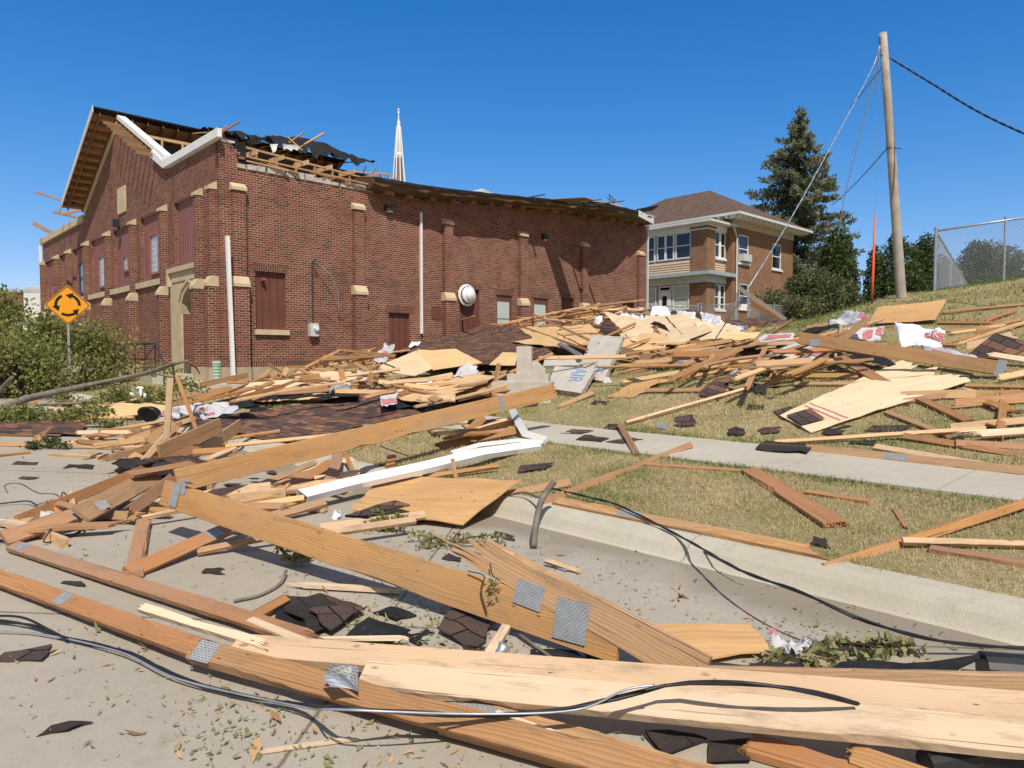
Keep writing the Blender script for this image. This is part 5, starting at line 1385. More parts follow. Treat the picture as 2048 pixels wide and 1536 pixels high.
def sheet(label, cs, mat, t=.012, warp=.03, jag=(), name="plywood_sheet", cat="plywood", under=None, freq=1.2, n=None, curl=0.0, jamp=.10, group=None, edgecol=None, grain=0):
    """A warped board through four corners (in order round it); edges listed in jag are torn."""
    P = [pt(c) for c in cs]; rr = rs(); sd = rr.uniform(0, 90)
    x = (P[1] - P[0]); nrm = (P[2] - P[0]).cross(P[3] - P[1]).normalized()
    if nrm.dot(CAMP - P[0]) < 0 and nrm.z < .2: nrm = -nrm
    if nrm.z < -.3: nrm = -nrm
    x = (x - nrm * x.dot(nrm)).normalized(); y = nrm.cross(x)
    if grain: x, y = y, -x
    Mx = Matrix((x, y, nrm)).transposed().to_4x4(); Mx.translation = P[0]; inv = Mx.inverted()
    q = [inv @ p for p in P]
    lu = max((q[1] - q[0]).length, (q[2] - q[3]).length); lv = max((q[3] - q[0]).length, (q[2] - q[1]).length)
    nu = n or max(3, min(26, int(lu / .12))); nv = n or max(3, min(26, int(lv / .12)))
    def pos(u, v, off=0.0):
        if 3 in jag and u < .5: u = max(u, 0) + (1 - u) * 0
        p = (q[0] * (1 - u) + q[1] * u) * (1 - v) + (q[3] * (1 - u) + q[2] * u) * v
        d = warp * noise.noise(Vector((p.x * freq + sd, p.y * freq, 0))) + warp * .4 * noise.noise(Vector((p.x * freq * 2.7, p.y * freq * 2.7 + sd, 2)))
        d += curl * ((2 * u - 1) ** 2)
        return Vector((p.x, p.y, p.z + d + off))
    grid = [[None] * (nv + 1) for _ in range(nu + 1)]
    jit = {}
    for e in jag: jit[e] = [rr.uniform(0, 1) ** 1.5 * jamp for _ in range(max(nu, nv) * 4 + 2)]
    for i in range(nu + 1):
        for j in range(nv + 1):
            u, v = i / nu, j / nv
            if 0 in jag: v = v + (1 - v) ** 4 * jit[0][i] * (1.0 / max(lv, .2))
            if 2 in jag: v = v - v ** 4 * jit[2][i] * (1.0 / max(lv, .2))
            if 3 in jag: u = u + (1 - u) ** 4 * jit[3][j] * (1.0 / max(lu, .2))
            if 1 in jag: u = u - u ** 4 * jit[1][j] * (1.0 / max(lu, .2))
            grid[i][j] = pos(u, v)
    vs = [grid[i][j] for i in range(nu + 1) for j in range(nv + 1)]
    N = len(vs); W_ = nv + 1
    vs = vs + [p - Vector((0, 0, t)) for p in vs]
    mb = MB(); fs = []; fb = []; fe = []
    for i in range(nu):
        for j in range(nv):
            a = i * W_ + j; fs.append((a, a + W_, a + W_ + 1, a + 1)); fb.append((N + a, N + a + 1, N + a + W_ + 1, N + a + W_))
    for i in range(nu):
        a = i * W_; fe.append((a, N + a, N + a + W_, a + W_)); a = i * W_ + nv; fe.append((a, a + W_, N + a + W_, N + a))
    for j in range(nv):
        a = j; fe.append((a, a + 1, N + a + 1, N + a)); a = nu * W_ + j; fe.append((a, N + a, N + a + 1, a + 1))
    mb.add(vs, fs, 0)
    k0 = len(mb.f); mb.f += fb; mb.m += [1 if under else 0] * len(fb); mb.f += fe; mb.m += [1 if under else 0] * len(fe)
    # torn spikes of veneer
    o = mb.build(name, [M[mat], M[under]] if under else M[mat], smooth=False, fix=True)
    o.matrix_basis = Mx
    if label: tag(o, label, cat, group)
    o_pos = lambda u, v, off=0.004: pos(u, v, off)
    sheet.pos = o_pos; sheet.lu = lu; sheet.lv = lv
    return o
def patch(par, pos, u0, u1, v0, v1, mat, name, nu=8, nv=3, off=.005, rough=0.0):
    rr = rs(); vs = []; fs = []
    for i in range(nu + 1):
        for j in range(nv + 1):
            u = u0 + (u1 - u0) * i / nu; v = v0 + (v1 - v0) * j / nv
            if rough and j in (0, nv): v += rr.uniform(-rough, rough)
            vs.append(pos(u, v, off))
    for i in range(nu):
        for j in range(nv):
            a = i * (nv + 1) + j; fs.append((a, a + nv + 1, a + nv + 2, a + 1))
    mb = MB(); mb.add(vs, fs); return mb.build(name, M[mat], par, fix=False)
def text_on(par, txt, pos, u0, u1, v0, v1, mat, name="lettering", off=.007):
    cu = bpy.data.curves.new("t", 'FONT'); cu.body = txt; cu.size = 1.0; cu.resolution_u = 3
    ob = bpy.data.objects.new("t", cu); C.objects.link(ob); bpy.context.view_layer.update()
    dg = bpy.context.evaluated_depsgraph_get(); me = bpy.data.meshes.new_from_object(ob.evaluated_get(dg))
    xs = [v.co.x for v in me.vertices]; ys_ = [v.co.y for v in me.vertices]; a, b, c, d = min(xs), max(xs), min(ys_), max(ys_)
    for v in me.vertices:
        v.co = pos(u0 + (u1 - u0) * (v.co.x - a) / (b - a), v0 + (v1 - v0) * (v.co.y - c) / (d - c), off)
    me.materials.clear(); me.materials.append(M[mat]); me.name = name
    o = bpy.data.objects.new(name, me); C.objects.link(o); o.parent = par
    bpy.data.objects.remove(ob); return o

# ---------------------------------------------------------------- the broken truss across the foreground
pA0, pA1 = G(328, 985, .40), G(1240, 1285, .12)
tr = empty("roof_truss", pA0, "long broken wooden roof truss joint with two steel plates across the foreground street", "roof truss")
def tplank(nm, p1, p2, w, roll, mat, e1=0, e2=0, **kw):
    o = plank(None, p1, p2, w, roll, mat, e1, e2, (), name=nm, **kw)
    o.parent = tr; o.matrix_basis = Matrix.Translation(-pA0) @ o.matrix_basis
    return o
ca = tplank("bottom_chord", pA0, pA1, .215, 76, 'wood_tan', 0, 0)
nA = ca.matrix_basis.to_3x3().col[2]
def on_chord(px, py, off=0.0):
    d = ray(px, py); k_ = (pA0 + nA * off - CAMP).dot(nA) / d.dot(nA); return CAMP + d * k_
pB0, pB1 = on_chord(968, 1108, .004), on_chord(1410, 1350, .004)
cb = tplank("top_chord", pB0, pB1, .185, 76, 'wood_tan', .46, 0)
xB = (pB1 - pB0).normalized(); mB = Matrix((xB, nA.cross(xB), nA)).transposed().to_4x4(); mB.translation = pB0 - pA0; cb.matrix_basis = mB
def tplate(px, py, lx, ly, ref, rot=0.0):
    m = ref.matrix_basis.inverted() @ (on_chord(px, py, .026) - pA0)
    return plate(ref, m.x, m.y, lx, ly, m.z, rot)
tplate(1058, 1190, .185, .135, ca, -.05); tplate(1142, 1242, .20, .215, ca, .05); tplate(350, 990, .11, .20, ca)
plate(ca, .30, .10, .085, .13, .022)
mb = MB(); mb.box(0, .10, 0, .05, 0, .0015); q = mb.build("nail_plate", M['plate'], ca); q.location = (.35, .135, .03); q.rotation_euler = (1.2, .1, .1)
# ---------------------------------------------------------------- big planks in front
plank("broad pale knotty board running off the lower right corner", (726, 1352, .13), G(2048, 1478, .17) + (G(2048, 1478, .17) - G(726, 1352, .13)) * .25, .15, 26, 'wood_pale', .0, 0, (), "beam", "beam", t=.045)
plank("second pale board directly behind the broad knotty one", (470, 1294, .10), G(2048, 1418, .17) + (G(2048, 1418, .17) - G(470, 1294, .10)) * .2, .15, 20, 'wood_fresh', .0, 0, (), "beam", "beam", t=.05)
plank("edge lit board along the right behind the two pale beams", (1395, 1352, .12), G(2048, 1366, .13) + (G(2048, 1366, .13) - G(1395, 1352, .12)) * .4, .089, 80, 'wood_tan', .0, 0, (), "beam", "beam")
q0, q1 = G(392, 1302, .11), G(1330, 1548, .10)
plank("long orange beam rising from bottom edge to the bent toothed plate", q0, q1 + (q1 - q0) * .08, .115, 38, 'wood_orange', .07, 0, ((.03, .13, .105),), "beam", "beam", t=.042)
q0 = G(-140, 1105, .06)
plank("long splintered red brown chord at the left ending at a steel plate", q0, (400, 1300, .09), .112, 24, 'wood_red', 0, .10, ((.60, .12, .09),), "beam", "beam")
plank("reddish long board above the splintered chord at the left", (26, 1092, .05), (600, 1272, .07), .105, 18, 'wood_red', .04, .42, ((.045, .11, .10),), "beam", "beam")
plank("pale split sliver lying on the two red brown chords", (285, 1216, .13), (520, 1288, .13), .055, 20, 'wood_pale', .06, .16, (), "splintered_lath", "lath", t=.03)
plank("narrow pale sliver on the shingles behind the beams", (520, 1279, .06), (800, 1276, .05), .03, 0, 'wood_pale', .1, .1, (), "splintered_lath", "lath", t=.02)
plank("pale split stick beneath the truss board", (610, 1170, .03), (802, 1181, .03), .045, 0, 'wood_pale', .2, 0, (), "splintered_lath", "lath", t=.03)
plank("upright flat red board with green string line and base plate", (268, 1150, .03), (288, 1040, .05), .12, 0, 'wood_red', 0, 0, ((.05, .10, .12),), "plank")
plank("thin pale stick joining the top of the flat red board", (284, 1036, .09), (395, 1014, .12), .05, 10, 'wood_fresh')
plank("diagonal red brown board with two grey plates under the truss", (258, 1146, .04), (492, 1042, .14), .13, 26, 'wood_red', 0, 0, ((.68, .14, .09), (.84, .10, .09)))
plank("light stud lying on the street just under the truss board", (394, 1104, .04), (565, 1068, .10), .06, 30, 'wood_tan')
plank("pale stud continuing behind the truss board to the plywood", (560, 1080, .12), (830, 1040, .14), .07, 30, 'wood_fresh')
plank("short cut stub sticking out left of the felt shingles", (510, 1232, .04), (572, 1198, .06), .06, 30, 'wood_orange')
plank("small pale stick pointing up at the crushed can", (965, 1330, .04), (1012, 1255, .10), .05, 10, 'wood_pale')
plank("pale torn strip along the lower edge of the splintered chord", (205, 1238, .035), (345, 1290, .04), .035, 30, 'wood_pale', .15, .10, (), "splintered_lath", "lath", t=.02)
plank("thin pale shard sticking up from the reddish long board end", (500, 1240, .08), (608, 1284, .07), .05, 10, 'wood_pale', .04, .2, (), "splintered_lath", "lath", t=.02)
plank("orange board just beneath the broad pale knotty one", (640, 1372, .06), (1010, 1425, .06), .12, 10, 'wood_orange', 0, .06)
plank("pale split board half covered by the twisted cable", (985, 1440, .07), (1210, 1520, .05), .10, 12, 'wood_pale', 0, .12)
# left tangle
plank("tan board with two plates and jagged end at far left", (8, 1078, .06), (205, 1012, .18), .14, 40, 'wood_red', 0, 0, ((.75, .16, .10), (.97, .14, .10)), "beam", "beam")
plank("wide tan board leaning behind the plated board at left", (160, 1030, .16), (310, 952, .28), .20, 40, 'wood_tan', 0, .08)
plank("long dark edged rafter running from left street to the pile", (36, 1042, .05), (395, 895, .26), .11, 62, 'wood_red', 0, 0, (), "beam", "beam")
plank("short flat offcut on top of the left tangle", (258, 950, .36), (385, 928, .34), .13, 15, 'wood_orange')
plank("splintered stump end behind the truss plate", (262, 1022, .14), (345, 958, .28), .12, 60, 'wood_red', .08, 0)
plank("pale stub from the left edge under the plated board", (-30, 1040, .02), (50, 1052, .06), .08, 10, 'wood_pale')
plank("plank under the splintered stump resting on the street", (240, 1015, .05), (345, 990, .08), .07, 60, 'wood_pale', .05, 0)
plank("small red stub at the left end of the reddish long board", (24, 1068, .04), (70, 1060, .07), .11, 10, 'wood_red', 0, .05)
# the uprights
plank("tall upright pale stud standing in the left pile", (331, 915, .05), D(341, 757, G(331, 915, .05).y + .05), .089, 68, 'wood_fresh', 0, .02, (), "upright_stud", "stud")
plank("leaning orange stud right of the tall upright", (402, 885, .10), D(354, 752, G(402, 885, .1).y + .25), .06, 60, 'wood_orange', 0, .02, (), "upright_stud", "stud")
plank("bowed wide board on edge below the upright studs", (348, 925, .10), (480, 850, .42), .184, 88, 'wood_tan', 0, 0, ((.36, .02, .18),), bend=.06)
plank("wide board on edge directly behind the upright studs", (318, 905, .30), (440, 850, .52), .21, 88, 'wood_tan')
plank("long pale lath along the lower edge of the shingled panel", (430, 894, .16), (690, 868, .16), .05, 60, 'wood_fresh')
plank("flat board crossing beneath the bowed wide board", (300, 900, .03), (560, 862, .10), .09, 10, 'wood_tan')
# the long beam through the middle
q0, q1 = G(352, 962, .34), G(1105, 783, .62)
plank("long wide tan beam on edge slanting up through the middle", q0, q1, .235, 80, 'wood_tan', 0, .20, ((.80, .09, .235),), "beam", "beam", t=.045)
plank("red tipped stud below the long middle beam", (478, 988, .12), (630, 925, .22), .07, 50, 'wood_tan')
plank("wide reddish plank under the long middle beam", (530, 1000, .06), (665, 925, .16), .14, 30, 'wood_red')
plank("upright reddish plank leaning under the middle beam", (655, 975, .06), (678, 905, .30), .14, 40, 'wood_red', 0, .05)
plank("pale stud lying left of the white gutter", (500, 1012, .12), (608, 996, .16), .06, 50, 'wood_fresh')
plank("tan stud running under the open end of the gutter", (530, 1036, .06), (650, 1005, .10), .09, 40, 'wood_tan')
plank("short splintered stick leaning right of the reddish plank", (708, 950, .06), (690, 903, .3), .05, 40, 'wood_tan', .12, .03)
plank("stud in front of the plywood lower edge", (640, 1056, .05), (850, 1030, .10), .08, 40, 'wood_fresh')
plank("thin stick standing on the plywood sheet", (912, 955, .10), (905, 918, .3), .045, 40, 'wood_tan', 0, .03)
plank("green marked stud crossing above the plywood sheet", (845, 955, .10), (995, 932, .08), .06, 40, 'wood_tan')
plank("reddish pointed board above the gutter end", (880, 892, .05), (1050, 858, .12), .12, 50, 'wood_red', .12, 0)
plank("dark stub sticking out of the shingle stack by the gutter", (925, 850, .10), (960, 872, .05), .04, 20, 'wood_tan')
for i in range(4):
    plank("small reddish crib block beneath the long middle beam", G(770 + i * 2, 940 - i * 8, .02 + .03 * i), G(790, 936 - i * 8, .02 + .03 * i), .05, 20, 'wood_red', 0, 0, (), "wood_block", "block", group="crib blocks under the beam")
plank("stud by the dead branch running to the right", (1010, 990, .06), (1140, 965, .05), .09, 45, 'wood_tan')
# right lawn
plank("long brown rafter lying over the kerb lawn in the centre right", (1085, 1006, .07), (1382, 890, .06), .075, 55, 'wood_red', 0, 0, (), "rafter", "rafter")
plank("short reddish stud with orange painted end on the pavement", (1240, 850, .08), (1272, 905, .04), .085, 20, 'wood_red')
plank("long pale lath leading up the lawn from the orange ended stud", (1252, 845, .06), (1510, 772, .05), .05, 40, 'wood_fresh')
plank("straight brown stud lying level across the mid lawn", (1289, 781, .05), (1458, 780, .05), .085, 50, 'wood_orange')
plank("thin flat board lying on the verge near the pavement edge", (1290, 930, .02), (1500, 944, .02), .06, 10, 'wood_red')
plank("wide flat cinnamon board with broken lower end on the verge", (1500, 940, .04), (1670, 1048, .03), .19, 6, 'wood_red', 0, .09, (), "plank", "plank")
plank("long board along the verge split at its right end", (1112, 1002, .04), (1610, 1100, .04), .12, 18, 'wood_tan', 0, .30, ((.36, .22, .10),), "plank", "plank")
plank("long stud slanting up to the right picture edge", (1648, 1137, .05), G(2048, 1008, .06) + (G(2048, 1008, .06) - G(1648, 1137, .05)) * .2, .07, 55, 'wood_orange', 0, 0, (), "stud", "stud")
plank("pale level stud resting against the slanting stud", (1805, 1082, .06), G(2048, 1093, .05) + Vector((.6, .0, 0)), .05, 40, 'wood_fresh', 0, 0, (), "stud", "stud")
plank("flat reddish board half hidden in grass at right edge", (1860, 1098, .02), G(2048, 1137, .02) + Vector((.3, -.1, 0)), .09, 5, 'wood_red')
plank("short brown strip on the verge left of the slanting stud", (1612, 985, .02), (1738, 1004, .02), .07, 10, 'wood_orange')
plank("dark red splinter lying in the dry verge grass", (1788, 1018, .01), (1812, 1055, .01), .03, 0, 'wood_red', .06, .06, (), "splintered_lath", "lath", t=.015)
plank("wide pale board propped over the big brown beam", (1614, 738, .06), (1735, 637, .80), .22, 12, 'wood_tan', 0, .05, (), "beam", "beam")
q0, q1 = G(1600, 676, .66), G(2010, 738, .14)
plank("big smooth brown beam on edge across the right pile", q0, q1, .21, 72, 'wood_tan', 0, 0, ((.095, .16, .14, .2, -.05), (.985, .12, .24)), "beam", "beam", t=.045)
plank("broad red brown board sliding under the brown beam", (1655, 700, .25), (1775, 770, .05), .18, 15, 'wood_red')
plank("pale stud slanting in front of the propped wide board", (1534, 766, .06), (1680, 720, .24), .085, 45, 'wood_tan')
plank("flat board end poking from under the pale plywood", (1840, 798, .05), (1936, 842, .03), .13, 10, 'wood_red')
plank("narrow board lying below the pale plywood", (1772, 824, .04), (1900, 873, .03), .08, 20, 'wood_tan')
plank("long thin lath lying above the pavement at right", (1550, 884, .04), (1972, 857, .10), .05, 55, 'wood_fresh')
plank("long edge lit board with grey plate beside the pavement", (1612, 896, .05), G(2048, 950, .06) + Vector((.3, 0, 0)), .10, 60, 'wood_tan', 0, 0, ((.42, .26, .07),), "rafter", "rafter")
plank("orange board behind the plated pavement board", (1806, 872, .06), G(2048, 920, .05) + Vector((.3, 0, 0)), .08, 55, 'wood_orange')
plank("pale board wedged between the two pavement boards", (1750, 894, .05), (1990, 935, .05), .09, 30, 'wood_fresh')
plank("pinkish board running off the right edge above the pavement", (1912, 886, .06), G(2048, 898, .06) + Vector((.4, 0, 0)), .09, 55, 'wood_red')
plank("bleached splintered board at the right edge", (1960, 868, .10), G(2048, 858, .10) + Vector((.3, 0, 0)), .12, 35, 'wood_pale', .25, 0)
plank("upright short orange board left of the bleached board", (1975, 845, .08), (2010, 855, .04), .10, 20, 'wood_tan')
plank("thin straight lath highest on the right slope", (1885, 624, .06), G(2048, 609, .05), .07, 40, 'wood_tan')
plank("broken lath just below the highest one", (1880, 628, .03), (1985, 617, .03), .05, 20, 'wood_tan', 0, .2)
plank("level brown lath with frayed end on the right slope", (1876, 645, .04), (1995, 646, .04), .08, 40, 'wood_red', 0, .25)
plank("lowest of three level laths on the right slope", (1888, 662, .04), (2026, 657, .04), .09, 40, 'wood_tan')
plank("thin lath in front of the brown shingle panel at right", (1870, 690, .03), (1915, 692, .03), .05, 10, 'wood_tan')
plank("stud under the torn plywood pointing right", (1700, 770, .05), (1880, 752, .05), .09, 40, 'wood_tan')
plank("long level stud half under the pale plywood", (1540, 752, .05), (1735, 752, .05), .11, 40, 'wood_tan')
plank("second level stud just in front of the half hidden one", (1590, 768, .04), (1722, 768, .04), .09, 30, 'wood_tan')
plank("straight lath running right from the torn plywood end", (1930, 772, .04), G(2060, 775, .04), .05, 40, 'wood_tan')
plank("thin pale lath slanting down on the right slope", (1925, 778, .03), (2046, 802, .03), .04, 10, 'wood_pale')
plank("broken board under the shingle panel at the right edge", (1985, 710, .15), G(2060, 722, .1), .12, 30, 'wood_pale', .15, 0)
plank("split board stacked at right end of the brown beam", (2000, 756, .06), G(2070, 742, .10), .13, 35, 'wood_fresh', .12, 0)
plank("level brown board in the middle of the right pile", (1370, 728, .12), (1560, 742, .08), .10, 55, 'wood_tan')
plank("long stud on the lawn edge below the torn shingles", (1318, 765, .06), (1480, 735, .12), .07, 45, 'wood_tan')
plank("thick timber end lying right of the concrete sign", (1240, 700, .30), (1330, 728, .16), .20, 55, 'wood_tan', 0, 0, (), "beam", "beam", t=.09)
plank("long fresh board ending near the thick timber", (1230, 712, .10), (1440, 742, .08), .12, 35, 'wood_tan')
plank("wide orange board slanting behind the thick timber", (1250, 690, .25), (1450, 684, .22), .14, 50, 'wood_orange')
plank("long sagging board left of the dark shingle layer", (1300, 712, .22), (1505, 672, .28), .14, 50, 'wood_tan')
plank("pale stud on edge right of the long sagging board", (1370, 645 + 22, .3), (1405, 656, .3), .1, 30, 'wood_tan')
plank("pale plank leaning on the bright plywood", (1355, 690, .28), (1435, 655, .42), .085, 30, 'wood_tan')
plank("orange plank standing out above the right pile", (1535, 672, .20), (1582, 642, .50), .085, 45, 'wood_orange', 0, .10)
plank("flat pale plank left of the orange standing plank", (1470, 684, .25), (1510, 655, .45), .14, 25, 'wood_tan')
plank("orange lath level below the grassy crest", (1612, 655, .2), (1672, 647, .2), .08, 60, 'wood_orange')
plank("horizontal pale lath laid across the broken concrete sign", (1078, 716, .62), (1252, 713, .46), .085, 60, 'wood_fresh')
plank("long thin pale lath rising to the concrete cross block", (960, 772, .35), (1105, 707, .72), .06, 60, 'wood_tan')
plank("straight stud standing in front of the concrete base", (985, 800, .12), D(998, 727, G(985, 800, .12).y - .05), .11, 60, 'wood_tan', 0, 0, (), "upright_stud", "stud")
plank("splintered board end beside the lower concrete slab", (1122, 812, .02), (1185, 786, .06), .12, 20, 'wood_tan', .22, .08)
plank("short red end of board left of the concrete base", (940, 790, .25), (985, 772, .35), .05, 60, 'wood_orange')
# the upper pile along the hall
plank("longest lath arching above the pile near the hall windows", (1002, 648, .35), (1180, 612, .75), .075, 70, 'wood_tan', bend=.05)
plank("lath continuing right from the arched one", (1172, 613, .78), (1290, 600, .9), .075, 70, 'wood_tan')
plank("second lath below the arched one", (1062, 645, .3), (1230, 612, .7), .07, 60, 'wood_orange')
plank("third lath fanning below the arched one", (1090, 640, .3), (1190, 626, .5), .07, 60, 'wood_tan')
plank("long lath slanting down from the fan to the concrete sign", (1065, 628, .75), (1200, 690, .55), .07, 60, 'wood_tan')
plank("long lath slanting right across the plywood sheets", (1085, 650, .5), (1235, 680, .5), .07, 60, 'wood_tan')
plank("thin lath over the frayed plywood sheet", (1020, 645, .5), (1175, 700, .5), .07, 50, 'wood_red')
plank("short lath leaning on the frayed plywood", (1034, 640, .6), (1058, 668, .45), .06, 40, 'wood_tan')
plank("truss web piece in front of the bright plywood", (1298, 688, .2), D(1315, 652, G(1298, 688, .2).y), .085, 60, 'wood_red')
plank("diagonal truss member with web below bright plywood", (1313, 652, .52), (1372, 690, .25), .085, 60, 'wood_orange')
plank("brace crossing behind the diagonal truss member", (1290, 682, .25), (1335, 664, .4), .085, 60, 'wood_red')
plank("short web post under the diagonal truss member", (1338, 690, .15), D(1343, 673, G(1338, 690, .15).y), .07, 60, 'wood_tan')
plank("broken corner stick beneath the bright plywood", (1280, 672, .3), (1300, 692, .2), .06, 40, 'wood_tan')
plank("stray lath lying on the big shingled roof panel", (880, 648, .55), (932, 668, .5), .06, 50, 'wood_fresh')
plank("level lath continuing to the frayed plywood", (932, 667, .5), (1020, 673, .5), .05, 50, 'wood_tan')
plank("thin plank with shadow on the upper shingled slope", (835, 687, .45), (902, 670, .55), .08, 50, 'wood_fresh')
plank("level lath at the top of the big shingled panel", (955, 657, .55), (1045, 652, .55), .07, 50, 'wood_tan')
plank("stick propped on the brown door behind the pile", (922, 641, .5), D(948, 632, 26.5), .07, 50, 'wood_tan')
plank("orange board on edge at left front of the pile", (400, 770, .10), (495, 750, .22), .16, 88, 'wood_orange', 0, .05, (), "plank")
plank("wide board on edge below the first orange one", (455, 790, .12), (540, 755, .30), .18, 88, 'wood_tan')
plank("orange rafter on edge across the pale plywood", (523, 795, .14), (600, 762, .34), .19, 88, 'wood_orange')
plank("upper part of the orange rafter on edge", (598, 762, .36), (640, 752, .36), .14, 88, 'wood_orange')
plank("triangular pale board end standing near the hall base", (520, 756, .2), D(540, 740, G(520, 756, .2).y), .12, 70, 'wood_tan')
plank("splintered tan board at the left front of the pile", (385, 800, .10), (462, 778, .14), .14, 40, 'wood_tan', 0, .16)
plank("long tan board in front of the white wrapped bundle", (330, 800, .08), (460, 775, .12), .12, 60, 'wood_tan')
plank("long level lath across the middle of the left pile", (590, 757, .5), (660, 757, .5), .10, 50, 'wood_fresh')
plank("upright flat stud standing in the left pile", (690, 770, .25), D(681, 738, G(690, 770, .25).y), .14, 70, 'wood_tan')
plank("second flat stud leaning right of the upright one", (738, 770, .25), D(745, 745, G(738, 770, .25).y), .16, 70, 'wood_tan')
plank("long lath running right from the upright flat stud", (690, 752, .5), (800, 738, .55), .08, 50, 'wood_fresh')
plank("lath with split end between the plywood and the hall", (710, 726, .5), (755, 752, .45), .10, 40, 'wood_tan')
plank("crossing lath right of the split one", (735, 724, .5), (785, 752, .45), .07, 40, 'wood_fresh')
plank("long lath below the folded plywood sheet", (770, 775, .35), (905, 748, .42), .08, 50, 'wood_fresh')
plank("second long lath below the folded plywood sheet", (760, 790, .3), (960, 748, .42), .07, 50, 'wood_fresh')
plank("long thin board along the shadowed hollow", (840, 808, .25), (990, 770, .35), .15, 80, 'wood_orange')
plank("leaning short board against the hall under the meter", (660, 705, .1), D(636, 672, 24.3), .12, 40, 'wood_red')
plank("second short board leaning on the hall right of the meter", (690, 702, .1), D(668, 672, 24.9), .12, 40, 'wood_grey')
plank("weathered post leaning against the yard gate", D(1478, 576, 31.0), D(1572, 640, 29.0), .17, 70, 'wood_grey', 0, 0, (), "leaning_post", "post", t=.09)
plank("red brown underside board beneath the leaning weathered post", D(1502, 606, 31.2), D(1556, 636, 30.0), .22, 88, 'wood_red')
tk = empty("roof_truss", G(652, 715, .3), "small yellow broken truss fan piled against the hall wall", "roof truss")
for (a_, b_) in (((610, 735, .35), (680, 700, .7)), ((640, 720, .5), (760, 712, .75)), ((648, 712, .55), (740, 722, .6)), ((680, 700, .7), (790, 712, .8)), ((655, 730, .35), (690, 725, .4)), ((700, 722, .45), (740, 702, .7)), ((690, 702, .7), (735, 712, .6)), ((608, 738, .3), (650, 718, .5))):
    o = plank(None, a_, b_, .085, 60, 'wood_tan', .06, .06, name="truss_member"); o.parent = tk; o.matrix_basis = Matrix.Translation(-tk.location) @ o.matrix_basis
for lab, a, b, w, r, m_ in (("flat board at the very left under the long dark edged rafter", (20, 1060, .03), (120, 1000, .05), .07, 20, 'wood_fresh'), ("short red offcut beside the curved shingle flap", (385, 905, .22), (470, 900, .22), .15, 20, 'wood_orange'),
        ("splintered board pointing at the kerb behind the uprights", (375, 935, .15), (470, 895, .25), .06, 40, 'wood_fresh'), ("thin lath leaning on the bowed wide board", (270, 905, .08), (350, 868, .35), .05, 40, 'wood_tan'), ("short wide board beneath the two upright studs", (298, 885, .2), (350, 850, .4), .2, 60, 'wood_tan'),
        ("narrow red board hidden under the plated left board", (60, 1050, .03), (250, 990, .08), .08, 30, 'wood_red'), ("tan lath in front of the wide board behind the uprights", (262, 880, .05), (345, 885, .12), .07, 40, 'wood_tan'), ("level red lath left of the bowed board", (250, 868, .06), (330, 872, .1), .08, 60, 'wood_red')):
    plank(lab, a, b, w, r, m_, .04, .06)
# left street boards
plank("short diagonal rafter at the left near the flattened shingles", (70, 880, .03), (143, 832, .10), .10, 50, 'wood_tan', 0, 0, (), "rafter", "rafter")
plank("board bending right from the short diagonal rafter", (70, 875, .04), (140, 893, .04), .085, 45, 'wood_tan')
plank("long lath rising right from the street at left", (135, 886, .04), (330, 848, .18), .07, 50, 'wood_fresh', 0, .1)
plank("upper lath nearly parallel to the long rising lath", (185, 866, .10), (330, 842, .25), .06, 40, 'wood_tan')
plank("long level board on the street at left edge", (-10, 888, .03), (260, 895, .04), .10, 40, 'wood_tan', 0, .08)
plank("second level board overlapping the long street board", (160, 888, .05), (265, 888, .05), .09, 30, 'wood_fresh')
plank("twisted splinter board right of the street boards", (258, 888, .05), (295, 910, .04), .10, 30, 'wood_pale', .15, .05)
plank("flat splintered stick lying on the open street", (100, 909, .02), (235, 914, .03), .06, 10, 'wood_fresh', .1, .12)
plank("short orange stick beside the flat splintered one", (178, 907, .04), (240, 916, .03), .08, 20, 'wood_tan')
plank("thin stick along the left edge of the street", (-10, 912, .02), (60, 905, .02), .05, 10, 'wood_tan')
plank("long thin lath on the verge behind the snapped trunk", (15, 786, .05), (100, 776, .05), .05, 10, 'wood_tan')
plank("pale stick lying near the crushed black basin", (150, 838, .10), (265, 835, .10), .07, 40, 'wood_tan', 0, .1)
plank("board under the small white wrap at left", (100, 858, .05), (195, 832, .12), .07, 30, 'wood_tan')
# under the front beams
plank("orange board beneath the front beams at lower right", (1500, 1490, .03), G(1820, 1580, .03), .13, 5, 'wood_red', .05, 0)
plank("pale thick stub poking out beneath the front beams", (1705, 1512, .06), G(1900, 1580, .05), .10, 20, 'wood_tan', .04, 0)
plank("wide tan board under the black cable at bottom centre", (900, 1430, .05), G(1420, 1570, .04), .2, 14, 'wood_tan', 0, 0, ((.10, .36, .17),), "beam", "beam")
plank("thin twig like stick on the street at bottom", (530, 1502, .01), (700, 1478, .01), .022, 0, 'wood_pale', .05, .05, (), "splintered_lath", "lath", t=.012)
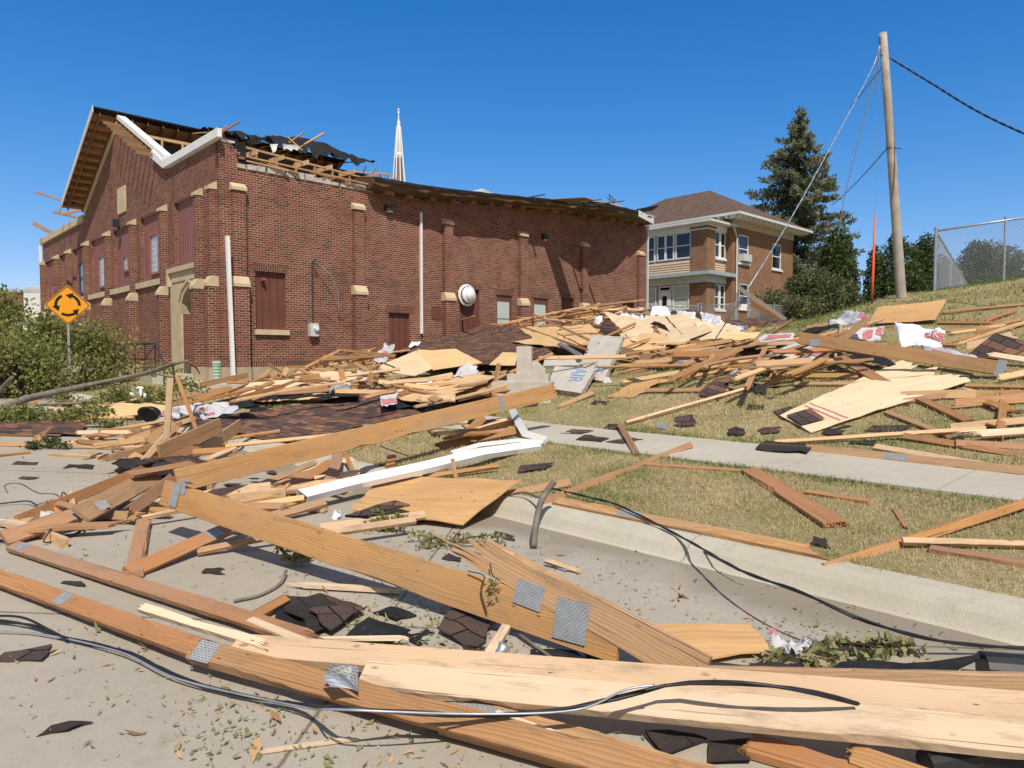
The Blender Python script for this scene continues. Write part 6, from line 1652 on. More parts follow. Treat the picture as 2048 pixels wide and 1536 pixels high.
# ---------------------------------------------------------------- sheets
sheet("warped orange plywood sheet beside the kerb", [(700, 1022, .06), (925, 1046, .07), (1043, 958, .16), (758, 954, .12)], 'ply_orange', jag=(3,), warp=.04)
sheet("large pale torn plywood sheet on the right lawn", [(1560, 830, .05), (1622, 864, .04), (1965, 752, .08), (1800, 720, .10)], 'ply_pale', jag=(2,), jamp=.45, n=22, warp=.03, grain=1)
for u_ in (.16, .20):
    o = bpy.context.scene.objects["plywood_sheet.001"]
    patch(o, sheet.pos, 0.04, .96, u_, u_ + .012, 'red_print', "spray_line", 10, 1, .003)
sheet("plywood sheet tilted on the grassy slope below the pole", [(1735, 648, .05), (1870, 640, .10), (1893, 600, .35), (1757, 614, .35)], 'ply_orange', warp=.02)
sheet("ragged plywood scrap in front of the broken concrete sign", [(1212, 794, .02), (1262, 798, .02), (1345, 752, .12), (1268, 764, .10)], 'ply_orange', jag=(0, 1, 2), jamp=.15)
sheet("smooth orange plywood offcut lying on the street at right", [(1255, 1252, .03), (1500, 1250, .03), (1552, 1312, .03), (1395, 1322, .03)], 'ply_orange', jag=(2,), jamp=.05)
sheet("folded pale plywood sheet, left half, on the pile", [(745, 738, .45), (830, 752, .40), (865, 735, .48), (832, 700, .75)], 'ply_pale', warp=.03)
sheet("folded pale plywood sheet, right half, on the pile", [(866, 740, .40), (965, 725, .42), (912, 698, .70), (833, 700, .75)], 'ply', warp=.03)
sheet("frayed plywood sheet above the concrete cross block", [(1022, 684, .55), (1120, 694, .5), (1110, 655, .85), (1014, 652, .8)], 'ply', jag=(3,), jamp=.3, warp=.03)
sheet("plywood sheet right of the frayed one under crossing laths", [(1112, 690, .45), (1225, 690, .4), (1180, 648, .75), (1095, 654, .75)], 'ply', warp=.04)
sheet("plywood corner standing up near the hall windows", [(1152, 642, .3), (1180, 640, .3), (1202, 605, .85), (1190, 608, .9)], 'ply_orange', warp=.02)
sheet("sunlit plywood slope right of the dark torn shingles", [(1265, 682, .4), (1330, 690, .3), (1290, 640, .8), (1205, 622, .9)], 'ply_pale', warp=.06)
sheet("big sunlit plywood sheet in the middle of the upper pile", [(1300, 690, .3), (1380, 682, .35), (1360, 628, .8), (1290, 632, .85)], 'ply_pale', warp=.05)
sheet("bright plywood panel sloping right of the big sunlit one", [(1375, 680, .35), (1425, 660, .5), (1385, 628, .8), (1330, 630, .85)], 'ply_pale', warp=.04)
sheet("pale plywood panel below the white draped plastic", [(1400, 682, .3), (1500, 668, .4), (1440, 640, .6), (1392, 645, .65)], 'ply_pale', warp=.05)
sheet("ribbed plywood strip behind the printed underlayment", [(1480, 702, .22), (1590, 706, .2), (1590, 682, .4), (1520, 684, .4)], 'ply', warp=.02)
sheet("plywood sheet under the concrete sign's right side", [(1245, 700, .25), (1330, 700, .2), (1335, 668, .5), (1240, 664, .55)], 'ply', warp=.04)
sheet("pale plywood at left front of the pile under rafters", [(445, 806, .10), (620, 798, .14), (640, 755, .38), (500, 765, .30)], 'ply_pale', warp=.05)
sheet("second pale plywood beside the grey draped wrap", [(560, 800, .14), (700, 790, .2), (700, 765, .4), (620, 765, .4)], 'ply', warp=.04)
sheet("thin plywood strip behind the shingled panel", [(600, 768, .3), (720, 762, .35), (700, 742, .5), (640, 745, .45)], 'ply_pale', warp=.04)
sheet("long plywood strip over the shadowed hollow", [(790, 795, .30), (850, 808, .34), (1000, 752, .50), (940, 748, .45)], 'ply', warp=.03)
sheet("small pale plywood piece left of the concrete cross", [(978, 730, .45), (1030, 730, .45), (1035, 705, .65), (1005, 705, .65)], 'ply', warp=.02)
sheet("dusty plywood under leaves at the left by the verge", [(200, 832, .06), (330, 828, .08), (345, 802, .2), (225, 808, .16)], 'ply', warp=.05, jag=(3,))
sheet("plywood base sheet at the far left under the shingles", [(-40, 868, .03), (120, 872, .03), (140, 858, .06), (-40, 850, .05)], 'ply_old', warp=.02)
sheet("brown floor panel under the shadowed hollow", [(870, 805, .03), (985, 800, .03), (985, 770, .06), (880, 785, .05)], 'ply_old', warp=.02)
# shingled roof panels
sheet("large shingled roof panel lying flat in the middle of the debris", [(352, 846, .22), (590, 882, .08), (862, 824, .16), (735, 788, .30)], 'shingle', t=.03, warp=.07, jag=(1,), jamp=.12, name="shingled_panel", cat="roof panel", under='ply_old', n=26)
sheet("upper left corner strip of the flat shingled panel", [(300, 856, .18), (400, 850, .22), (480, 800, .34), (420, 815, .3)], 'shingle_dark', t=.02, warp=.05, name="shingled_panel", cat="roof panel", under='ply_old')
sheet("big shingled roof slope slid down against the long brick wall", [(890, 735, .25), (1115, 712, .30), (1030, 650, .95), (905, 655, .80)], 'shingle', t=.03, warp=.06, name="shingled_panel", cat="roof panel", under='ply_old', n=22)
sheet("narrow shingled slope rising toward the brown hall door", [(738, 700, .2), (800, 705, .3), (935, 655, .85), (860, 648, .75)], 'shingle', t=.03, warp=.04, name="shingled_panel", cat="roof panel", under='ply_old')
sheet("shingled strip between the two upper slopes", [(800, 715, .35), (905, 735, .3), (920, 660, .8), (850, 680, .6)], 'shingle', t=.03, warp=.05, name="shingled_panel", cat="roof panel", under='ply_old')
sheet("shingled panel at the right picture edge with rust tabs", [(1932, 712, .10), (1992, 726, .04), G(2075, 690, .2), (1990, 668, .38)], 'shingle', t=.03, warp=.03, name="shingled_panel", cat="roof panel", under='ply_old')
sheet("thin edge-on shingled layer in the right pile", [(1420, 712, .12), (1560, 716, .10), (1600, 690, .35), (1470, 690, .38)], 'shingle_dark', t=.05, warp=.05, name="shingled_panel", cat="roof panel", under='shingle_dark')
sheet("rolling brown shingled roof lying beyond the right pile", [D(1440, 650, 24.5), D(1560, 652, 22.5), D(1645, 640, 24.0), D(1500, 634, 27)], 'shingle', t=.04, warp=.18, name="shingled_panel", cat="roof panel", under='ply_old', freq=.6)
sheet("shingled ridge behind the white draped plastic", [D(1210, 640, 29), D(1440, 652, 27), D(1400, 622, 30), D(1240, 618, 32)], 'shingle_dark', t=.04, warp=.2, name="shingled_panel", cat="roof panel", under='ply_old')
sheet("flattened brown shingles at the far left of the street", [(-30, 864, .05), (160, 870, .04), (172, 842, .14), (-30, 846, .10)], 'shingle', t=.015, warp=.05, name="shingled_panel", cat="roof panel", under='felt')
sheet("shingle flap draped over the left tangle", [(285, 938, .30), (375, 965, .24), (445, 925, .22), (330, 905, .32)], 'shingle_dark', t=.012, warp=.08, name="shingle_flap", cat="shingles", curl=-.05)
sheet("folded shingle flap left of the draped one", [(222, 925, .12), (250, 938, .2), (330, 918, .3), (238, 912, .14)], 'shingle_dark', t=.012, warp=.05, name="shingle_flap", cat="shingles")
sheet("torn dark shingles at the foot of the upper pile", [(1395, 790, .03), (1440, 800, .04), (1470, 748, .22), (1430, 755, .12)], 'shingle', t=.015, warp=.06, jag=(0, 1, 2), name="shingle_flap", cat="shingles")
sheet("dark torn shingle remnant on the sunlit plywood", [(1200, 668, .5), (1240, 668, .5), (1222, 640, .8), (1200, 645, .8)], 'shingle_dark', t=.015, warp=.03, jag=(0, 1, 2, 3), name="shingle_flap", cat="shingles")
sheet("long shingle strip lying on the orange plywood", [(690, 1030, .14), (735, 1030, .14), (820, 1010, .16), (790, 1002, .17)], 'shingle', t=.02, warp=.04, name="shingle_flap", cat="shingles")
sheet("single shingle on the torn end of the pale plywood", [(1573, 830, .08), (1602, 850, .07), (1650, 836, .09), (1620, 815, .11)], 'shingle', t=.006, warp=.01, name="shingle", cat="shingle")
sheet("curled shingle just left of the pale plywood", [(1545, 822, .03), (1565, 838, .03), (1620, 820, .05), (1590, 810, .06)], 'shingle', t=.006, warp=.02, name="shingle", cat="shingle")
sheet("square shingle standing in the lawn below the torn shingles", [(1345, 855, .02), (1398, 852, .02), (1383, 828, .14), (1350, 838, .10)], 'shingle', t=.006, warp=.01, jag=(0, 3), name="shingle", cat="shingle")
sheet("dark shingle heap lying on the edge of the pavement", [(1508, 898, .05), (1625, 908, .04), (1640, 890, .07), (1530, 880, .08)], 'shingle_dark', t=.012, warp=.05, jag=(0, 1), name="shingle", cat="shingle")
for lab, cs in (("shingle in grass left of the long thin lath", [(1725, 862, .02), (1800, 862, .02), (1830, 850, .05), (1745, 850, .05)]),
                ("black shingle piece above the plated pavement board", [(1695, 888, .02), (1755, 890, .02), (1752, 882, .03), (1705, 882, .03)]),
                ("dark pointed shingle by the bleached board", [(1890, 884, .03), (1935, 884, .03), (1925, 870, .10), (1905, 874, .08)]),
                ("long shingle strip across the pavement near the gutter", [(1120, 866, .03), (1165, 869, .03), (1192, 860, .03), (1145, 858, .03)]),
                ("dark shingle lying in the middle of the pavement", [(1150, 880, .03), (1205, 884, .03), (1222, 876, .03), (1170, 869, .03)]),
                ("brown shingle strip by the orange ended stud", [(1208, 884, .03), (1245, 888, .03), (1288, 878, .03), (1255, 874, .03)]),
                ("black shingle scrap on the lawn edge by the long lath", [(1205, 858, .02), (1238, 862, .02), (1240, 848, .05), (1218, 848, .05)]),
                ("round black shingle scrap on the verge by the split board", [(1622, 1090, .02), (1662, 1096, .02), (1650, 1075, .06), (1628, 1072, .06)]),
                ("black scrap in the lawn above the square shingle", [(1492, 818, .02), (1530, 820, .02), (1528, 808, .03), (1498, 809, .03)]),
                ("small black scrap in the lawn near the ragged plywood", [(1178, 808, .02), (1215, 810, .02), (1222, 802, .03), (1190, 800, .03)]),
                ("dark flap standing in the lawn behind the thin stud", [(1512, 785, .05), (1535, 790, .02), (1540, 768, .12), (1505, 765, .15)]),
                ("brown shingle flat on the street by the kerb", [(985, 1075, .01), (1030, 1082, .01), (1032, 1070, .01), (990, 1062, .01)]),
                ("dark shingle on the street above the truss", [(880, 1118, .01), (920, 1124, .01), (925, 1116, .02), (898, 1108, .02)]),
                ("notched black scrap alone on the left street", [(400, 1148, .01), (452, 1148, .01), (452, 1134, .01), (415, 1136, .01)]),
                ("dark flat scrap on the street behind the reddish board", [(118, 1166, .01), (180, 1174, .01), (165, 1160, .02), (130, 1158, .01)]),
                ("large wedge of shingle at the left edge of the street", [(-20, 1322, .01), (82, 1322, .02), (125, 1285, .01), (10, 1300, .03)]),
                ("brown shingle flat on the street far left", [(20, 930, .005), (75, 930, .005), (78, 924, .01), (35, 923, .01)]),
                ("black shingle flat on the left street", [(125, 936, .005), (185, 938, .01), (190, 930, .01), (140, 928, .005)]),
                ("worn shingle stain like scrap on the left street", [(35, 958, .005), (70, 960, .005), (86, 953, .008), (45, 952, .006)]),
                ("shingle in the verge above the plywood sheet", [(1035, 945, .03), (1095, 936, .03), (1110, 925, .03), (1040, 930, .04)]),
                ("brown shingle left of the lower concrete slab", [(1045, 815, .02), (1075, 812, .02), (1080, 797, .04), (1055, 800, .03)]),
                ("black wet scrap on the bottom left street", [(72, 1472, .006), (130, 1468, .01), (200, 1440, .008), (110, 1445, .012)])):
    sheet(lab, cs, 'shingle_dark' if 'black' in lab or 'dark' in lab else 'shingle', t=.006, warp=.02, jag=(0, 1, 2), jamp=.05, name="shingle", cat="shingle", freq=4)
for lab, cs, m_ in (("big black shingle with rust band in the foreground cluster", [(540, 1200, .03), (630, 1268, .04), (738, 1212, .05), (640, 1185, .05)], 'shingle_dark'),
                ("rust banded shingle edge on top of the foreground cluster", [(610, 1225, .06), (655, 1262, .06), (735, 1210, .07), (690, 1208, .07)], 'shingle'),
                ("black torn felt left in the foreground shingle cluster", [(535, 1215, .02), (560, 1270, .02), (640, 1278, .02), (600, 1205, .03)], 'felt'),
                ("black shingle in the middle of the foreground cluster", [(670, 1285, .02), (770, 1290, .02), (825, 1262, .03), (740, 1225, .03)], 'felt'),
                ("broken shingle corner above the middle black one", [(738, 1222, .02), (790, 1242, .02), (840, 1228, .02), (785, 1206, .03)], 'felt'),
                ("ragged black shingle right of the middle one", [(800, 1270, .02), (850, 1300, .02), (905, 1285, .02), (860, 1245, .03)], 'felt'),
                ("rust brown shingle in the shadow of the truss", [(870, 1262, .03), (960, 1300, .03), (1000, 1240, .04), (905, 1215, .04)], 'shingle'),
                ("dark shingle below the rust brown one", [(905, 1305, .02), (970, 1318, .02), (990, 1285, .03), (925, 1280, .03)], 'shingle_dark'),
                ("black felt sheet between the truss foot and beams", [(1030, 1325, .02), (1260, 1335, .02), (1180, 1285, .03), (1065, 1288, .03)], 'felt'),
                ("long dark shingle under the plywood offcut", [(1430, 1352, .03), (1640, 1346, .03), (1560, 1325, .05), (1400, 1325, .05)], 'shingle_dark'),
                ("black roofing felt curling against the kerb at right", [(1640, 1350, .03), (1915, 1345, .05), (1985, 1308, .14), (1700, 1318, .04)], 'felt'),
                ("dark square shingle beneath the front beams", [(1415, 1525, .01), (1500, 1520, .02), (1500, 1470, .02), (1418, 1478, .02)], 'shingle_dark'),
                ("pointed dark shingle left of the square one beneath the beams", [(1290, 1470, .02), (1330, 1510, .02), (1415, 1480, .02), (1340, 1462, .03)], 'shingle_dark'),
                ("black felt flap lifted on the flat shingled panel", [(468, 815, .36), (540, 822, .30), (500, 802, .42), (478, 798, .44)], 'felt'),
                ("black felt edge along the top of the flat panel", [(500, 800, .34), (720, 792, .34), (720, 782, .36), (540, 790, .36)], 'felt'),
                ("black felt fold at the right end of the flat panel", [(760, 812, .22), (850, 818, .2), (862, 806, .25), (780, 800, .26)], 'felt'),
                ("black felt hump against the hall door", [(895, 655, .7), (1000, 652, .7), (960, 645, .9), (920, 640, 1.0)], 'felt'),
                ("black felt scrap on the narrow shingled slope", [(818, 672, .6), (840, 670, .62), (845, 660, .75), (828, 664, .7)], 'felt'),
                ("black felt heap by the gutter and concrete base", [(930, 850, .10), (1000, 860, .08), (1010, 838, .2), (940, 835, .22)], 'felt'),
                ("black felt strip under the brown beam at right", [(1690, 705, .2), (1770, 735, .1), (1800, 728, .1), (1715, 695, .25)], 'felt'),
                ("dark felt strip under the printed underlayment", [(1600, 668, .2), (1680, 655, .25), (1680, 648, .3), (1620, 655, .25)], 'felt'),
                ("dark triangle of felt in the shadowed hollow", [(800, 812, .12), (860, 812, .12), (830, 795, .3), (815, 798, .3)], 'felt'),
                ("ragged black patch on the big sunlit plywood", [(1300, 648, .72), (1340, 664, .58), (1330, 650, .72), (1310, 642, .8)], 'felt')):
    sheet(lab, cs, m_, t=.008, warp=.05, jag=() if 'beneath the' in lab else (0, 1, 2, 3), jamp=.05, name="roofing_felt" if m_ == 'felt' else "shingle", cat="felt" if m_ == 'felt' else "shingle", freq=2.5)
# ---------------------------------------------------------------- broken concrete sign
cb0 = G(1040, 812); s_ = cb0.y / F
cs = empty("sign_pedestal", cb0, "pale concrete pedestal with upright post stub among the debris", "monument base", rz=TH - math.radians(52))
def cbx(px0, px1, py0, py1, d, name, y0=0.0, mat='slab'):
    mb = MB(); x0, x1 = (px0 - 1040) * s_, (px1 - 1040) * s_; z0, z1 = (812 - py0) * s_, (812 - py1) * s_; b = .012
    mb.prism([(x0, y0, z0), (x1, y0, z0), (x1, y0, z1 - b), (x1 - b, y0, z1), (x0 + b, y0, z1), (x0, y0, z1 - b)], (0, d, 0)); return mb.build(name, M[mat], cs)
cbx(982, 1102, 832, 764, .75, "base_block"); cbx(1012, 1096, 764, 748, .5, "plinth", .1); cbx(1030, 1060, 748, 692, .22, "post_stub", .2)
mb = MB(); X = lambda p: (p - 1040) * s_; Zz = lambda p: (812 - p) * s_
mb.prism([(X(1060.4), .22, Zz(747.8)), (X(1088), .22, Zz(747.8)), (X(1088), .22, Zz(738)), (X(1070), .22, Zz(722)), (X(1060.4), .22, Zz(724))], (0, .18, 0)); mb.build("sloped_shoulder", M['slab'], cs)
o = sheet("fallen concrete slab with blue letters AIR leaning on the pedestal", [(1092, 776, .10), (1162, 786, .10), (1192, 738, .30), (1110, 732, .32)], 'slab', t=.10, warp=.012, name="sign_slab", cat="concrete slab", under='slab_broken', jag=(1,), jamp=.03)
ps = sheet.pos; text_on(o, "AIR", lambda x, y, f: ps(.50 + .34 * y, .98 - .62 * x, f), 0, 1, 0, 1, 'blue_paint', off=.006)
o = sheet("tall concrete slab with a blue letter S standing behind the AIR slab", [(1152, 752, .10), (1207, 763, .06), (1248, 673, .72), (1184, 670, .74)], 'slab', t=.10, warp=.015, name="sign_slab", cat="concrete slab", under='slab_broken', jag=(1,), jamp=.05)
ps2 = sheet.pos; text_on(o, "S.", lambda x, y, f: ps2(.50 + .36 * y, .30 - .24 * x, f), 0, 1, 0, 1, 'blue_paint', off=.006)
sheet("narrow grey concrete lintel lying behind the slabs", [(1086, 732, .3), (1165, 730, .3), (1165, 718, .4), (1090, 716, .4)], 'slab', t=.08, warp=.01, name="sign_slab", cat="concrete slab")
sheet("small bent pale metal flashing below the tall concrete slab", [(1200, 766, .02), (1226, 766, .02), (1218, 754, .12), (1206, 754, .12)], 'trim', t=.004, warp=.01, name="flashing", cat="flashing")
# ---------------------------------------------------------------- white gutter and other metal
def channel(name, label, pts, prof, mat, cat, roll=0.0):
    P = [pt(p) for p in pts]; vs = []; n = len(prof); fs = []
    for i, p in enumerate(P):
        fr = frame_of(P[max(0, i - 1)], P[min(len(P) - 1, i + 1)], roll).to_3x3()
        for (y, z) in prof: vs.append(p - P[0] + fr.col[1] * y + fr.col[2] * z)
    for i in range(len(P) - 1):
        for k_ in range(n): a = i * n + k_; c = i * n + (k_ + 1) % n; fs.append((a, c, c + n, a + n))
    fs += [tuple(range(n)), tuple(range((len(P) - 1) * n, len(P) * n))]
    mb = MB(); mb.add(vs, fs); o = mb.build(name, M[mat]); o.location = P[0]; return tag(o, label, cat)
U = [(-.075, .0), (.075, .0), (.075, -.10), (.07, -.10), (.07, -.006), (-.07, -.006), (-.07, -.07), (-.075, -.07)]
channel("rain_gutter", "long white metal gutter lying above the orange plywood", [(606, 986, .20), (720, 958, .22), (850, 930, .24), (960, 903, .20), (1030, 893, .12), (1078, 886, .10)], U, 'white_metal', "gutter", 24)
channel("metal_trim", "bent grey metal trim behind the white gutter end", [(905, 905, .16), (960, 889, .17), (1040, 880, .14), (1085, 884, .08)], [(-.04, 0), (.04, 0), (.04, -.05), (-.04, -.01)], 'trim', "flashing", 30)
channel("downspout_piece", "crumpled pale downspout standing off the gutter end", [(1022, 815, .30), (1038, 845, .22), (1052, 870, .10), (1092, 882, .06)], [(-.055, .03), (.055, .03), (.055, -.03), (-.055, -.03)], 'trim', "pipe", 40)
channel("downspout_piece", "shiny bent metal pipe left of the tall concrete slab", [(1118, 688, .6), (1135, 696, .55), (1162, 712, .5)], [(-.05, .03), (.05, .03), (.05, -.03), (-.05, -.03)], 'alu', "pipe", 30)
channel("downspout_piece", "dark metal flashing strip in front of the edge-on shingles", [(1330, 722, .2), (1380, 720, .2), (1425, 718, .2)], [(-.05, .01), (.05, .01), (.05, -.01), (-.05, -.01)], 'blue_trim', "flashing", 40)
channel("downspout_piece", "small grey metal strip beside the flashing strip", [(1352, 728, .15), (1382, 720, .18)], [(-.04, .005), (.04, .005), (.04, -.005), (-.04, -.005)], 'steel', "flashing", 20)
o = sheet("bent toothed steel nail plate on the front beams", [(652, 1362, .14), (722, 1384, .13), (722, 1334, .20), (668, 1328, .22)], 'plate', t=.002, warp=.01, name="bent_nail_plate", cat="nail plate", curl=.04)
o2 = sheet("teeth side strip folded over the bent nail plate", [(648, 1350, .19), (690, 1345, .23), (728, 1380, .16), (668, 1372, .17)], 'steel', t=.002, warp=.02, name="bent_nail_plate", cat="nail plate", curl=.02)
o = sheet("loose wood sliver with nail plate on the street by the kerb", [(1085, 1125, .02), (1130, 1142, .01), (1148, 1132, .05), (1095, 1120, .05)], 'plate', t=.003, warp=.01, name="loose_nail_plate", cat="nail plate")
mb = MB(); v = G(1160, 1142, .01) - o.location; mb.bar(o.matrix_basis.inverted() @ G(1092, 1119, .06), o.matrix_basis.inverted() @ G(1162, 1143, .02), .03, .015); mb.build("wood_sliver", M['wood_fresh'], o)
sheet("ribbed steel plate on the lower edge of the flat shingled panel", [(725, 857, .10), (748, 857, .10), (748, 849, .16), (726, 848, .16)], 'steel', t=.004, warp=.01, name="loose_nail_plate", cat="nail plate")
sheet("blue grey steel plate in the lawn near the square shingle", [(1312, 856, .02), (1332, 858, .02), (1332, 846, .08), (1315, 846, .08)], 'steel', t=.003, warp=.005, name="loose_nail_plate", cat="nail plate")
sheet("bent white flashing at the top of the torn shingles", [(1455, 752, .12), (1468, 755, .1), (1475, 738, .25), (1462, 742, .22)], 'white_metal', t=.004, warp=.01, name="flashing", cat="flashing")
sheet("grey metal hanger on the brown beam's left stretch", [(1466, 745, .16), (1500, 752, .12), (1502, 743, .18), (1472, 738, .22)], 'trim', t=.004, warp=.005, name="flashing", cat="flashing")
cn = G(1000, 1308, .05); can = empty("crushed_can", cn, "shiny crushed aluminium can beneath the truss foot", "can")
mb = MB(); ax = G(1012, 1283, .11) - cn
mb.tube([-ax * .55, -ax * .1, ax * .3, ax * .75], [.036, .042, .026, .034], 12); mb.build("can_body", M['alu'], can, smooth=True)
mb = MB(); mb.tube([ax * .755, ax * .80], [.033, .03], 12); mb.build("can_lid", M['steel'], can)
bs = G(296, 838, .10)
bas = empty("black_basin", bs, "crushed black plastic basin tipped on its side in the left debris", "basin")
mb = MB(); d_ = Vector((.05, .25, .10)).normalized()
rings = [(0, .24), (.02, .26), (.03, .22), (.16, .20), (.2, .17)]
mb.tube([d_ * a for a, r in rings], [r for a, r in rings], 16); o = mb.build("shell", M['black'], bas); o.scale = (1, 1, .75); o.location.z = .08
mb = MB(); mb.tube([d_ * -.004, d_ * -.002], [.2, .2], 16); o = mb.build("dark_inside", M['felt'], bas); o.scale = (1, 1, .75); o.location.z = .08
pp = G(1965, 1338, .07); pq = G(2048, 1345, .07); 
channel("plastic_pipe", "fat black glossy pipe half hidden at the lower right edge", [pp, pp.lerp(pq, .5), pq + (pq - pp) * .8], [(.085 * math.cos(a), .085 * math.sin(a)) for a in [i * math.pi / 8 for i in range(16)]], 'black', "pipe")
channel("plastic_pipe", "black ribbed hose under the front beams at lower right", [(1850, 1528, .05), (1950, 1512, .06), G(2048, 1525, .05)], [(.05 * math.cos(a), .05 * math.sin(a)) for a in [i * math.pi / 6 for i in range(12)]], 'black', "pipe")
channel("dark_pipe", "short dark round pipe in the left tangle", [(250, 1018, .08), (232, 1032, .05)], [(.05 * math.cos(a), .05 * math.sin(a)) for a in [i * math.pi / 6 for i in range(12)]], 'black', "pipe")
# ---------------------------------------------------------------- underlayment and plastic
def wrap(label, cs, warp=.10, mat='wrap', prints=(), txt=None, freq=3.0, name="underlayment", jag=(0, 1, 2), cat="underlayment", jamp=.07, curl=0.0):
    o = sheet(label, cs, mat, t=.004, warp=warp, jag=jag, jamp=jamp, name=name, cat=cat, freq=freq, n=18, curl=curl)
    for p in o.data.polygons: p.use_smooth = True
    ps = sheet.pos
    for (u0, u1, v0, v1) in prints: patch(o, ps, u0, u1, v0, v1, 'red_print', "red_print", 8, 3, .010, .03)
    if txt: text_on(o, txt[0], ps, *txt[1:], 'wrap_white', off=.016)
    return o
wrap("biggest white printed underlayment billowing over the brown beam", [(1802, 695, .22), (1878, 700, .18), (1895, 662, .40), (1788, 640, .62)], .12, 'wrap_white', [(.60, .98, .52, .80)], ("9K", .66, .90, .58, .76), 2.4)
wrap("long printed tail of the biggest underlayment along the beam", [(1850, 712, .20), (1990, 738, .16), (1945, 706, .30), (1838, 686, .36)], .07, 'wrap', [(.18, .75, .28, .62)], None, 2.2)
wrap("rolled printed underlayment on the propped wide board", [(1690, 680, .46), (1765, 680, .34), (1770, 652, .52), (1698, 652, .62)], .13, 'wrap', [(.45, .7, .2, .7), (.78, .95, .45, .85)], None, 3)
wrap("printed underlayment and felt lump at the grassy crest", [(1655, 654, .25), (1725, 648, .3), (1738, 626, .5), (1690, 622, .5)], .15, 'wrap', [(.75, .98, .5, .95)], None, 3)
wrap("printed underlayment sheet draped left of the propped board", [(1535, 706, .28), (1640, 730, .10), (1668, 700, .26), (1595, 685, .38)], .05, 'wrap', [(.50, .95, .35, .58), (.2, .32, .55, .75)], None, 1.6)
wrap("narrow printed underlayment strip over the ribbed plywood", [(1488, 692, .32), (1588, 678, .32), (1592, 664, .42), (1530, 668, .42)], .05, 'wrap', [(.25, .9, .35, .75)], None, 2)
for lab, cs, w in (("white plastic flap near the standing plywood corner", [(1165, 648, .5), (1202, 650, .5), (1206, 630, .72), (1172, 628, .72)], .08),
                ("crumpled white plastic above the torn dark shingles", [(1215, 645, .6), (1292, 664, .5), (1297, 635, .78), (1235, 624, .88)], .22),
                ("white plastic crest just below the house porch door", [(1300, 634, .72), (1345, 632, .72), (1332, 612, .98), (1305, 612, .98)], .14),
                ("white sheet hanging below the paired porch windows", [(1354, 640, .62), (1384, 652, .55), (1392, 624, .86), (1352, 620, .9)], .05),
                ("white draped sheet nearest the yard gate", [(1404, 650, .55), (1446, 654, .5), (1440, 630, .8), (1400, 624, .85)], .07),
                ("thin white plastic strip right of the draped sheets", [(1455, 658, .45), (1500, 660, .4), (1495, 652, .5), (1460, 650, .5)], .05),
                ("small white scrap in the dark right pile gap", [(1415, 722, .1), (1440, 726, .1), (1442, 714, .2), (1420, 712, .2)], .05),
                ("white plastic in the pile below the folded plywood", [(800, 778, .36), (870, 768, .38), (862, 756, .46), (815, 762, .46)], .04),
                ("crumpled clear plastic right of the folded plywood", [(900, 752, .45), (958, 750, .45), (955, 728, .6), (925, 730, .6)], .16),
                ("small white tuft at the hall side of the shingles", [(852, 662, .7), (880, 660, .7), (878, 652, .8), (858, 654, .8)], .08),
                ("white torn strip between the two shingled slopes", [(815, 695, .5), (842, 690, .5), (842, 678, .62), (825, 682, .6)], .06)):
    wrap(lab, cs, w, 'wrap_white' if 'white' in lab else 'wrap', (), None, 3.5, "plastic_sheet", cat="plastic")
wrap("big crumpled white underlayment bundle behind the uprights", [(316, 838, .16), (440, 832, .22), (455, 802, .46), (330, 808, .42)], .26, 'wrap', [(.05, .2, .1, .3), (.72, .86, .2, .4)], None, 3.6)
wrap("printed strip under the bundle along the flat shingled panel", [(400, 842, .22), (482, 822, .32), (476, 810, .38), (398, 826, .32)], .05, 'wrap', [(.2, .4, .3, .6)], None, 3)
wrap("grey draped underlayment at the top of the flat shingled panel", [(652, 797, .26), (716, 793, .28), (702, 768, .55), (664, 770, .55)], .14, 'wrap', (), None, 3.5)
wrap("red printed flap hanging on the corner of the flat shingled panel", [(762, 812, .28), (794, 810, .28), (796, 782, .46), (760, 785, .46)], .05, 'wrap', [(.05, .95, .08, .45)], None, 3)
wrap("printed roll of underlayment left of the folded plywood", [(742, 722, .5), (770, 725, .5), (792, 692, .75), (770, 690, .75)], .10, 'wrap', [(.3, .7, .2, .6)], None, 3)
wrap("small white printed lump in the left pile", [(712, 758, .4), (738, 758, .4), (735, 740, .55), (715, 742, .55)], .10, 'wrap', (), None, 4)
wrap("little printed corner by the verge leaves at left", [(172, 832, .08), (195, 834, .08), (188, 820, .2), (174, 816, .22)], .05, 'wrap', [(.2, .7, .2, .8)], None, 4)
wrap("tattered white plastic hanging in the left leaves", [(262, 792, .2), (292, 795, .2), (285, 772, .45), (265, 774, .45)], .15, 'wrap_white', (), None, 4, "plastic_sheet", cat="plastic")
wrap("crinkled clear plastic beside the plywood offcut near kerb", [(1548, 1312, .02), (1642, 1320, .02), (1636, 1276, .06), (1538, 1274, .05)], .07, 'wrap', [(.0, .15, .8, .95)], None, 9, "plastic_sheet", cat="plastic")
wrap("white plastic scrap in the left tangle behind the truss end", [(285, 998, .15), (330, 1002, .12), (332, 978, .22), (300, 980, .22)], .10, 'wrap_white', (), None, 6, "plastic_sheet", cat="plastic")
wrap("small white knot of plastic in front of the plywood strip", [(662, 1040, .06), (684, 1040, .06), (682, 1018, .14), (668, 1020, .14)], .07, 'wrap_white', (), None, 9, "plastic_sheet", cat="plastic")
wrap("pinkish plastic scrap by the left cable loops", [(62, 1040, .03), (110, 1036, .03), (112, 1018, .08), (75, 1020, .08)], .06, 'wrap', (), None, 7, "plastic_sheet", cat="plastic")
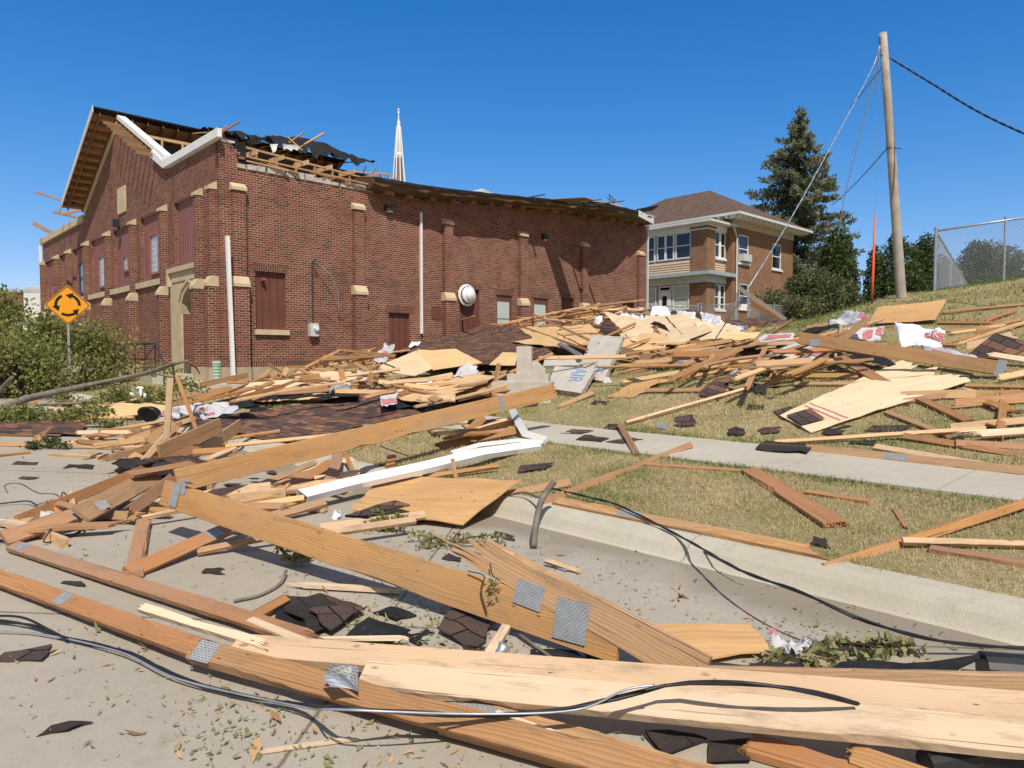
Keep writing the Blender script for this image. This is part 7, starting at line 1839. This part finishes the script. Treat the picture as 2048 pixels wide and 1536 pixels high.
# ---------------------------------------------------------------- cables on the ground
def gcable(name, label, px, r, mat='black', twist=0, **kw): return wire(name, label, [G(*p) for p in px], r, mat, twist=twist, **kw)
gcable("street_cable", "thick twisted black cable snaking over the front beams from the left", [(-40, 1238, .02), (60, 1250, .03), (130, 1275, .02), (240, 1300, .02), (310, 1330, .02), (360, 1355, .02), (470, 1388, .03), (600, 1410, .05), (680, 1416, .22), (800, 1424, .17), (950, 1432, .16), (1080, 1425, .18), (1180, 1408, .22), (1260, 1390, .25), (1350, 1368, .28), (1460, 1366, .32), (1560, 1374, .32), (1640, 1388, .29), (1716, 1408, .23)], .0072, twist=.8)
gcable("street_cable", "second cable strand beside the twisted one at left", [(-40, 1232, .05), (40, 1234, .06), (95, 1258, .04), (135, 1280, .025)], .007)
gcable("street_cable", "grey strand running along the twisted black cable", [(-40, 1262, .02), (80, 1268, .02), (240, 1304, .035), (360, 1359, .035), (600, 1413, .065), (680, 1419, .24), (950, 1428, .18), (1150, 1420, .2), (1250, 1380, .28), (1310, 1370, .3)], .005, 'steel')
gcable("kerb_cable", "black twisted cable dropping from the lawn over the kerb", [(1095, 975, .05), (1180, 995, .07), (1240, 1012, .10), (1370, 1078, .14), (1480, 1140, .24), (1600, 1184, .30), (1720, 1238, .24), (1850, 1276, .12), (1950, 1290, .07), (2048, 1296, .05), (2140, 1300, .05)], .0072, twist=.7)
gcable("kerb_cable", "thin black cable lying along the kerb below the twisted one", [(1290, 1070, .02), (1380, 1092, .02), (1480, 1142, .10)], .006)
gcable("thin_wire", "thin grey wire loop on the open street at left", [(15, 985, .01), (10, 970, .01), (40, 967, .01), (75, 985, .01), (110, 988, .01), (115, 998, .01), (70, 1010, .01)], .004, 'steel_dark')
gcable("thin_wire", "blue black wire running in from the left edge", [(-20, 1010, .02), (30, 1004, .03), (60, 1003, .05), (80, 1018, .04), (82, 1030, .02)], .008)
gcable("thin_wire", "tall dark wire loop by the plated board at left", [(118, 1030, .02), (125, 985, .15), (135, 1005, .10), (100, 1060, .10), (90, 1085, .02), (140, 1072, .02), (165, 1060, .03), (160, 1050, .05)], .006)
gcable("thin_wire", "coiled dark wire in front of the plated board", [(60, 1062, .02), (100, 1073, .02), (150, 1068, .02), (168, 1055, .04), (150, 1048, .05), (158, 1062, .02), (110, 1085, .01)], .006)
gcable("thin_wire", "short dark cable by the crib blocks", [(760, 892, .10), (790, 903, .08), (815, 912, .04)], .008)
gcable("dead_branch", "bare grey branch standing on the kerb edge", [(1068, 1092, .03), (1070, 1060, .12), (1080, 1010, .26), (1092, 985, .34), (1110, 962, .42)], .028, 'bark', cat="branch")
gcable("dead_branch", "thin grey branch behind the standing one", [(1020, 990, .08), (1050, 985, .12), (1085, 998, .26)], .012, 'bark', cat="branch")
gcable("dead_branch", "curved grey twig on the street left of the shingles", [(468, 1202, .015), (520, 1190, .015), (560, 1168, .015), (572, 1142, .04)], .012, 'bark', cat="branch")
gcable("dead_branch", "grey twig pointing to the truss foot", [(1038, 1268, .03), (1070, 1292, .02), (1112, 1322, .02)], .010, 'bark', cat="branch")
gcable("dead_branch", "broken stub of branch at the left edge above the trunk", [(-15, 800, .3), (5, 775, .6), (25, 755, .85)], .05, 'bark', cat="branch")
gcable("dead_branch", "low pale branch along the verge below the trunk", [(60, 812, .15), (110, 808, .18), (170, 806, .2)], .035, 'bark', cat="branch")
wire("dry_twig", "dry twig with wilted leaves caught on the truss board", [on_chord(936, 1142, .04), on_chord(968, 1152, .06), on_chord(962, 1180, .05), on_chord(974, 1228, .035)], .004, 'bark_dark', cat="twig")
wire("dry_twig", "short dark twig standing in the truss joint", [on_chord(1000, 1160, .04), on_chord(985, 1150, .07), on_chord(980, 1126, .06)], .004, 'bark_dark', cat="twig")
rng = np.random.default_rng(9); lc = on_chord(988, 1178, .04)
P_ = rng.normal(size=(46, 3)) * np.array([.022, .012, .035]) + np.array(lc); V, Q, TT = leaf_quads(P_, .035, rng, .6, .5)
tag(np_mesh("leaf_bunch", V, Q, M['litter'], None, TT), "wilted leaf bunch stuck in the truss joint", "leaves")
# ---------------------------------------------------------------- smaller lumber heaped through the pile
rr = random.Random(44)
pool = []
for m_ in ('wood_tan', 'wood_fresh', 'wood_orange', 'wood_red', 'wood_fresh', 'wood_tan'):
    for L_ in (.55, .9, 1.3, 1.9, 2.6):
        mb = board_mesh(L_, rr.choice((.075, .089, .089, .13)), .038, rr.choice((0, .12, .2)), rr.choice((0, 0, .1, .22)), rr.uniform(-.03, .03), rr)
        me_o = mb.build("broken_stud", M[m_]); pool.append((L_, me_o.data)); bpy.data.objects.remove(me_o)
def inpoly(x, y, P):
    c = False; n = len(P)
    for i in range(n):
        (x0, y0), (x1, y1) = P[i - 1], P[i]
        if (y0 > y) != (y1 > y) and x < (x1 - x0) * (y - y0) / (y1 - y0) + x0: c = not c
    return c
KEEP = [[(1085, 790), (1090, 725), (1175, 662), (1262, 662), (1225, 775)], [(490, 808), (740, 786), (870, 825), (740, 880), (590, 885), (380, 848)], [(885, 738), (1010, 722), (1020, 652), (890, 655)], [(820, 752), (740, 742), (830, 698), (915, 696), (965, 728)]]
def kept(x, y): return any(inpoly(x, y, P) for P in KEEP)
def heap(label, group, poly, n, h0, h1, lens, tilt=.10, heading=None, spread=.6, cat="plank", name="broken_stud"):
    xs = [p[0] for p in poly]; ys_ = [p[1] for p in poly]; k_ = 0
    proto = None
    while k_ < n:
        x, y = rr.uniform(min(xs), max(xs)), rr.uniform(min(ys_), max(ys_))
        if not inpoly(x, y, poly) or kept(x, y): continue
        g = G(x, y, rr.uniform(h0, h1))
        cand = [q for q in pool if lens[0] <= q[0] <= lens[1]]; L_, me = rr.choice(cand)
        an = rr.gauss(heading, spread) if heading is not None else rr.uniform(0, math.pi)
        tz = rr.gauss(0, tilt)
        dx = Vector((math.cos(an) * math.cos(tz), math.sin(an) * math.cos(tz), 0))
        # follow the slope of the ground under the stick
        e0 = g - dx * L_ / 2; e1 = g + dx * L_ / 2
        sl = (terrain(e1.x, e1.y) - terrain(e0.x, e0.y)) / L_
        dx.z = math.sin(tz) * .6 + sl; dx.normalize()
        o = bpy.data.objects.new(name, me) if proto is None else proto.copy()
        o.data = me; C.objects.link(o)
        if proto is None: proto = o
        p1 = g - dx * L_ / 2
        o.matrix_basis = Matrix.Translation(p1) @ frame_of(p1, p1 + dx, rr.choice((0, 10, 30, 60, 85, 20)))
        tag(o, label, cat, group); k_ += 1
heap("short broken stud tangled in the pile before the left part of the long brick wall", "studs in the left pile", [(400, 790), (560, 745), (690, 722), (760, 745), (1000, 745), (1010, 790), (880, 800), (640, 785), (480, 805)], 80, .05, .6, (.5, 2.0), .14, .5, .7)
heap("broken stud heaped in the upper pile below the hall windows", "studs in the upper pile", [(1010, 650), (1160, 615), (1290, 618), (1290, 680), (1250, 700), (1130, 690)], 46, .1, .8, (.9, 2.6), .16, .3, .6)
heap("loose stud lying among the boards right of the concrete sign", "studs in the right pile", [(1240, 700), (1420, 690), (1650, 660), (1690, 690), (1610, 740), (1420, 752), (1250, 742)], 52, .05, .42, (.9, 2.6), .12, .1, .6)
heap("broken offcut lying in the debris on the left street", "offcuts on the left street", [(140, 860), (330, 850), (420, 870), (330, 915), (220, 905)], 26, .03, .28, (.5, 1.3), .15)
heap("broken offcut under the long middle beam", "offcuts under the middle beam", [(420, 990), (640, 935), (700, 960), (600, 1020), (480, 1020)], 18, .03, .14, (.5, .95), .1, .6, .6)
heap("broken offcut around the gutter end and pedestal", "offcuts by the pedestal", [(880, 850), (1010, 815), (1030, 850), (940, 880)], 10, .03, .2, (.5, .95), .2)
heap("thin stud scattered on the lawn below the brown beam", "studs on the right lawn", [(1700, 790), (1780, 770), (2040, 790), (2040, 860), (1920, 850), (1990, 800)], 8, .03, .06, (.5, 1.9), .04, -.2, .5)
heap("short stud on the grass right of the highest plywood sheet", "studs on the upper slope", [(1890, 640), (2040, 625), (2045, 690), (1900, 700)], 8, .03, .06, (.5, 1.9), .03, .1, .3)
heap("stud scattered by the verge leaves at far left", "studs on the left verge", [(20, 800), (220, 800), (310, 760), (330, 790), (200, 840), (20, 850)], 10, .03, .15, (.5, 1.3), .08, .3, .5)
heap("thin offcut jumbled at the feet of the two upright studs", "offcuts at the uprights", [(260, 930), (330, 880), (470, 880), (500, 900), (420, 950), (340, 975)], 16, .05, .3, (.5, .95), .2)
heap("short stud lying at the left end of the two red brown chords", "studs at the left tangle", [(20, 1075), (120, 1010), (330, 960), (330, 1010), (160, 1060)], 9, .03, .1, (.5, 1.3), .06, 2.6, .5)
heap("stud end jutting from the pile right against the long brick wall", "studs against the hall wall", [(540, 745), (640, 712), (760, 690), (900, 665), (900, 690), (760, 725), (600, 755)], 22, .1, .45, (.5, 1.9), .2, .5, .6)
# small roofing scraps
sc_pool = []
for i in range(6):
    r2 = random.Random(300 + i); k_ = r2.randint(5, 7)
    pts = [(math.cos(2 * math.pi * j / k_) * r2.uniform(.6, 1.1) * .17, math.sin(2 * math.pi * j / k_) * r2.uniform(.5, 1) * .11, .012 * r2.random()) for j in range(k_)]
    mb = MB(); mb.prism(pts, (0, 0, .006)); q = mb.build("shingle_scrap", M[('shingle', 'shingle_dark', 'felt')[i % 3]]); sc_pool.append(q.data); bpy.data.objects.remove(q)
def scraps(label, group, poly, n, h1, tilt=.15):
    xs = [p[0] for p in poly]; ys_ = [p[1] for p in poly]; k_ = 0; proto = None
    while k_ < n:
        x, y = rr.uniform(min(xs), max(xs)), rr.uniform(min(ys_), max(ys_))
        if not inpoly(x, y, poly) or kept(x, y): continue
        g = G(x, y, rr.uniform(.02, h1)); me = rr.choice(sc_pool)
        o = bpy.data.objects.new("shingle_scrap", me) if proto is None else proto.copy()
        o.data = me; C.objects.link(o); proto = proto or o
        a, b = g.dot(RV), g.dot(LV); sl = terrain_ab(a + .3, b) - terrain_ab(a - .3, b)
        nrm = (Vector((0, 0, 1)) - RV * sl / .6 + Vector((rr.gauss(0, tilt), rr.gauss(0, tilt), 0))).normalized()
        o.matrix_basis = Matrix.Translation(g) @ nrm.to_track_quat('Z', 'Y').to_matrix().to_4x4() @ Matrix.Rotation(rr.uniform(0, 6.28), 4, 'Z')
        s2 = rr.uniform(.6, 1.3) * (1.4 if g.y > 15 else 1); o.scale = (s2, s2, s2)
        tag(o, label, "shingle", group); k_ += 1
scraps("torn shingle scrap caught in the upper pile by the hall", "scraps in the upper pile", [(740, 735), (1000, 690), (1290, 640), (1290, 700), (1000, 780), (760, 790)], 26, .5, .4)
scraps("torn shingle scrap lying among the right pile boards", "scraps in the right pile", [(1260, 720), (1640, 660), (1760, 700), (1600, 780), (1280, 760)], 22, .2, .3)
scraps("small shingle scrap on the right lawn", "scraps on the right lawn", [(1250, 830), (1500, 800), (2040, 800), (2040, 880), (1500, 870)], 10, .03, .1)
scraps("small shingle scrap on the street under the tangle", "scraps on the left street", [(250, 900), (420, 880), (640, 990), (500, 1080), (300, 1010)], 10, .05, .1)

# torn plywood scraps in the heap
for lab, grp, poly, n, hm in (("torn plywood scrap wedged in the left pile", "plywood scraps in the left pile", [(420, 790), (600, 730), (760, 735), (980, 740), (880, 790), (500, 805)], 14, .4),
                              ("torn plywood scrap wedged in the upper pile below the house", "plywood scraps in the upper pile", [(1010, 670), (1200, 620), (1300, 620), (1520, 670), (1350, 700), (1150, 700)], 16, .6)):
    xs = [p[0] for p in poly]; ys_ = [p[1] for p in poly]; k_ = 0
    while k_ < n:
        x, y = rr.uniform(min(xs), max(xs)), rr.uniform(min(ys_), max(ys_))
        if not inpoly(x, y, poly) or kept(x, y): continue
        c = G(x, y, rr.uniform(.08, hm)); an = rr.uniform(0, 3.1); l, w_ = rr.uniform(.4, 1.2), rr.uniform(.25, .6)
        u_ = Vector((math.cos(an), math.sin(an), rr.gauss(0, .12))) * l / 2; v_ = Vector((-math.sin(an), math.cos(an), rr.gauss(0, .12))) * w_ / 2
        u_ += Vector((0, 0, RV.dot(u_) * .17)); v_ += Vector((0, 0, RV.dot(v_) * .17))
        sheet(lab, [c - u_ - v_, c + u_ - v_, c + u_ + v_, c - u_ + v_], rr.choice(('ply', 'ply_pale', 'ply_orange')), jag=(0, 1, 2), jamp=.12, name="plywood_scrap", cat="plywood", group=grp, warp=.03); k_ += 1
# boards left sticking up from the torn roof
def hl_pt(px, py, s, t): 
    """Point over the hall roof seen at the pixel, on the upright plane t metres behind the long wall."""
    d = ray(px, py); k_ = (B_C + t) / d.dot(LV); return CAMP + d * k_
for lab, a, b, w in (("red brown stick lying out over the torn roof felt", (578, 285), (606, 266), .07), ("long pale stick rising right from the torn felt", (596, 296), (648, 266), .08), ("stick crossing under the two roof sticks", (575, 274), (604, 300), .05),
                     ("small splinter standing at the hall eave corner", (440, 264), (456, 250), .06), ("short pale rafter end leaning left above the slumped roof", (724, 352), (732, 333), .09), ("pale rafter end leaning beside the first one", (738, 358), (752, 335), .10),
                     ("red stub on the slumped roof edge", (1083, 411), (1094, 404), .12), ("long red rafter leaning out over the slumped roof edge", (1140, 424), (1188, 405), .13), ("red stub in front of the long red rafter", (1128, 420), (1146, 411), .12), ("flat red board lying along the slumped roof edge", (1040, 411), (1130, 417), .10)):
    t_ = 4.2 if a[0] < 700 else (3.0 if a[0] < 800 else -0.3)
    plank(lab, hl_pt(*a, 0, t_), hl_pt(*b, 0, t_ - .3), w, 50, 'wood_red' if 'red' in lab else 'wood_tan', .03, .12, (), "roof_stick", "broken board")
tf = empty("truss_frame", hl_pt(745, 350, 0, 3.0), "small pale truss frame standing above the slumped roof edge", "roof truss")
def tfp(px, py): return hl_pt(px, py, 0, 3.0) - tf.location
for a, b in (((708, 344), (780, 349)), ((712, 358), (784, 366)), ((714, 344), (728, 362)), ((744, 346), (750, 365)), ((760, 347), (768, 366)), ((776, 348), (780, 366))):
    mb = MB(); mb.bar(tfp(*a), tfp(*b), .09, .05); mb.build("frame_member", M['wood_fresh'], tf)
for lab, a, b, w, dd in (("long thin red board poking out past the left gable eave", (70, 383), (142, 407), .10, 33), ("wide red board hanging over the far left corner of the hall", (66, 446), (104, 466), .22, 40), ("broken red board on the left flat roof", (106, 424), (150, 434), .12, 36), ("orange broken board on the left flat roof", (122, 429), (172, 417), .16, 35.2)):
    plank(lab, D(*a, dd), D(*b, dd + .6), w, 70, 'wood_red', .05, .1, (), "roof_stick", "broken board")
sheet("torn black roofing paper curling at the left gable eave", [D(130, 398, 33.4), D(152, 412, 33.6), D(158, 378, 33.9), D(148, 384, 33.6)], 'felt', t=.01, warp=.2, jag=(0, 1, 3), jamp=.2, name="roofing_felt", cat="felt", freq=2)
sheet("ragged grey lining hanging from the torn roof felt", [hl_pt(570, 302, 0, 3.1), hl_pt(604, 306, 0, 3.1), hl_pt(598, 290, 0, 3.1), hl_pt(566, 288, 0, 3.1)], 'trim', t=.006, warp=.12, jag=(0, 1), jamp=.3, name="plastic_sheet", cat="plastic", freq=2)
sheet("small white rag hanging from the torn roof felt", [hl_pt(546, 306, 0, 3.0), hl_pt(550, 306, 0, 3.0), hl_pt(556, 288, 0, 3.0), hl_pt(540, 288, 0, 3.0)], 'white', t=.006, warp=.1, jag=(0,), jamp=.1, name="plastic_sheet", cat="plastic", freq=2)
sheet("black felt lump with rust edge on the ridge above the corner", [hl_pt(488, 283, 0, 4.0), hl_pt(530, 293, 0, 4.0), hl_pt(528, 274, 0, 4.3), hl_pt(505, 272, 0, 4.3)], 'felt', t=.02, warp=.25, jag=(0, 1, 2, 3), jamp=.2, name="roofing_felt", cat="felt", freq=2)
